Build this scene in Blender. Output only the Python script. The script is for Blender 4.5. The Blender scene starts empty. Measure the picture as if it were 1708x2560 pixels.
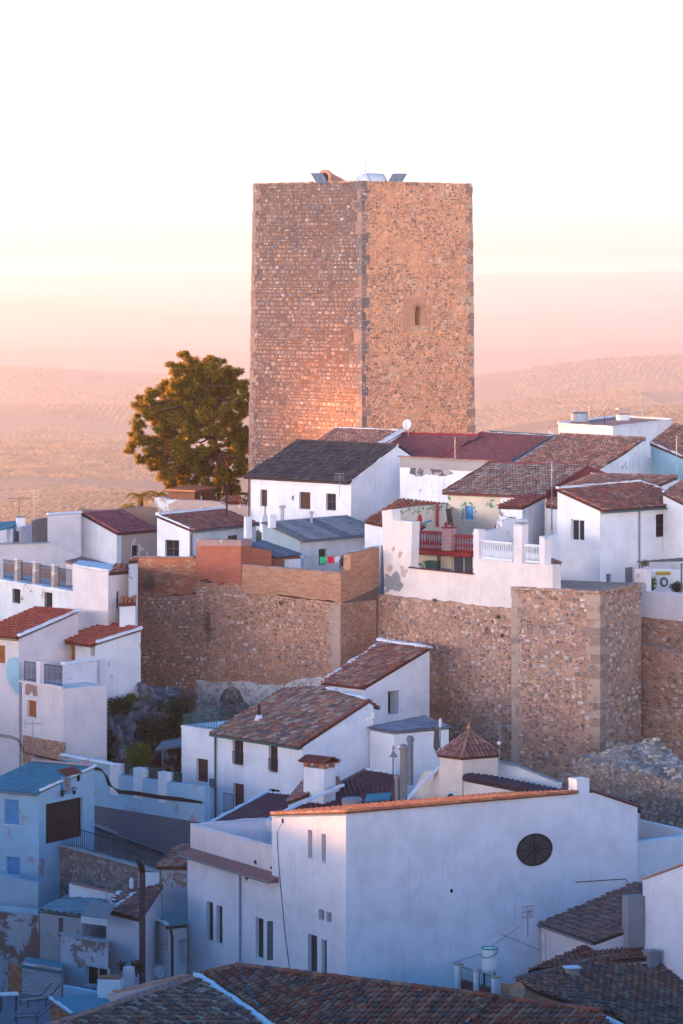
import bpy, math, random
from mathutils import Vector, geometry, noise
R = math.radians
random.seed(7)
SC = bpy.context.scene
COL = SC.collection
# ------------------------------------------------ camera: long lens, level, shifted
F, CX, HZ = 9000.0, 854.0, 690.0          # focal length, centre column and horizon row for a 1708x2560 frame
cam = bpy.data.cameras.new('camera'); camo = bpy.data.objects.new('camera', cam); COL.objects.link(camo)
cam.sensor_fit = 'VERTICAL'; cam.sensor_height = 36; cam.lens = F/2560*36
cam.shift_y = -(1280-HZ)/2560
cam.clip_start = .5; cam.clip_end = 60000
camo.location = (0, 0, 0); camo.rotation_euler = (R(90), 0, 0)
SC.camera = camo
SC.render.resolution_x, SC.render.resolution_y = 683, 1024
SC.view_settings.view_transform = 'Standard'; SC.view_settings.look = 'None'
SC.view_settings.exposure = .9; SC.view_settings.gamma = 1
# ------------------------------------------------ world: dusk sky, glow ahead, blue overhead
SUN_EL, SUN_AZ = R(5.0), math.atan2(-.73, .68)     # azimuth measured from +Y towards +X (sun is ahead, to the left)
w = bpy.data.worlds.new('World'); SC.world = w; w.use_nodes = True
nt = w.node_tree; nt.nodes.clear(); N = nt.nodes.new; L = nt.links.new
def wm(op, a, b=None, c=None):
    n = N('ShaderNodeMath'); n.operation = op
    for i, x in enumerate((a, b, c)):
        if x is None: continue
        if isinstance(x, (int, float)): n.inputs[i].default_value = x
        else: L(x, n.inputs[i])
    return n.outputs[0]
def wramp(fac, stops):
    n = N('ShaderNodeValToRGB'); e = n.color_ramp.elements
    e[0].position = stops[0][0]; e[0].color = (*stops[0][1], 1)
    e[1].position = stops[-1][0]; e[1].color = (*stops[-1][1], 1)
    for p, c in stops[1:-1]:
        k = e.new(p); k.color = (*c, 1)
    L(fac, n.inputs[0]); return n.outputs[0]
tc = N('ShaderNodeTexCoord'); sx = N('ShaderNodeSeparateXYZ'); L(tc.outputs['Generated'], sx.inputs[0])
zz = wm('POWER', wm('MAXIMUM', sx.outputs[2], 0.0), .5)
glow = wm('ADD', wm('MULTIPLY', sx.outputs[0], -.30), wm('MULTIPLY', sx.outputs[1], .954))
gf = N('ShaderNodeMapRange'); gf.interpolation_type = 'SMOOTHSTEP'; L(glow, gf.inputs[0])
gf.inputs[1].default_value = -.25; gf.inputs[2].default_value = .85
sunside = wramp(zz, [(0, (.44, .40, .42)), (.075, (.52, .54, .58)), (.10, (.60, .65, .72)), (.12, (.67, .73, .83)), (.145, (.74, .80, .98)), (.18, (.78, .84, 1)), (.21, (.8, .86, 1)),
                     (.31, (.95, .95, 1)), (.39, (.34, .46, .78)), (.50, (0, .24, .68)), (1, (0, .17, .55))])
anti = wramp(zz, [(0, (.20, .20, .30)), (.41, (.07, .22, .50)), (.46, (0, .22, .64)), (.75, (0, .21, .66)), (1, (0, .18, .58))])
band = wramp(zz, [(0, (.5, .40, .36)), (.14, (.95, .80, .72)), (.30, (1, .87, .80)), (.36, (.95, .80, .77)), (.394, (.88, .74, .76)), (.41, (.38, .33, .38)), (.425, (.0, .0, .0))])
bw_ = wm('MAXIMUM', wm('ADD', wm('MULTIPLY', sx.outputs[0], -.38), .62), .12)
sc1 = N('ShaderNodeVectorMath'); sc1.operation = 'SCALE'; L(sunside, sc1.inputs[0]); sc1.inputs[3].default_value = .62
sc2 = N('ShaderNodeVectorMath'); sc2.operation = 'SCALE'; L(anti, sc2.inputs[0]); sc2.inputs[3].default_value = .85
bs_ = N('ShaderNodeVectorMath'); bs_.operation = 'SCALE'; L(band, bs_.inputs[0]); L(wm('MULTIPLY', bw_, 14.5), bs_.inputs[3])
ba = N('ShaderNodeVectorMath'); ba.operation = 'ADD'; L(bs_.outputs[0], ba.inputs[0]); L(sc2.outputs[0], ba.inputs[1])
mx = N('ShaderNodeMix'); mx.data_type = 'RGBA'; L(gf.outputs[0], mx.inputs[0]); L(ba.outputs[0], mx.inputs[6]); L(sc1.outputs[0], mx.inputs[7])
sky = N('ShaderNodeTexSky'); sky.sky_type = 'NISHITA'; sky.sun_disc = False
sky.sun_elevation = SUN_EL; sky.sun_rotation = SUN_AZ
b1 = N('ShaderNodeBackground'); L(sky.outputs[0], b1.inputs[0]); b1.inputs[1].default_value = .05
b2 = N('ShaderNodeBackground'); L(mx.outputs[2], b2.inputs[0]); b2.inputs[1].default_value = .9
ad = N('ShaderNodeAddShader'); L(b1.outputs[0], ad.inputs[0]); L(b2.outputs[0], ad.inputs[1])
wo = N('ShaderNodeOutputWorld'); L(ad.outputs[0], wo.inputs[0])
# ------------------------------------------------ sun
sl = bpy.data.lights.new('sun', 'SUN'); sl.energy = 7.0; sl.angle = R(.9); sl.color = (1, .45, .17)
so = bpy.data.objects.new('sun', sl); COL.objects.link(so)
sd = Vector((math.sin(SUN_AZ)*math.cos(SUN_EL), math.cos(SUN_AZ)*math.cos(SUN_EL), math.sin(SUN_EL)))
so.rotation_euler = sd.to_track_quat('Z', 'Y').to_euler(); so.location = sd*300

# ================================================ helpers
UP = Vector((0, 0, 1))
def P(u, v, Y): return Vector(((u-CX)*Y/F, Y, -(v-HZ)*Y/F))
def ray(u, v): return Vector(((u-CX)/F, 1, -(v-HZ)/F))
def lvl(Q, u, v):                                   # point seen at (u,v) on the level of Q
    return P(u, v, -Q.z*F/(v-HZ))
def hit(u, v, p, n): r = ray(u, v); return r*(p.dot(n)/r.dot(n))
def onv(p, q, u, v):                                # on the upright plane through p and q
    t = q-p; return hit(u, v, p, Vector((t.y, -t.x, 0)))
def perp(p, q, u, v):                               # on the upright plane through q square to pq
    t = q-p; return hit(u, v, q, Vector((t.x, t.y, 0)))
def onp(a, b, c, u, v): return hit(u, v, a, (b-a).cross(c-a))
def shift(p, t, n=0.0, dz=0.0):                     # helper for offsets in metres
    return Vector((p.x+t, p.y+n, p.z+dz))
def gz(x, y):                                       # ground height under the town; unseen near slope shaped to block low sky light
    ks = [(-400, -8), (-120, -2), (-60, .5), (-22, 0), (-6, -1.7), (1.5, -1.8), (10, -4.6), (30, -8.6), (60, -14.8), (110, -25.6), (122, -32), (132, -32), (146, -31), (158, -30.5), (166, -29),
          (178, -28), (189, -26.5), (193, -17.5), (206, -15.8), (222, -14.2), (236, -13.6), (250, -17), (300, -60), (420, -150)]
    z = ks[-1][1]
    for (a, za), (b, zb) in zip(ks, ks[1:]):
        if a <= y <= b: z = za+(zb-za)*(y-a)/(b-a); break
    if y < ks[0][0]: z = ks[0][1]
    k = [(60, -36), (100, -16), (150, -13.5), (200, -14.4), (221, -14.4), (228, -13.2), (234, -8), (243, -1), (274, -1), (284, -20), (310, -40), (420, -150)]  # unseen side ridges, added to keep low sun and sky off the houses
    s = -36
    for (a, za), (b, zb) in zip(k, k[1:]):
        if a <= y <= b: s = za+(zb-za)*(y-a)/(b-a); break
    if x < -8.5 and y > 189: z -= 8*min(1, (-8.5-x)/2)*min(1, (y-189)/8)
    if abs(x) > 40 and y > 60:
        f = max(0, min(1, (abs(x)-45)/22, (92-abs(x))/12 if x < 0 else 1)); f = f*f*(3-2*f); z = max(z, z*(1-f)+s*f) if s > z else z
    return z

class MB:
    def __init__(s): s.v = []; s.f = []; s.uv = []; s.c = []; s.cur = None
    def add(s, pts, uvs=None, col=None):
        pts = [Vector(p) for p in pts]
        if uvs is None:
            n = Vector((0, 0, 0))
            for i in range(len(pts)): n += (pts[i]-pts[0]).cross(pts[(i+1) % len(pts)]-pts[0])
            if n.length > 1e-12: n.normalize()
            if abs(n.z) < .8:
                t = UP.cross(n)
                if t.length < 1e-6: t = Vector((1, 0, 0))
                t.normalize(); uvs = [(p.dot(t), p.z) for p in pts]
            else: uvs = [(p.x, p.y) for p in pts]
        i = len(s.v); s.v += pts; s.f.append(tuple(range(i, i+len(pts)))); s.uv.append(uvs); s.c.append(col or s.cur)
    def box(s, o, x, y, z, col=None):
        o = Vector(o); x = Vector(x); y = Vector(y); z = Vector(z)
        if x.cross(y).dot(z) < 0: x, y = y, x
        a, b, c, d = o, o+x, o+x+y, o+y
        s.add([d, c, b, a], col=col); s.add([a+z, b+z, c+z, d+z], col=col)
        for p, q in ((a, b), (b, c), (c, d), (d, a)): s.add([p, q, q+z, p+z], col=col)
    def cbox(s, c, sx, sy, sz, ang=0, col=None):     # box standing on c
        t = Vector((math.cos(ang), math.sin(ang), 0)); n = Vector((-t.y, t.x, 0)); c = Vector(c)
        s.box(c-t*sx/2-n*sy/2, t*sx, n*sy, UP*sz, col)
    def tube(s, pts, r, n=6, col=None, cap=True):
        pts = [Vector(p) for p in pts]; rs = r if isinstance(r, (list, tuple)) else [r]*len(pts)
        rings = []
        for i, p in enumerate(pts):
            t = (pts[min(i+1, len(pts)-1)]-pts[max(i-1, 0)]); t.normalize()
            a = t.cross(UP) if abs(t.z) < .95 else t.cross(Vector((1, 0, 0))); a.normalize(); b = t.cross(a)
            rings.append([p+(a*math.cos(2*math.pi*k/n)+b*math.sin(2*math.pi*k/n))*rs[i] for k in range(n)])
        for A, B in zip(rings, rings[1:]):
            for k in range(n): s.add([A[k], A[(k+1) % n], B[(k+1) % n], B[k]][::-1], [(k/n, 0), ((k+1)/n, 0), ((k+1)/n, 1), (k/n, 1)], col)
        if cap: s.add(rings[0], col=col); s.add(rings[-1][::-1], col=col)
    def lathe(s, c, prof, n=10, col=None):
        c = Vector(c)
        rings = [[c+Vector((r*math.cos(2*math.pi*k/n), r*math.sin(2*math.pi*k/n), z)) for k in range(n)] for r, z in prof]
        for A, B in zip(rings, rings[1:]):
            for k in range(n): s.add([A[k], A[(k+1) % n], B[(k+1) % n], B[k]], col=col)
        s.add(rings[-1], col=col); s.add(rings[0][::-1], col=col)
    def build(s, name, mat, parent=None, smooth=False):
        off = parent.location if parent is not None and parent.parent is None else (parent.parent.location if parent is not None else Vector((0, 0, 0)))
        if parent is not None and parent.parent is not None: off = off.copy()
        me = bpy.data.meshes.new(name)
        me.from_pydata([tuple(p-off) for p in s.v], [], s.f)
        uvl = me.uv_layers.new(name='UVMap')
        flat = []
        for f in s.uv:
            for a in f: flat += [a[0], a[1]]
        uvl.data.foreach_set('uv', flat)
        if any(c is not None for c in s.c):
            ca = me.color_attributes.new('tint', 'FLOAT_COLOR', 'CORNER'); fl = []
            for f, c in zip(s.f, s.c):
                c = c or (.3, .3, .3)
                fl += [c[0], c[1], c[2], 1]*len(f)
            ca.data.foreach_set('color', fl)
        if smooth: me.polygons.foreach_set('use_smooth', [True]*len(me.polygons))
        me.materials.append(mat); me.update()
        o = bpy.data.objects.new(name, me); COL.objects.link(o)
        if parent is not None: o.parent = parent
        return o
def thing(name, label, cat, loc, group=None):
    o = bpy.data.objects.new(name, None); COL.objects.link(o); o.location = loc; o.empty_display_size = .3
    o['label'] = label; o['category'] = cat; o['kind'] = 'thing'
    if group: o['group'] = group
    bpy.context.view_layer.update() if False else None
    return o
def single(name, label, cat, mb, mat, group=None, smooth=False):   # a thing that is one mesh, origin at its base
    b = Vector((sum(p.x for p in mb.v)/len(mb.v), sum(p.y for p in mb.v)/len(mb.v), min(p.z for p in mb.v)))
    class _F: pass
    f = _F(); f.location = b; f.parent = None
    mb.v = [p-b for p in mb.v]
    o = mb.build(name, mat, None, smooth); o.location = b
    o['label'] = label; o['category'] = cat; o['kind'] = 'thing'
    if group: o['group'] = group
    return o

# ================================================ materials
MATS = {}
class NG:
    def __init__(s, name):
        s.m = bpy.data.materials.new(name); s.m.use_nodes = True; s.t = s.m.node_tree
        s.b = s.t.nodes['Principled BSDF']; s.b.inputs['Roughness'].default_value = .9
        s.b.inputs['Specular IOR Level'].default_value = .25
    def n(s, k, **kw):
        x = s.t.nodes.new('ShaderNode'+k)
        for a, b in kw.items(): setattr(x, a, b)
        return x
    def l(s, a, b): s.t.links.new(a, b)
    def noise(s, vec, scale, detail=5, rough=.6, dist=0):
        x = s.n('TexNoise'); x.inputs['Scale'].default_value = scale; x.inputs['Detail'].default_value = detail
        x.inputs['Roughness'].default_value = rough; x.inputs['Distortion'].default_value = dist
        if vec is not None: s.l(vec, x.inputs['Vector'])
        return x.outputs['Fac']
    def map(s, vec, sc, loc=(0, 0, 0)):
        x = s.n('Mapping'); x.inputs['Scale'].default_value = sc; x.inputs['Location'].default_value = loc; s.l(vec, x.inputs[0]); return x.outputs[0]
    def step(s, fac, a, b, lo=0., hi=1.):
        x = s.n('MapRange'); s.l(fac, x.inputs[0]); x.interpolation_type = 'SMOOTHSTEP'
        for i, q in enumerate((a, b, lo, hi)): x.inputs[i+1].default_value = q
        return x.outputs[0]
    def mix(s, f, a, b, mode='MIX'):
        x = s.n('Mix'); x.data_type = 'RGBA'; x.blend_type = mode
        for i, q in ((0, f), (6, a), (7, b)):
            if isinstance(q, (int, float)): x.inputs[i].default_value = q
            elif isinstance(q, tuple): x.inputs[i].default_value = (*q[:3], 1)
            else: s.l(q, x.inputs[i])
        return x.outputs[2]
    def math(s, op, a, b=0.):
        x = s.n('Math'); x.operation = op
        for i, q in enumerate((a, b)):
            if isinstance(q, (int, float)): x.inputs[i].default_value = q
            else: s.l(q, x.inputs[i])
        return x.outputs[0]
    def ramp(s, fac, stops, interp='LINEAR'):
        x = s.n('ValToRGB'); e = x.color_ramp.elements; x.color_ramp.interpolation = interp
        e[0].position = stops[0][0]; e[0].color = (*stops[0][1], 1); e[1].position = stops[-1][0]; e[1].color = (*stops[-1][1], 1)
        for p, c in stops[1:-1]:
            k = e.new(p); k.color = (*c, 1)
        s.l(fac, x.inputs[0]); return x.outputs[0]
    def bump(s, h, strength=.4, dist=.02):
        x = s.n('Bump'); x.inputs['Strength'].default_value = strength; x.inputs['Distance'].default_value = dist
        s.l(h, x.inputs['Height']); s.l(x.outputs[0], s.b.inputs['Normal'])
    def col(s, c): s.l(c, s.b.inputs['Base Color']) if not isinstance(c, tuple) else setattr(s.b.inputs['Base Color'], 'default_value', (*c, 1))
def plaster(name, col, patch=(.42, .27, .20), amt=.66, dirt=.35, seed=0., dirtcol=(.30, .28, .30), rough=.35):
    g = NG(name); o = g.map(g.n('TexCoord').outputs['Object'], (1, 1, 1), (seed*7.3, seed*3.1, seed*1.7))
    col = tuple(min(.84, x*1.1) for x in col) if min(col) > .55 else col; c2 = tuple(x*.87 for x in col)
    c = g.mix(g.step(g.noise(o, .7, 8, .65), .38, .66), col, c2)
    st = g.noise(g.map(o, (3.4, 3.4, .16)), 1.9, 7, .75)
    c = g.mix(g.math('MULTIPLY', g.step(st, .52, .78), dirt), c, dirtcol)
    fine = g.noise(o, 7, 8, .8)
    c = g.mix(g.step(fine, .55, .72, 0, .3), c, dirtcol)
    ck = g.n('TexVoronoi'); ck.feature = 'DISTANCE_TO_EDGE'; ck.inputs['Scale'].default_value = .55; g.l(g.map(o, (1, 1, 1.3)), ck.inputs['Vector'])
    c = g.mix(g.math('MULTIPLY', g.step(ck.outputs['Distance'], .012, .0), g.step(g.noise(o, .8, 3), .55, .65, 0, .14)), c, dirtcol)
    pn = g.noise(o, 1.0, 12, .72, .3)
    if amt < 1:
        c = g.mix(g.step(pn, amt, amt+.025), c, patch)
    g.col(c)
    h = g.math('ADD', g.noise(o, 6, 6, .7), g.math('MULTIPLY', g.noise(o, 1.1, 3, .5), 2.0))
    if amt < 1: h = g.math('SUBTRACT', h, g.math('MULTIPLY', g.step(pn, amt, amt+.025), .8))
    g.bump(h, rough, .05)
    MATS[name] = g.m; return g.m
def stone(name, pal, mortar, scale=3.2, mw=.055, seed=0., big=(.5, .3, .2), bigamt=.35, stretch=1.45, bs=.5, white=None):
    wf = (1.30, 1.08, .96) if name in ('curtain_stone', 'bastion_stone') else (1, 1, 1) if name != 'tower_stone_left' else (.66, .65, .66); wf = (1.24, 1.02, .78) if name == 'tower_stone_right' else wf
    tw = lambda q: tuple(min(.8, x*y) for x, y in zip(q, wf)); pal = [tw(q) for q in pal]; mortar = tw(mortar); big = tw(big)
    g = NG(name); uv = g.map(g.n('UVMap').outputs[0], (1, stretch, 1), (seed, seed*2.3, 0))
    ds = g.n('VectorMath', operation='ADD'); g.l(uv, ds.inputs[0])
    nz = g.n('TexNoise'); nz.inputs['Scale'].default_value = 2.2; nz.inputs['Detail'].default_value = 3; g.l(uv, nz.inputs['Vector'])
    sc = g.n('VectorMath', operation='SCALE'); g.l(nz.outputs['Color'], sc.inputs[0]); sc.inputs[3].default_value = .22; g.l(sc.outputs[0], ds.inputs[1])
    def vor(feat, s):
        x = g.n('TexVoronoi'); x.voronoi_dimensions = '2D'; x.feature = feat; x.inputs['Scale'].default_value = s; x.inputs['Randomness'].default_value = .85
        g.l(ds.outputs[0], x.inputs['Vector']); return x
    sel = g.step(g.noise(uv, .55, 2), .46, .54)
    def both(s):
        v1 = vor('F1', s); e = vor('DISTANCE_TO_EDGE', s)
        sp = g.n('SeparateColor'); g.l(v1.outputs['Color'], sp.inputs[0])
        return sp.outputs[0], sp.outputs[1], e.outputs['Distance']
    a = both(scale); b = both(scale*1.6)
    def fm(x, y):
        m = g.n('Mix'); m.data_type = 'FLOAT'; g.l(sel, m.inputs[0]); g.l(x, m.inputs[2]); g.l(y, m.inputs[3]); return m.outputs[0]
    r1 = fm(a[0], b[0]); r2 = fm(a[1], b[1]); ed = fm(a[2], b[2])
    k = len(pal)
    c = g.ramp(r1, [(i/k, p) for i, p in enumerate(pal)], 'CONSTANT')
    c = g.mix(g.step(r2, .1, 1, 0, .55), c, (.13, .09, .08))
    c = g.mix(g.step(g.noise(uv, 14, 4, .7), .45, .75, 0, .35), c, (.75, .62, .52), 'MULTIPLY')
    rend = g.step(g.noise(uv, .75, 6, .65), .54, .66, 1, .25)
    mz = g.step(g.math('ADD', ed, g.math('MULTIPLY', g.noise(uv, 9, 3), .05)), mw*.6+.02, mw+.04)
    mz = g.math('MULTIPLY', mz, rend)
    c = g.mix(mz, mortar, c)
    c = g.mix(g.step(g.noise(g.map(uv, (1, 1, 1), (9, 4, 0)), .5, 6, .7), .5, .72, 0, .45), c, tuple(min(.75, x*1.35+.04) for x in mortar))
    c = g.mix(g.step(g.noise(g.map(uv, (1, .5, 1), (3, 8, 0)), .7, 7, .7), .56, .74, 0, .6), c, (.13, .10, .09))
    c = g.mix(g.math('MULTIPLY', g.step(g.noise(uv, .33, 5, .6), .42, .68), bigamt), c, big)
    if white:
        c = g.mix(g.step(g.noise(uv, 1.3, 8, .7), white, white+.04), c, (.68, .64, .60))
    g.col(c); g.bump(g.math('ADD', g.math('MULTIPLY', g.step(ed, 0, .16), rend), g.math('MULTIPLY', g.noise(uv, 11, 5, .7), .5)), bs, .07)
    MATS[name] = g.m; return g.m
def brick(name, c1, c2, mortar, bw=.29, bh=.085, seed=0., light=(.5, .33, .2), msize=.012, amt=.5):
    g = NG(name); uv = g.map(g.n('UVMap').outputs[0], (1, 1, 1), (seed, seed*1.7, 0))
    b = g.n('TexBrick'); b.inputs['Scale'].default_value = 1; b.inputs['Brick Width'].default_value = bw; b.inputs['Row Height'].default_value = bh
    b.inputs['Mortar Size'].default_value = msize; b.inputs['Bias'].default_value = 0; b.offset = .5
    b.inputs['Color1'].default_value = (*c1, 1); b.inputs['Color2'].default_value = (*c2, 1); b.inputs['Mortar'].default_value = (*mortar, 1)
    g.l(uv, b.inputs['Vector'])
    c = g.mix(g.math('MULTIPLY', g.step(g.noise(g.map(uv, (.5, 1.6, 1)), 2.4, 4, .8), .5, .62), amt), b.outputs['Color'], light)
    c = g.mix(g.step(g.noise(uv, .7, 5, .7), .5, .8, 0, .4), c, (.12, .07, .06))
    g.col(c); g.bump(g.math('SUBTRACT', g.math('MULTIPLY', g.noise(uv, 12, 4), .5), b.outputs['Fac']), .6, .03)
    MATS[name] = g.m; return g.m
def tinted(name, rough=.85, amt=.35, scale=5):
    g = NG(name); a = g.n('Attribute'); a.attribute_name = 'tint'
    o = g.n('TexCoord').outputs['Object']
    c = g.mix(g.step(g.noise(o, scale, 6, .7), .4, .7, 0, amt), a.outputs['Color'], (.05, .045, .05))
    c = g.mix(g.step(g.noise(o, scale*2.3, 4, .7), .55, .7, 0, amt*.4), c, (.40, .31, .25))
    g.col(c); g.b.inputs['Roughness'].default_value = rough; g.bump(g.noise(o, 20, 4), .3, .01)
    MATS[name] = g.m; return g.m
def plain(name, col, rough=.6, metal=0., var=.2, scale=4, spec=.3):
    g = NG(name); o = g.n('TexCoord').outputs['Object']
    g.col(g.mix(g.step(g.noise(o, scale, 6, .7), .35, .7), col, tuple(x*(1-var) for x in col)))
    g.b.inputs['Roughness'].default_value = rough; g.b.inputs['Metallic'].default_value = metal; g.b.inputs['Specular IOR Level'].default_value = spec
    g.bump(g.noise(o, 14, 4), .15, .01)
    MATS[name] = g.m; return g.m
W_ = plaster('plaster_white', (.74, .72, .72), (.45, .36, .33), .70, .30, 0)
W2 = plaster('plaster_worn', (.72, .70, .70), (.46, .30, .24), .595, .45, 1)
W3 = plaster('plaster_pink', (.72, .62, .60), (.55, .40, .33), .66, .3, 2)
W4 = plaster('plaster_cream', (.70, .58, .45), (.50, .36, .26), .68, .3, 3)
W5_ = plaster('plaster_blue_shade', (.34, .54, .66), (.40, .30, .32), .575, .35, 4)  # white plaster with the blue of the dusk shade put into its colour
W6_ = plaster('plaster_peeling', (.66, .66, .68), (.20, .17, .17), .59, .4, 5)
W7_ = plaster('plaster_brown', (.44, .33, .27), (.62, .56, .52), .56, .4, 6)
W8_ = plaster('plaster_stained', (.70, .69, .70), (.30, .28, .29), .62, .75, 8)
WS = plaster('plaster_smooth', (.74, .72, .73), (.5, .45, .45), .80, .16, 9)
WB = plaster('plaster_bare', (.40, .24, .20), (.5, .40, .36), .64, .3, 11)
GREY = plaster('cement', (.30, .30, .31), (.22, .2, .2), .62, .5, 12)
DADO = plaster('grey_dado', (.13, .15, .18), (.2, .2, .2), .72, .3, 13)
MAROON = plaster('maroon_paint', (.20, .045, .05), (.25, .08, .07), .7, .2, 14, (.10, .03, .03))
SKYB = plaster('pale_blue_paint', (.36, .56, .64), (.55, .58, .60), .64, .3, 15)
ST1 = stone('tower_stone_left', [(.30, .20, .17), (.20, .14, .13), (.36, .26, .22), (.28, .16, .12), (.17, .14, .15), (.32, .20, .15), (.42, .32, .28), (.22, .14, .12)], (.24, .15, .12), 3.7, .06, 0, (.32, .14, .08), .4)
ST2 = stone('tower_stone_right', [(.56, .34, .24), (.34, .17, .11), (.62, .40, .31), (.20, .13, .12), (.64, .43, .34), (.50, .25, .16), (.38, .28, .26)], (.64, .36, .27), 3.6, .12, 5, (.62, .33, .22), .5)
ST3 = stone('curtain_stone', [(.40, .29, .24), (.22, .16, .14), (.48, .36, .30), (.35, .21, .15), (.28, .24, .24), (.44, .30, .20), (.54, .42, .36)], (.42, .28, .22), 3.6, .10, 9, (.32, .19, .14), .35)
ST4 = stone('bastion_stone', [(.38, .26, .20), (.25, .16, .12), (.46, .32, .25), (.38, .20, .11), (.30, .24, .22), (.50, .37, .30)], (.44, .27, .20), 4.3, .13, 12, (.22, .14, .11), .45)
ST5 = stone('rubble_stone', [(.34, .30, .29), (.18, .16, .16), (.42, .37, .35), (.24, .22, .22), (.30, .24, .2)], (.16, .13, .12), 3.6, .05, 17, (.2, .17, .16), .3)
ST7 = stone('ruin_stone', [(.50, .40, .34), (.28, .22, .20), (.58, .48, .42), (.38, .31, .27), (.44, .34, .27)], (.22, .17, .15), 3.6, .05, 19, (.34, .27, .23), .3)
ST6 = stone('limewashed_stone', [(.45, .36, .32), (.62, .58, .55), (.52, .40, .35), (.68, .64, .62)], (.62, .56, .53), 3.0, .09, 21, (.5, .36, .3), .3, white=.5)
QU = plaster('ashlar', (.47, .33, .25), (.28, .2, .17), .55, .4, 22, (.2, .16, .14))
QD = plaster('ashlar_dark', (.33, .22, .175), (.20, .14, .12), .55, .4, 23, (.14, .12, .12))
BR1 = brick('brick_old', (.56, .15, .06), (.36, .09, .045), (.30, .19, .14), light=(.52, .33, .2), amt=.75)
BR2 = brick('brick_red', (.50, .11, .055), (.40, .095, .05), (.34, .17, .12), seed=3, amt=.15)
BR3 = brick('brick_buff', (.54, .24, .12), (.42, .13, .06), (.36, .26, .21), seed=5, light=(.5, .33, .2), amt=.55)
BR4 = brick('brick_whitewashed', (.55, .56, .58), (.42, .42, .44), (.2, .17, .17), seed=8, light=(.30, .2, .17), amt=.4)
BRW = brick('brick_turned', (.56, .22, .11), (.48, .17, .09), (.58, .36, .24), .3, .06)
TI = tinted('roof_tiles'); TM = tinted('roof_tiles_plain', .6, .15, 3)
SH = tinted('corrugated_sheet', .7, .45, 2.2)
WOODB = plain('brown_wood', (.11, .055, .04)); WOODO = plain('orange_wood', (.42, .15, .05)); FRW = plain('white_frame', (.62, .62, .62), .5)
IRON = plain('black_iron', (.02, .02, .022), .5); GRN = plain('green_iron', (.05, .13, .12), .5); BLUE = plain('blue_paint', (.09, .34, .62), .5)
GALV = plain('galvanised', (.34, .35, .36), .45, .6); REDP = plain('red_paint', (.32, .025, .03), .6); TEAL = plain('teal_sheet', (.04, .24, .30), .7, 0, .3, 1.2)
DISH = plain('dish_white', (.7, .68, .66), .4); DISHSUN = plain('dish_sun_tone', (.62, .30, .2), .5); PIPEB = plain('brown_pipe', (.10, .045, .04), .5)  # the warm dish colour carries the sunlight that falls on it
WHITEP = plain('white_paint', (.74, .74, .75), .7, 0, .12, 3); CABLE = plain('cable', (.015, .015, .02), .6)
DARK = plain('dark_room', (.012, .011, .012), .8); RIMBRK = plain('roof_rim', (.45, .14, .08), .8)  # near-black sheets stand in for the shade inside openings and holes
LGREY = plain('grey_metal', (.19, .21, .23), .5, .3); YEL = plain('yellow_paint', (.62, .36, .05), .7)
g = NG('glass'); g.col((.018, .02, .025)); g.b.inputs['Roughness'].default_value = .08; g.b.inputs['Specular IOR Level'].default_value = .6; GL = g.m
g = NG('curtained_glass'); g.col((.10, .11, .13)); g.b.inputs['Roughness'].default_value = .15; GLC = g.m
STN = tinted('cut_stone', .9, .4, 7)
OLD = [(0.343, 0.146, 0.107), (0.458, 0.191, 0.127), (0.286, 0.146, 0.127), (0.515, 0.259, 0.181), (0.400, 0.225, 0.181), (0.215, 0.124, 0.117), (0.543, 0.304, 0.224), (0.429, 0.135, 0.086), (0.343, 0.214, 0.160)]
OLDRED = [(0.396, 0.099, 0.057), (0.330, 0.126, 0.082), (0.462, 0.144, 0.082), (0.286, 0.108, 0.082), (0.418, 0.180, 0.123), (0.242, 0.117, 0.098), (0.374, 0.225, 0.180)]
OLDGREY = [(0.176, 0.117, 0.107), (0.242, 0.135, 0.107), (0.143, 0.099, 0.098), (0.286, 0.171, 0.131), (0.209, 0.153, 0.139), (0.264, 0.108, 0.082)]
DARKT = [(.075, .06, .065), (.10, .075, .075), (.06, .055, .06), (.13, .09, .085)]
MAR = [(.27, .085, .095), (.23, .07, .085), (.30, .10, .105)]
RED = [(.46, .085, .045), (.50, .11, .06), (.40, .075, .045)]
REDM = [(.26, .07, .06), (.30, .08, .06), (.22, .06, .06)]
MARD = [(.10, .04, .05), (.085, .035, .045), (.12, .045, .05)]

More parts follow.
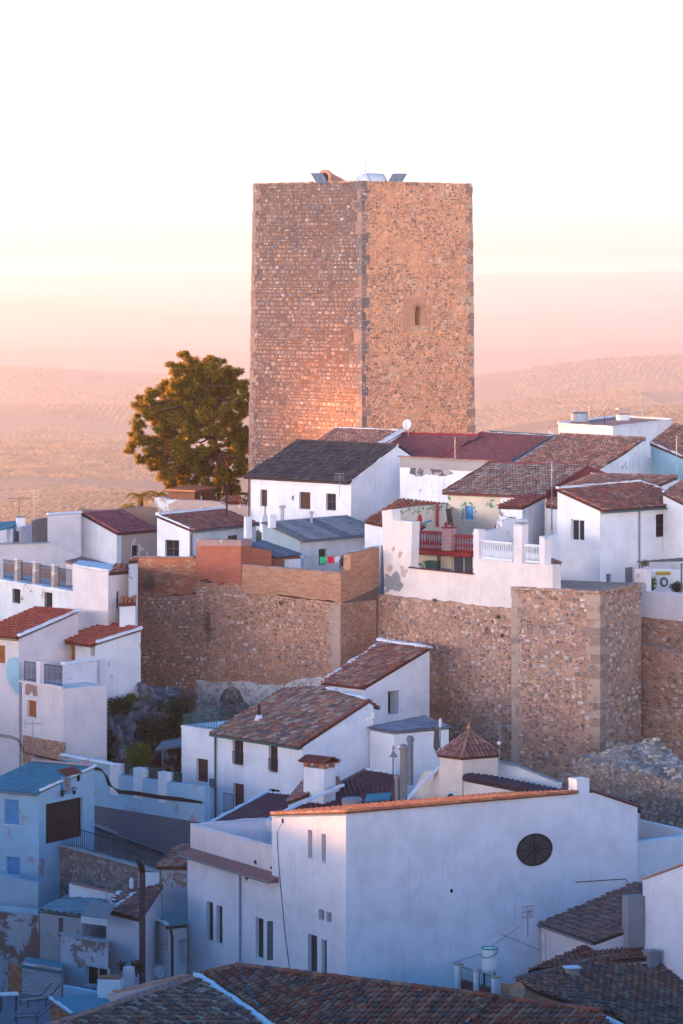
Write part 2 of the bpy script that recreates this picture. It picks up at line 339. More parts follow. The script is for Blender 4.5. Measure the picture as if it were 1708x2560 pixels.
# ================================================ building blocks
HOLES = []
def frame_of(p, q):
    t = Vector((q.x-p.x, q.y-p.y, 0)); Ln = t.length; t.normalize(); return t, Vector((t.y, -t.x, 0)), Ln
def body(T, tops, zb, mat, wins=None, name='wall', cap=True, dep=.2):
    """upright walls round a closed loop of top points; wins = {edge: [(u0,v0,u1,v1,kind)]}"""
    mb = MB(); wins = wins or {}; todo = []
    n = len(tops)
    for i in range(n):
        p, q = tops[i], tops[(i+1) % n]; t, nn, Ln = frame_of(p, q)
        if Ln < 1e-4: continue
        outer = [Vector((0, zb, 0)), Vector((Ln, zb, 0)), Vector((Ln, q.z, 0)), Vector((0, p.z, 0))]
        loops = [outer]; hs = []
        for (u0, v0, u1, v1, kind) in wins.get(i, []):
            um = (u0+u1)/2
            a = onv(p, q, u0, v0); b = onv(p, q, u1, v1)
            s0 = (a-p).dot(t); s1 = (b-p).dot(t); z1 = onv(p, q, um, v0).z; z0 = onv(p, q, um, v1).z
            if s1 < s0: s0, s1 = s1, s0
            s0 = max(s0, .03); s1 = min(s1, Ln-.03); z0 = max(z0, zb+.02)
            hs.append((s0, z0, s1, z1, kind)); loops.append([Vector((s0, z0, 0)), Vector((s0, z1, 0)), Vector((s1, z1, 0)), Vector((s1, z0, 0))])
        def W(s, z, d=0, p=p, t=t, nn=nn): return Vector((p.x, p.y, 0))+t*s-nn*d+UP*z
        o0 = p.dot(t)
        if hs:
            flat = [c for lp in loops for c in lp]
            for tri in geometry.tessellate_polygon(loops):
                tv = [flat[k] for k in tri]
                if (tv[1]-tv[0]).cross(tv[2]-tv[0]).z < 0: tv = tv[::-1]
                mb.add([W(c.x, c.y) for c in tv], [(c.x+o0, c.y) for c in tv])
        else: mb.add([W(c.x, c.y) for c in outer], [(c.x+o0, c.y) for c in outer])
        for (s0, z0, s1, z1, kind) in hs:
            d = dep if kind not in ('dark', 'deep') else .6
            for a, b in (((s0, z0), (s1, z0)), ((s1, z0), (s1, z1)), ((s1, z1), (s0, z1)), ((s0, z1), (s0, z0))):
                mb.add([W(*a), W(*a, d), W(*b, d), W(*b)][::-1])
            todo.append((W, t, nn, s0, z0, s1, z1, kind, d))
    if cap:
        lp = [Vector((c.x, c.y, 0)) for c in tops]
        for tri in geometry.tessellate_polygon([lp]):
            tv = [tops[k] for k in tri]
            if (tv[1]-tv[0]).cross(tv[2]-tv[0]).z < 0: tv = tv[::-1]
            mb.add(tv)
    o = mb.build(name, mat, T)
    for a in todo: window(T, *a)
    return o
def window(T, W, t, nn, s0, z0, s1, z1, kind, d):
    w_, h_ = s1-s0, z1-z0
    def bar(mb, a, b, c, e, dd, th=.05): mb.box(W(a, b, dd+th), t*(c-a), nn*th, UP*(e-b))
    fm = {'glass': FRW, 'brown': WOODB, 'shutter': WOODB, 'blue': BLUE, 'black': IRON, 'door': WOODB, 'orange': WOODO, 'grille': WOODB, 'green': GRN, 'greyshut': LGREY, 'slit': FRW, 'teal': TEAL, 'wglass': FRW, 'vent': GREY}.get(kind)
    if kind in ('dark', 'deep'):
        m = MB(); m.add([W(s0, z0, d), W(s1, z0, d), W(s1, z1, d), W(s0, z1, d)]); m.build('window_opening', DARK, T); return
    m = MB(); dd = d-.06; k = min(.05, w_*.12)
    bar(m, s0, z0, s0+k, z1, dd); bar(m, s1-k, z0, s1, z1, dd); bar(m, s0+k, z1-k, s1-k, z1, dd); bar(m, s0+k, z0, s1-k, z0+k, dd)
    isdoor = kind in ('black', 'door')
    if kind in ('glass', 'brown', 'wglass', 'grille') and w_ > .45: bar(m, (s0+s1)/2-k/2, z0+k, (s0+s1)/2+k/2, z1-k, dd)
    if kind == 'brown': bar(m, s0+k, (z0+z1)/2-.02, s1-k, (z0+z1)/2+.02, dd+.003)
    f = m.build('door' if isdoor else 'window', fm, T)
    p = MB()
    if kind in ('shutter', 'orange', 'greyshut', 'vent'):
        n = max(6, int(h_/.075)); z = z0+k; st = (h_-2*k)/n
        for i in range(n):
            a = W(s0+k, z, dd+.035); b = W(s1-k, z, dd+.035); c = W(s1-k, z+st*.95, dd+.012); e = W(s0+k, z+st*.95, dd+.012)
            p.add([a, b, c, e]); p.add([e, c, W(s1-k, z+st, dd+.035), W(s0+k, z+st, dd+.035)]); z += st
        p.build('shutter', fm, f)
    elif kind in ('blue', 'black', 'door', 'teal'):
        n = max(3, int(w_/.13)); st = (w_-2*k)/n
        for i in range(n): p.box(W(s0+k+i*st+.006, z0+k, dd+.045), t*(st-.012), nn*.02, UP*(h_-2*k))
        p.add([W(s0+k, z0+k, dd+.05), W(s1-k, z0+k, dd+.05), W(s1-k, z1-k, dd+.05), W(s0+k, z1-k, dd+.05)])
        p.build('shutter' if kind in ('blue', 'teal') else 'door_panel', fm, f)
    else:
        p.add([W(s0+k*.5, z0+k*.5, dd+.03), W(s1-k*.5, z0+k*.5, dd+.03), W(s1-k*.5, z1-k*.5, dd+.03), W(s0+k*.5, z1-k*.5, dd+.03)])
        p.build('pane', GLC if kind == 'wglass' else GL, f)
    if kind == 'grille' or kind == 'black' and False:
        q = MB(); n = max(4, int(w_/.11))
        for i in range(n+1): q.tube([W(s0+.02+(w_-.04)*i/n, z0, .03), W(s0+.02+(w_-.04)*i/n, z1, .03)], .012, 4)
        for zf in (.2, .8): q.tube([W(s0, z0+h_*zf, .03), W(s1, z0+h_*zf, .03)], .012, 4)
        q.build('window_grille', IRON, f)
    if not isdoor and kind != 'vent':
        q = MB(); q.box(W(s0-.04, z0-.05, -.04), t*(w_+.08), -nn*.07, UP*.045); q.build('sill', WHITEP, f)
def poly_iv(poly, c, dirc, dird, o):
    """interval of d covered by the polygon along the line at c"""
    xs = []
    q = [((p-o).dot(dirc), (p-o).dot(dird)) for p in poly]
    for (a, b), (e, f) in zip(q, q[1:]+q[:1]):
        if (a <= c < e) or (e <= c < a): xs.append(b+(f-b)*(c-a)/(e-a))
    xs.sort(); return [(xs[i], xs[i+1]) for i in range(0, len(xs)-1, 2)]
def axes(poly, flow=None):
    n = Vector((0, 0, 0))
    for i in range(len(poly)): n += (poly[i]-poly[0]).cross(poly[(i+1) % len(poly)]-poly[0])
    n.normalize()
    if n.z < 0: n = -n
    d = Vector((n.x*n.z, n.y*n.z, n.z*n.z-1))
    if flow is not None: d = flow-n*flow.dot(n)
    if d.length < 1e-5: d = Vector((0, -1, 0))
    d.normalize(); return n, d, n.cross(d)
def slab(mb, poly, n, th, lift=0., col=None):
    top = [p+n*lift for p in poly]; bot = [p-UP*th for p in poly]
    a = Vector((0, 0, 0))
    for i in range(len(top)): a += (top[i]-top[0]).cross(top[(i+1) % len(top)]-top[0])
    if a.z < 0: top = top[::-1]; bot = bot[::-1]
    mb.add(top, col=col); mb.add(bot[::-1], col=col)
    for i in range(len(top)):
        j = (i+1) % len(top); mb.add([top[i], bot[i], bot[j], top[j]], col=col)
def tiles(T, poly, pal=OLD, w_=.195, ln=.31, jit=1., mat=None, name='roof', th=.12, flow=None, seed=None, rad=None, noslab=False):
    rnd = random.Random(seed if seed is not None else int(abs(poly[0].x*91+poly[0].y*17)*10))
    n, d, c = axes(poly, flow); mb = MB(); o = poly[0]
    sh = tuple(min(1, x*.3) for x in pal[0]); slab(mb, poly, n, th, 0, sh)  # shade in the channels between tiles is put into the slab colour
    cs = [(p-o).dot(c) for p in poly]; c0, c1 = min(cs), max(cs); m = max(1, int((c1-c0)/w_)); w2 = (c1-c0)/m
    r0 = rad or w2*.44; K = 4
    for i in range(m):
        cc = c0+(i+.5)*w2+rnd.uniform(-.008, .008)*jit
        for (a, b) in poly_iv(poly, cc, c, d, o):
            x = b+.05
            while x > a+.04:
                y = max(a, x-ln); col = rnd.choice(pal); k = rnd.uniform(.8, 1.2) if jit else rnd.uniform(.93, 1.07); col = (col[0]*k, col[1]*k, col[2]*k)
                ct = cc+rnd.uniform(-.012, .012)*jit; ch = cc+rnd.uniform(-.012, .012)*jit; lf = .06+rnd.uniform(-.012, .02)*jit; lo = .012
                rt = r0*rnd.uniform(.95, 1.06) if jit else r0
                A = []; B = []
                for k2 in range(K+1):
                    an = math.pi*k2/K
                    A.append(o+d*x+c*(ct-rt*math.cos(an))+n*(lf*.8+rt*.85*math.sin(an)))
                    B.append(o+d*(y-.02)+c*(ch-rt*.86*math.cos(an))+n*(lo-.01+rt*.62*math.sin(an)))
                for k2 in range(K): mb.add([A[k2], A[k2+1], B[k2+1], B[k2]], [(0, 0)]*4, col)
                mb.add(A[::-1], [(0, 0)]*(K+1), (col[0]*.8, col[1]*.8, col[2]*.8)); x = y
    return mb.build(name, mat or TI, T)
def sheet(T, poly, col=(.25, .26, .28), w_=.18, amp=.03, name='roof', mat=None, flow=None, var=.25, seed=1, th=.05, panel=.9):
    rnd = random.Random(seed); n, d, c = axes(poly, flow); mb = MB(); o = poly[0]
    slab(mb, poly, n, th, -.02, col)
    cs = [(p-o).dot(c) for p in poly]; c0, c1 = min(cs), max(cs); m = max(2, int((c1-c0)/(w_/2))); st = (c1-c0-.004)/m
    pc = {}
    for i in range(m):
        ca, cb = c0+.002+i*st, c0+.002+(i+1)*st
        ia, ib = poly_iv(poly, ca, c, d, o), poly_iv(poly, cb, c, d, o)
        if not ia or not ib: continue
        ha, hb = (amp if i % 2 else 0), (0 if i % 2 else amp)
        (a0, a1), (b0, b1) = ia[0], ib[0]; nseg = max(1, int((a1-a0)/1.6))
        for k in range(nseg):
            key = (int((ca-c0)/panel), k)
            if key not in pc: q = 1+rnd.uniform(-var, var); pc[key] = (col[0]*q, col[1]*q*rnd.uniform(.97, 1.03), col[2]*q)
            f0, f1 = k/nseg, (k+1)/nseg
            mb.add([o+d*(a0+(a1-a0)*f0)+c*ca+n*ha, o+d*(b0+(b1-b0)*f0)+c*cb+n*hb, o+d*(b0+(b1-b0)*f1)+c*cb+n*hb, o+d*(a0+(a1-a0)*f1)+c*ca+n*ha][::-1], [(0, 0)]*4, pc[key])
    return mb.build(name, mat or SH, T)
def coping(T, pts, w_=.22, h_=.10, mat=None, name='coping', lift=.045, wob=.02, seed=0):
    w_ *= .72; h_ *= .7; mat = mat or W2
    rnd = random.Random(seed+len(pts)); mb = MB(); fine = []
    for a, b in zip(pts, pts[1:]):
        k = max(1, int((b-a).length/.35))
        for i in range(k): fine.append(a.lerp(b, i/k))
    fine.append(pts[-1]); rings = []
    for i, p in enumerate(fine):
        t = fine[min(i+1, len(fine)-1)]-fine[max(i-1, 0)]; t.z = 0
        if t.length < 1e-4: t = Vector((1, 0, 0))
        t.normalize(); s = Vector((t.y, -t.x, 0)); q = p+UP*lift
        ww = w_/2*(1+rnd.uniform(-wob, wob)*5); hh = h_+rnd.uniform(-wob, wob)
        rings.append([q-s*ww-UP*.02, q+s*ww-UP*.02, q+s*ww*.8+UP*hh, q-s*ww*.8+UP*hh])
    for A, B in zip(rings, rings[1:]):
        for k in range(4): mb.add([A[k], B[k], B[(k+1) % 4], A[(k+1) % 4]])
    mb.add(rings[0]); mb.add(rings[-1][::-1])
    return mb.build(name, mat or WHITEP, T)
def ridge(T, a, b, pal=OLD, r=.10, ln=.36, name='ridge_tiles', lift=.04, mat=None):
    rnd = random.Random(int(abs(a.x)*100)); mb = MB(); t = b-a; Ln = t.length; t.normalize(); s = t.cross(UP).normalized(); n = s.cross(t); k = max(1, int(Ln/ln))
    for i in range(k):
        p = a+t*(Ln*i/k); q = a+t*(Ln*(i+1)/k+.03); col = rnd.choice(pal); f = rnd.uniform(.85, 1.15); col = tuple(x*f for x in col)
        A = [p+s*math.cos(math.pi*j/5)*r+n*(math.sin(math.pi*j/5)*r+lift+.02) for j in range(6)]
        B = [q+s*math.cos(math.pi*j/5)*r*.9+n*(math.sin(math.pi*j/5)*r*.9+lift) for j in range(6)]
        for j in range(5): mb.add([A[j], A[j+1], B[j+1], B[j]], [(0, 0)]*4, col)
        mb.add(A, [(0, 0)]*6, col); mb.add(B[::-1], [(0, 0)]*6, col)
    return mb.build(name, mat or TI, T)
def railing(T, name, a, b, h, mat=IRON, sp=.13, r=.011, scroll=False):
    mb = MB(); t = b-a; n = max(2, int(t.length/sp))
    for i in range(n+1):
        p = a+t*(i/n); mb.tube([p, p+UP*h], r*(1.6 if i in (0, n) else 1), 4)
    mb.tube([a+UP*h, b+UP*h], r*1.6, 5); mb.tube([a+UP*.08, b+UP*.08], r*1.2, 4)
    if scroll:
        for i in range(0, n, 3):
            p = a+t*((i+.5)/n)+UP*h*.5; td = t.normalized()
            mb.tube([p+td*.05*math.cos(q*math.pi/4)+UP*.09*math.sin(q*math.pi/4) for q in range(9)], r*.8, 4)
    if T is None: return mb
    return mb.build(name, mat, T)
def pipe(T, pts, r, mat, name='drainpipe', n=7):
    mb = MB(); mb.tube(pts, r, n); return mb.build(name, mat, T)
def box_chimney(label, p, sx, sy, h, ang=0, mat=None, cap='flat', name='chimney', group=None):
    T = thing(name, label, 'chimney', p, group)
    m = MB(); m.cbox(p-UP*.3, sx, sy, h+.3, ang); m.build('stack', mat or W_, T)
    if cap == 'flat':
        m = MB(); m.cbox(p+UP*h, sx*1.2, sy*1.2, .07, ang); m.build('cap', GREY, T)
    elif cap == 'vented':
        m = MB(); t = Vector((math.cos(ang), math.sin(ang), 0)); n = Vector((-t.y, t.x, 0))
        for i in (-1, 1):
            for j in (-1, 1): m.cbox(p+UP*h+t*i*sx*.38+n*j*sy*.38, sx*.2, sy*.2, .2, ang)
        m.build('cap_posts', MATS['brick_old'], T)
        m = MB(); m.cbox(p+UP*(h+.2), sx*1.25, sy*1.25, .06, ang); m.build('cap_slab', RIMBRK, T)  # slab in one plain red-brown colour
        for sgn in (-1, 1):
            e = p+UP*(h+.26); a = e-t*sx*.65+n*sgn*sy*.68; b = e+t*sx*.65+n*sgn*sy*.68; c = e+t*sx*.65+UP*.22; dd = e-t*sx*.65+UP*.22
            tiles(T, [a, b, c, dd], REDM, .14, .2, 0, None, 'cap_roof', .02)
    return T
def yagi(label, base, h, kind='yagi', ang=0., sz=1., group=None, mat=None, lean=0.):
    T = thing('tv_antenna', label, 'antenna', base, group); mat = mat or GALV
    top = base+UP*h+Vector((lean, 0, 0)); m = MB(); m.tube([base-UP*.3, top], .016, 5); m.build('mast', mat, T)
    t = Vector((math.cos(ang), math.sin(ang), 0)); s = Vector((-t.y, t.x, 0)); m = MB()
    if kind == 'yagi':
        q = top-UP*.15; m.tube([q-t*.5*sz, q+t*.6*sz], .012, 4)
        for i in range(9):
            c = q+t*(-.5+.13*i)*sz; w_ = (.28-.015*i)*sz
            m.tube([c-s*w_*.3-UP*w_*.35, c+s*w_*.3+UP*w_*.35], .008, 4)
        for e in (-1, 1): m.tube([q-t*.5*sz+UP*.02*e, q-t*.5*sz+UP*.28*e*sz+s*.05], .01, 4)
    elif kind == 'panel':
        q = top-UP*.3
        for i in range(7): m.tube([q+t*(-.27+.09*i)*sz, q+t*(-.27+.09*i)*sz+UP*.5*sz], .007, 4)
        for i in range(3): m.tube([q-t*.3*sz+UP*(.03+.22*i)*sz, q+t*.3*sz+UP*(.03+.22*i)*sz], .009, 4)
        m.tube([q-s*.12+UP*.1-t*.1, q-s*.12+UP*.4*sz+t*.1], .012, 4); m.tube([q-s*.12+UP*.1+t*.1, q-s*.12+UP*.4*sz-t*.1], .012, 4)
    elif kind == 'bars':
        q = top-UP*.1
        for i in range(4): m.tube([q-t*.35*sz-UP*.2*i*sz, q+t*.35*sz-UP*.2*i*sz], .011, 4)
    elif kind == 'vhf':
        q = top; m.tube([q-t*.7*sz, q+t*.7*sz], .012, 4)
        for i in range(5): m.tube([q+t*(-.7+.35*i)*sz-s*.3*sz, q+t*(-.7+.35*i)*sz+s*.3*sz], .008, 4)
        for e in (-.25, .25): m.tube([q+t*(.7*sz)+UP*e-s*.02, q+t*(.7*sz)-UP*e*.2-s*.02], .008, 4)
    m.build('aerial', mat, T); return T
def dish(label, c, r, face=Vector((-.2, -1, .25)), mat=None, group=None, arm=True, post=.5):
    T = thing('satellite_dish', label, 'satellite dish', c-UP*(r+post), group); f = face.normalized(); a = f.cross(UP).normalized(); b = f.cross(a)
    m = MB(); rings = []
    for k in range(5):
        q = r*k/4 if k else .001; rings.append([c+(a*math.cos(i*math.pi/9)+b*math.sin(i*math.pi/9)*1.08)*q+f*(q*q/(r*r)*.25*r-.12*r) for i in range(18)])
    for A, B in zip(rings, rings[1:]):
        for i in range(18):
            m.add([A[i], A[(i+1) % 18], B[(i+1) % 18], B[i]]); m.add([A[i]-f*.02, B[i]-f*.02, B[(i+1) % 18]-f*.02, A[(i+1) % 18]-f*.02])
    m.build('reflector', mat or DISH, T, True)
    m = MB(); m.tube([c-f*.12*r-f*.02, c-f*.12*r-f*.12, c-f*(.12*r+.12)-UP*(r+post)], .025, 6); m.build('bracket', GALV, T)
    m = MB(); m.tube([c+b*r*(1 if b.z < 0 else -1)*.95, c+f*r*.9+b*.1*r*(1 if b.z < 0 else -1)], .014, 5); m.lathe(c+f*r*.9-UP*.04, [(.035, 0), (.035, .08)], 8); m.build('receiver_arm', GALV, T)
    return T
def D4(a, b, c): return a+c-b
def face_stones(T, TL, TR, BR_, BL, pal, rh=(.18, .36), ww=(.18, .55), skip=.5, proud=.035, seed=0, keep=None, nz=.35, name='face_stones'):
    """roughly coursed stones standing a little proud of the mortar, one mesh for the face"""
    rr = random.Random(seed); m = MB(); H = ((TL-BL).length+(TR-BR_).length)/2; h = 0; dn = (TR-TL).cross(BL-TL).normalized()
    if dn.y > 0: dn = -dn
    while h < H-.15:
        r = rr.uniform(*rh); b0, b1 = h/H, min(1, (h+r)/H); A, B = TL.lerp(BL, b0), TR.lerp(BR_, b0); C, D = TR.lerp(BR_, b1), TL.lerp(BL, b1); Ln = (B-A).length; s = rr.uniform(-.2, 0)
        while s < Ln-.1:
            w_ = rr.uniform(*ww)*(.7+r*1.2); a0, a1 = max(.02, s)/Ln, min(Ln-.02, s+w_)/Ln; s += w_
            c = A.lerp(B, (a0+a1)/2).lerp(D.lerp(C, (a0+a1)/2), .5); nv = noise.fractal(Vector((c.x*nz+seed, c.y*nz, c.z*nz)), .8, 2, 3)
            if rr.random() < skip+nv*.9 or (keep and not keep(c)): continue
            g0, g1, v0, v1 = rr.uniform(.01, .045), rr.uniform(.01, .045), rr.uniform(.01, .05), rr.uniform(.01, .05)
            def q(fa, fb): x = a0+(a1-a0)*fa; return A.lerp(B, x).lerp(D.lerp(C, x), fb)
            ga, gb = g0/max(.1, w_), v0/r; base = [q(ga+rr.uniform(0, .12), gb+rr.uniform(0, .15)), q(1-ga-rr.uniform(0, .12), gb+rr.uniform(0, .15)), q(1-ga-rr.uniform(0, .12), 1-gb-rr.uniform(0, .15)), q(ga+rr.uniform(0, .12), 1-gb-rr.uniform(0, .15))]
            mid = sum(base, Vector())/4; pr = proud*rr.uniform(.5, 1.5); top_ = [x.lerp(mid, .22)+dn*(pr*rr.uniform(.75, 1.2)+.015) for x in base]; col = rr.choice(pal); k = rr.uniform(.8, 1.2); col = tuple(min(.8, x*k) for x in col)
            base = [x-dn*.02 for x in base]
            m.add(top_[::-1], [(0, 0)]*4, col)
            for i in range(4): m.add([base[i], base[(i+1) % 4], top_[(i+1) % 4], top_[i]][::-1], [(0, 0)]*4, col)
        h += r
    o = m.build(name, STN, T); o['kind'] = 'stuff'; return o
# ================================================ ground, hills, groves, haze
def struct(name, mb, mat, smooth=False):
    o = mb.build(name, mat, None, smooth); o['kind'] = 'structure'; return o
g = NG('ground'); o = g.n('TexCoord').outputs['Object']
c = g.mix(g.step(g.noise(o, .35, 8, .7), .4, .62), (.10, .10, .05), (.26, .20, .14)); c = g.mix(g.step(g.noise(o, 3, 6, .7), .5, .7), c, (.16, .13, .11)); g.col(c)
g.bump(g.noise(o, 2, 8), .6, .2); GROUND = g.m
ys = [-400, -300, -200, -120, -90, -60, -40, -22, -12, -6, 1.5, 10, 25, 60] + list(range(80, 300, 5)) + [320, 360, 420]
xs = [-420, -300, -200, -150, -120] + list(range(-100, 101, 5)) + [120, 150, 200, 300, 420]
m = MB()
def gp(x, y): return Vector((x, y, gz(x, y)+(noise.noise(Vector((x*.05, y*.05, 0)))*.8 if (abs(x) > 45 or y < 0) and y > -390 and not (-8 < y < 60 and abs(x) < 8) else 0)))
GP = {(x, y): gp(x, y) for x in xs for y in ys}
for i in range(len(ys)-1):
    for j in range(len(xs)-1): m.add([GP[xs[j], ys[i]], GP[xs[j+1], ys[i]], GP[xs[j+1], ys[i+1]], GP[xs[j], ys[i+1]]])
struct('ground', m, GROUND)
# valley: rows of (Y, picture row of that line at the left, middle and right), crest after crest to the horizon
HR = [(300, [4500, 4500, 4500]), (700, [3500, 3500, 3500]), (1900, [1760, 1700, 1650]), (3300, [1330, 1330, 1180]), (3800, [1252, 1262, 1118]), (4100, [1232, 1250, 1085]), (4350, [1242, 1265, 1080]), (4700, [1180, 1215, 1050]), (5200, [1107, 1112, 1020]), (5700, [1120, 1125, 1030]), (6600, [1082, 1110, 1014]),
      (7200, [1010, 1026, 974]), (7700, [1022, 1042, 988]), (8700, [1002, 1030, 966]), (9400, [914, 966, 896]), (10000, [936, 984, 914]), (12800, [905, 932, 892]), (14000, [858, 884, 860]), (14800, [876, 896, 878]),
      (18200, [800, 830, 802]), (19500, [750, 800, 772]), (20500, [772, 812, 788]), (23500, [722, 742, 726]), (25500, [684, 690, 676]), (26300, [690, 696, 682]), (28500, [725, 725, 725])]
NC = 120; AX = .32
def crest_v(vals, a):       # a: -1..1 across the photo's width = tan from -.095 to .095
    f = (a+1)/2*2; f = max(0., min(2., f)); i = min(1, int(f)); k = f-i; k = k*k*(3-2*k); return vals[i]*(1-k)+vals[i+1]*k
def hz(x, Y):
    tn = x/Y; a = tn/.095
    for (y0, v0), (y1, v1) in zip(HR, HR[1:]):
        if y0 <= Y <= y1:
            k = (Y-y0)/(y1-y0); va = crest_v(v0, a); vb = crest_v(v1, a)
            za = -(va-HZ)/F*y0; zb = -(vb-HZ)/F*y1; z = za+(zb-za)*(k*k*(3-2*k)*.5+k*.5)
            z += noise.fractal(Vector((x/1500+3, Y/2300, 1.3)), .9, 2.1, 4)*Y*.0011
            z += math.sin(x/900+Y*.0013)*Y*.00035
            return z
    return -100
rows = []; y = 300.
while y < 28500: rows.append(y); y += max(60, y*.013)
rows.append(28499.)
m = MB(); VV = [[Vector((Y*AX*(-1+2*j/NC), Y, hz(Y*AX*(-1+2*j/NC), Y))) for j in range(NC+1)] for Y in rows]
for i in range(len(rows)-1):
    for j in range(NC): m.add([VV[i][j], VV[i][j+1], VV[i+1][j+1], VV[i+1][j]])
g = NG('fields'); o = g.n('TexCoord').outputs['Object']
fl = g.ramp(g.step(g.noise(g.map(o, (1, .35, 1)), .0019, 2, .4), .3, .7), [(0, (.22, .11, .045)), (.35, (.13, .08, .04)), (.6, (.28, .14, .06)), (.85, (.09, .065, .04)), (1, (.32, .18, .09))], 'CONSTANT')
vo = g.n('TexVoronoi'); vo.inputs['Scale'].default_value = .075; vo.inputs['Randomness'].default_value = .35; g.l(g.map(o, (1, 1, 0), (0, 0, 0)), vo.inputs['Vector'])
c = g.mix(g.step(vo.outputs['Distance'], .22, .36, .25, 1), (.06, .055, .03), fl)
c = g.mix(g.step(g.noise(o, .004, 5), .5, .6, 0, .5), c, fl); g.col(c)
struct('valley_fields', m, g.m, True)
# olive grove: rows of small round crowns, nobody could count them
rnd = random.Random(5)
def ico():
    t = (1+5**.5)/2; v = [(-1, t, 0), (1, t, 0), (-1, -t, 0), (1, -t, 0), (0, -1, t), (0, 1, t), (0, -1, -t), (0, 1, -t), (t, 0, -1), (t, 0, 1), (-t, 0, -1), (-t, 0, 1)]
    f = [(0, 11, 5), (0, 5, 1), (0, 1, 7), (0, 7, 10), (0, 10, 11), (1, 5, 9), (5, 11, 4), (11, 10, 2), (10, 7, 6), (7, 1, 8), (3, 9, 4), (3, 4, 2), (3, 2, 6), (3, 6, 8), (3, 8, 9), (4, 9, 5), (2, 4, 11), (6, 2, 10), (8, 6, 7), (9, 8, 1)]
    return [Vector(a).normalized() for a in v], f
IV, IF = ico(); vs = []; fs = []
def grove(y0, y1, a0, a1, sp, rr, keep, rot):
    y = y0
    while y < y1:
        x = a0*y
        while x < a1*y:
            px = x+(y-y0)*rot+rnd.uniform(-1, 1)*sp*.12; py = y+rnd.uniform(-1, 1)*sp*.12+x*rot*.5
            dens = noise.noise(Vector((px/420, py/700, 5)))
            if rnd.random() < keep and dens > -.28 and 3200 < py < 12000 and a0 <= px/py <= a1:
                r = rr*rnd.uniform(.7, 1.25); z = hz(px, py); i = len(vs)
                for q in IV: vs.append((px+q.x*r*rnd.uniform(.8, 1.2), py+q.y*r*rnd.uniform(.8, 1.2), z+r*.7+q.z*r*.85*rnd.uniform(.8, 1.2)))
                for f in IF: fs.append((f[0]+i, f[1]+i, f[2]+i))
            x += sp
        y += sp*1.35
grove(3350, 4300, -.106, -.030, 9.0, 2.9, .95, .14)
grove(4300, 6000, -.106, -.025, 10.4, 3.2, .94, -.22)
grove(4300, 6000, .030, .106, 10.5, 3.2, .92, .2)
for (ya, yb, sp_, r_, ro_) in ((5700, 7250, 13, 3.6, .12), (7900, 9450, 17, 4.2, -.15)):
    grove(ya, yb, -.106, -.022, sp_, r_, .9, ro_); grove(ya, yb, .030, .106, sp_, r_, .9, -ro_)
me = bpy.data.meshes.new('olive_grove'); me.from_pydata(vs, [], fs); me.polygons.foreach_set('use_smooth', [True]*len(fs))
g = NG('olive_leaves'); o = g.n('TexCoord').outputs['Object']; g.col(g.mix(g.step(g.noise(o, .02, 4), .35, .65), (.13, .075, .025), (.40, .20, .06))); g.bump(g.noise(o, .8, 5), .8, .5)  # sunlit gold of the crowns is put into the leaf colour
me.materials.append(g.m); og = bpy.data.objects.new('olive_grove', me); COL.objects.link(og); og['kind'] = 'stuff'
og['label'] = 'rows of olive trees covering the hills in the valley'; og['category'] = 'olive grove'
# haze over the valley
m = MB(); X_, Y0, Y1, Z0, Z1 = 10500, -700, 29500, -1400, 90
m.box((-X_, Y0, Z0), (2*X_, 0, 0), (0, Y1-Y0, 0), (0, 0, Z1-Z0))
hm = bpy.data.materials.new('haze'); hm.use_nodes = True; t = hm.node_tree; t.nodes.clear()
v = t.nodes.new('ShaderNodeVolumePrincipled'); v.inputs['Color'].default_value = (.80, .80, .92, 1); v.inputs['Density'].default_value = 8.6e-5; v.inputs['Anisotropy'].default_value = .4
mo = t.nodes.new('ShaderNodeOutputMaterial'); t.links.new(v.outputs[0], mo.inputs['Volume'])
ho = m.build('haze', hm); ho['kind'] = 'stuff'; ho['label'] = 'pale pink evening haze lying over the valley'; ho['category'] = 'haze'

# ================================================ the stone keep
TB = P(905, 452, 225)
def col_on(p, d, u):
    k = (u-CX)/F; t_ = (k*p.y-p.x)/(d.x-k*d.y); return p+d*t_
dL = Vector((-.7071, .7071, 0)); dR = Vector((.7071, .7071, 0))
TA = col_on(TB, dL, 634); TC = col_on(TB, dR, 1180); zb = -17.5
BB = Vector((TB.x, TB.y-.28, zb)); BA = col_on(BB, dL, 620); BC = col_on(BB, dR, 1190)
BA.z = BC.z = zb; TD = D4(TA, TB, TC); BD = D4(BA, BB, BC); BD.z = zb
plaster('corner_dark', (.17, .135, .13), (.30, .2, .16), .55, .4, 27, (.1, .09, .09)); plaster('ashlar_mid', (.30, .19, .155), (.18, .14, .13), .55, .4, 25, (.14, .12, .12))
T = thing('stone_tower', 'tall square medieval stone tower rising above the white houses', 'tower', Vector((BB.x, BB.y+4, zb)))
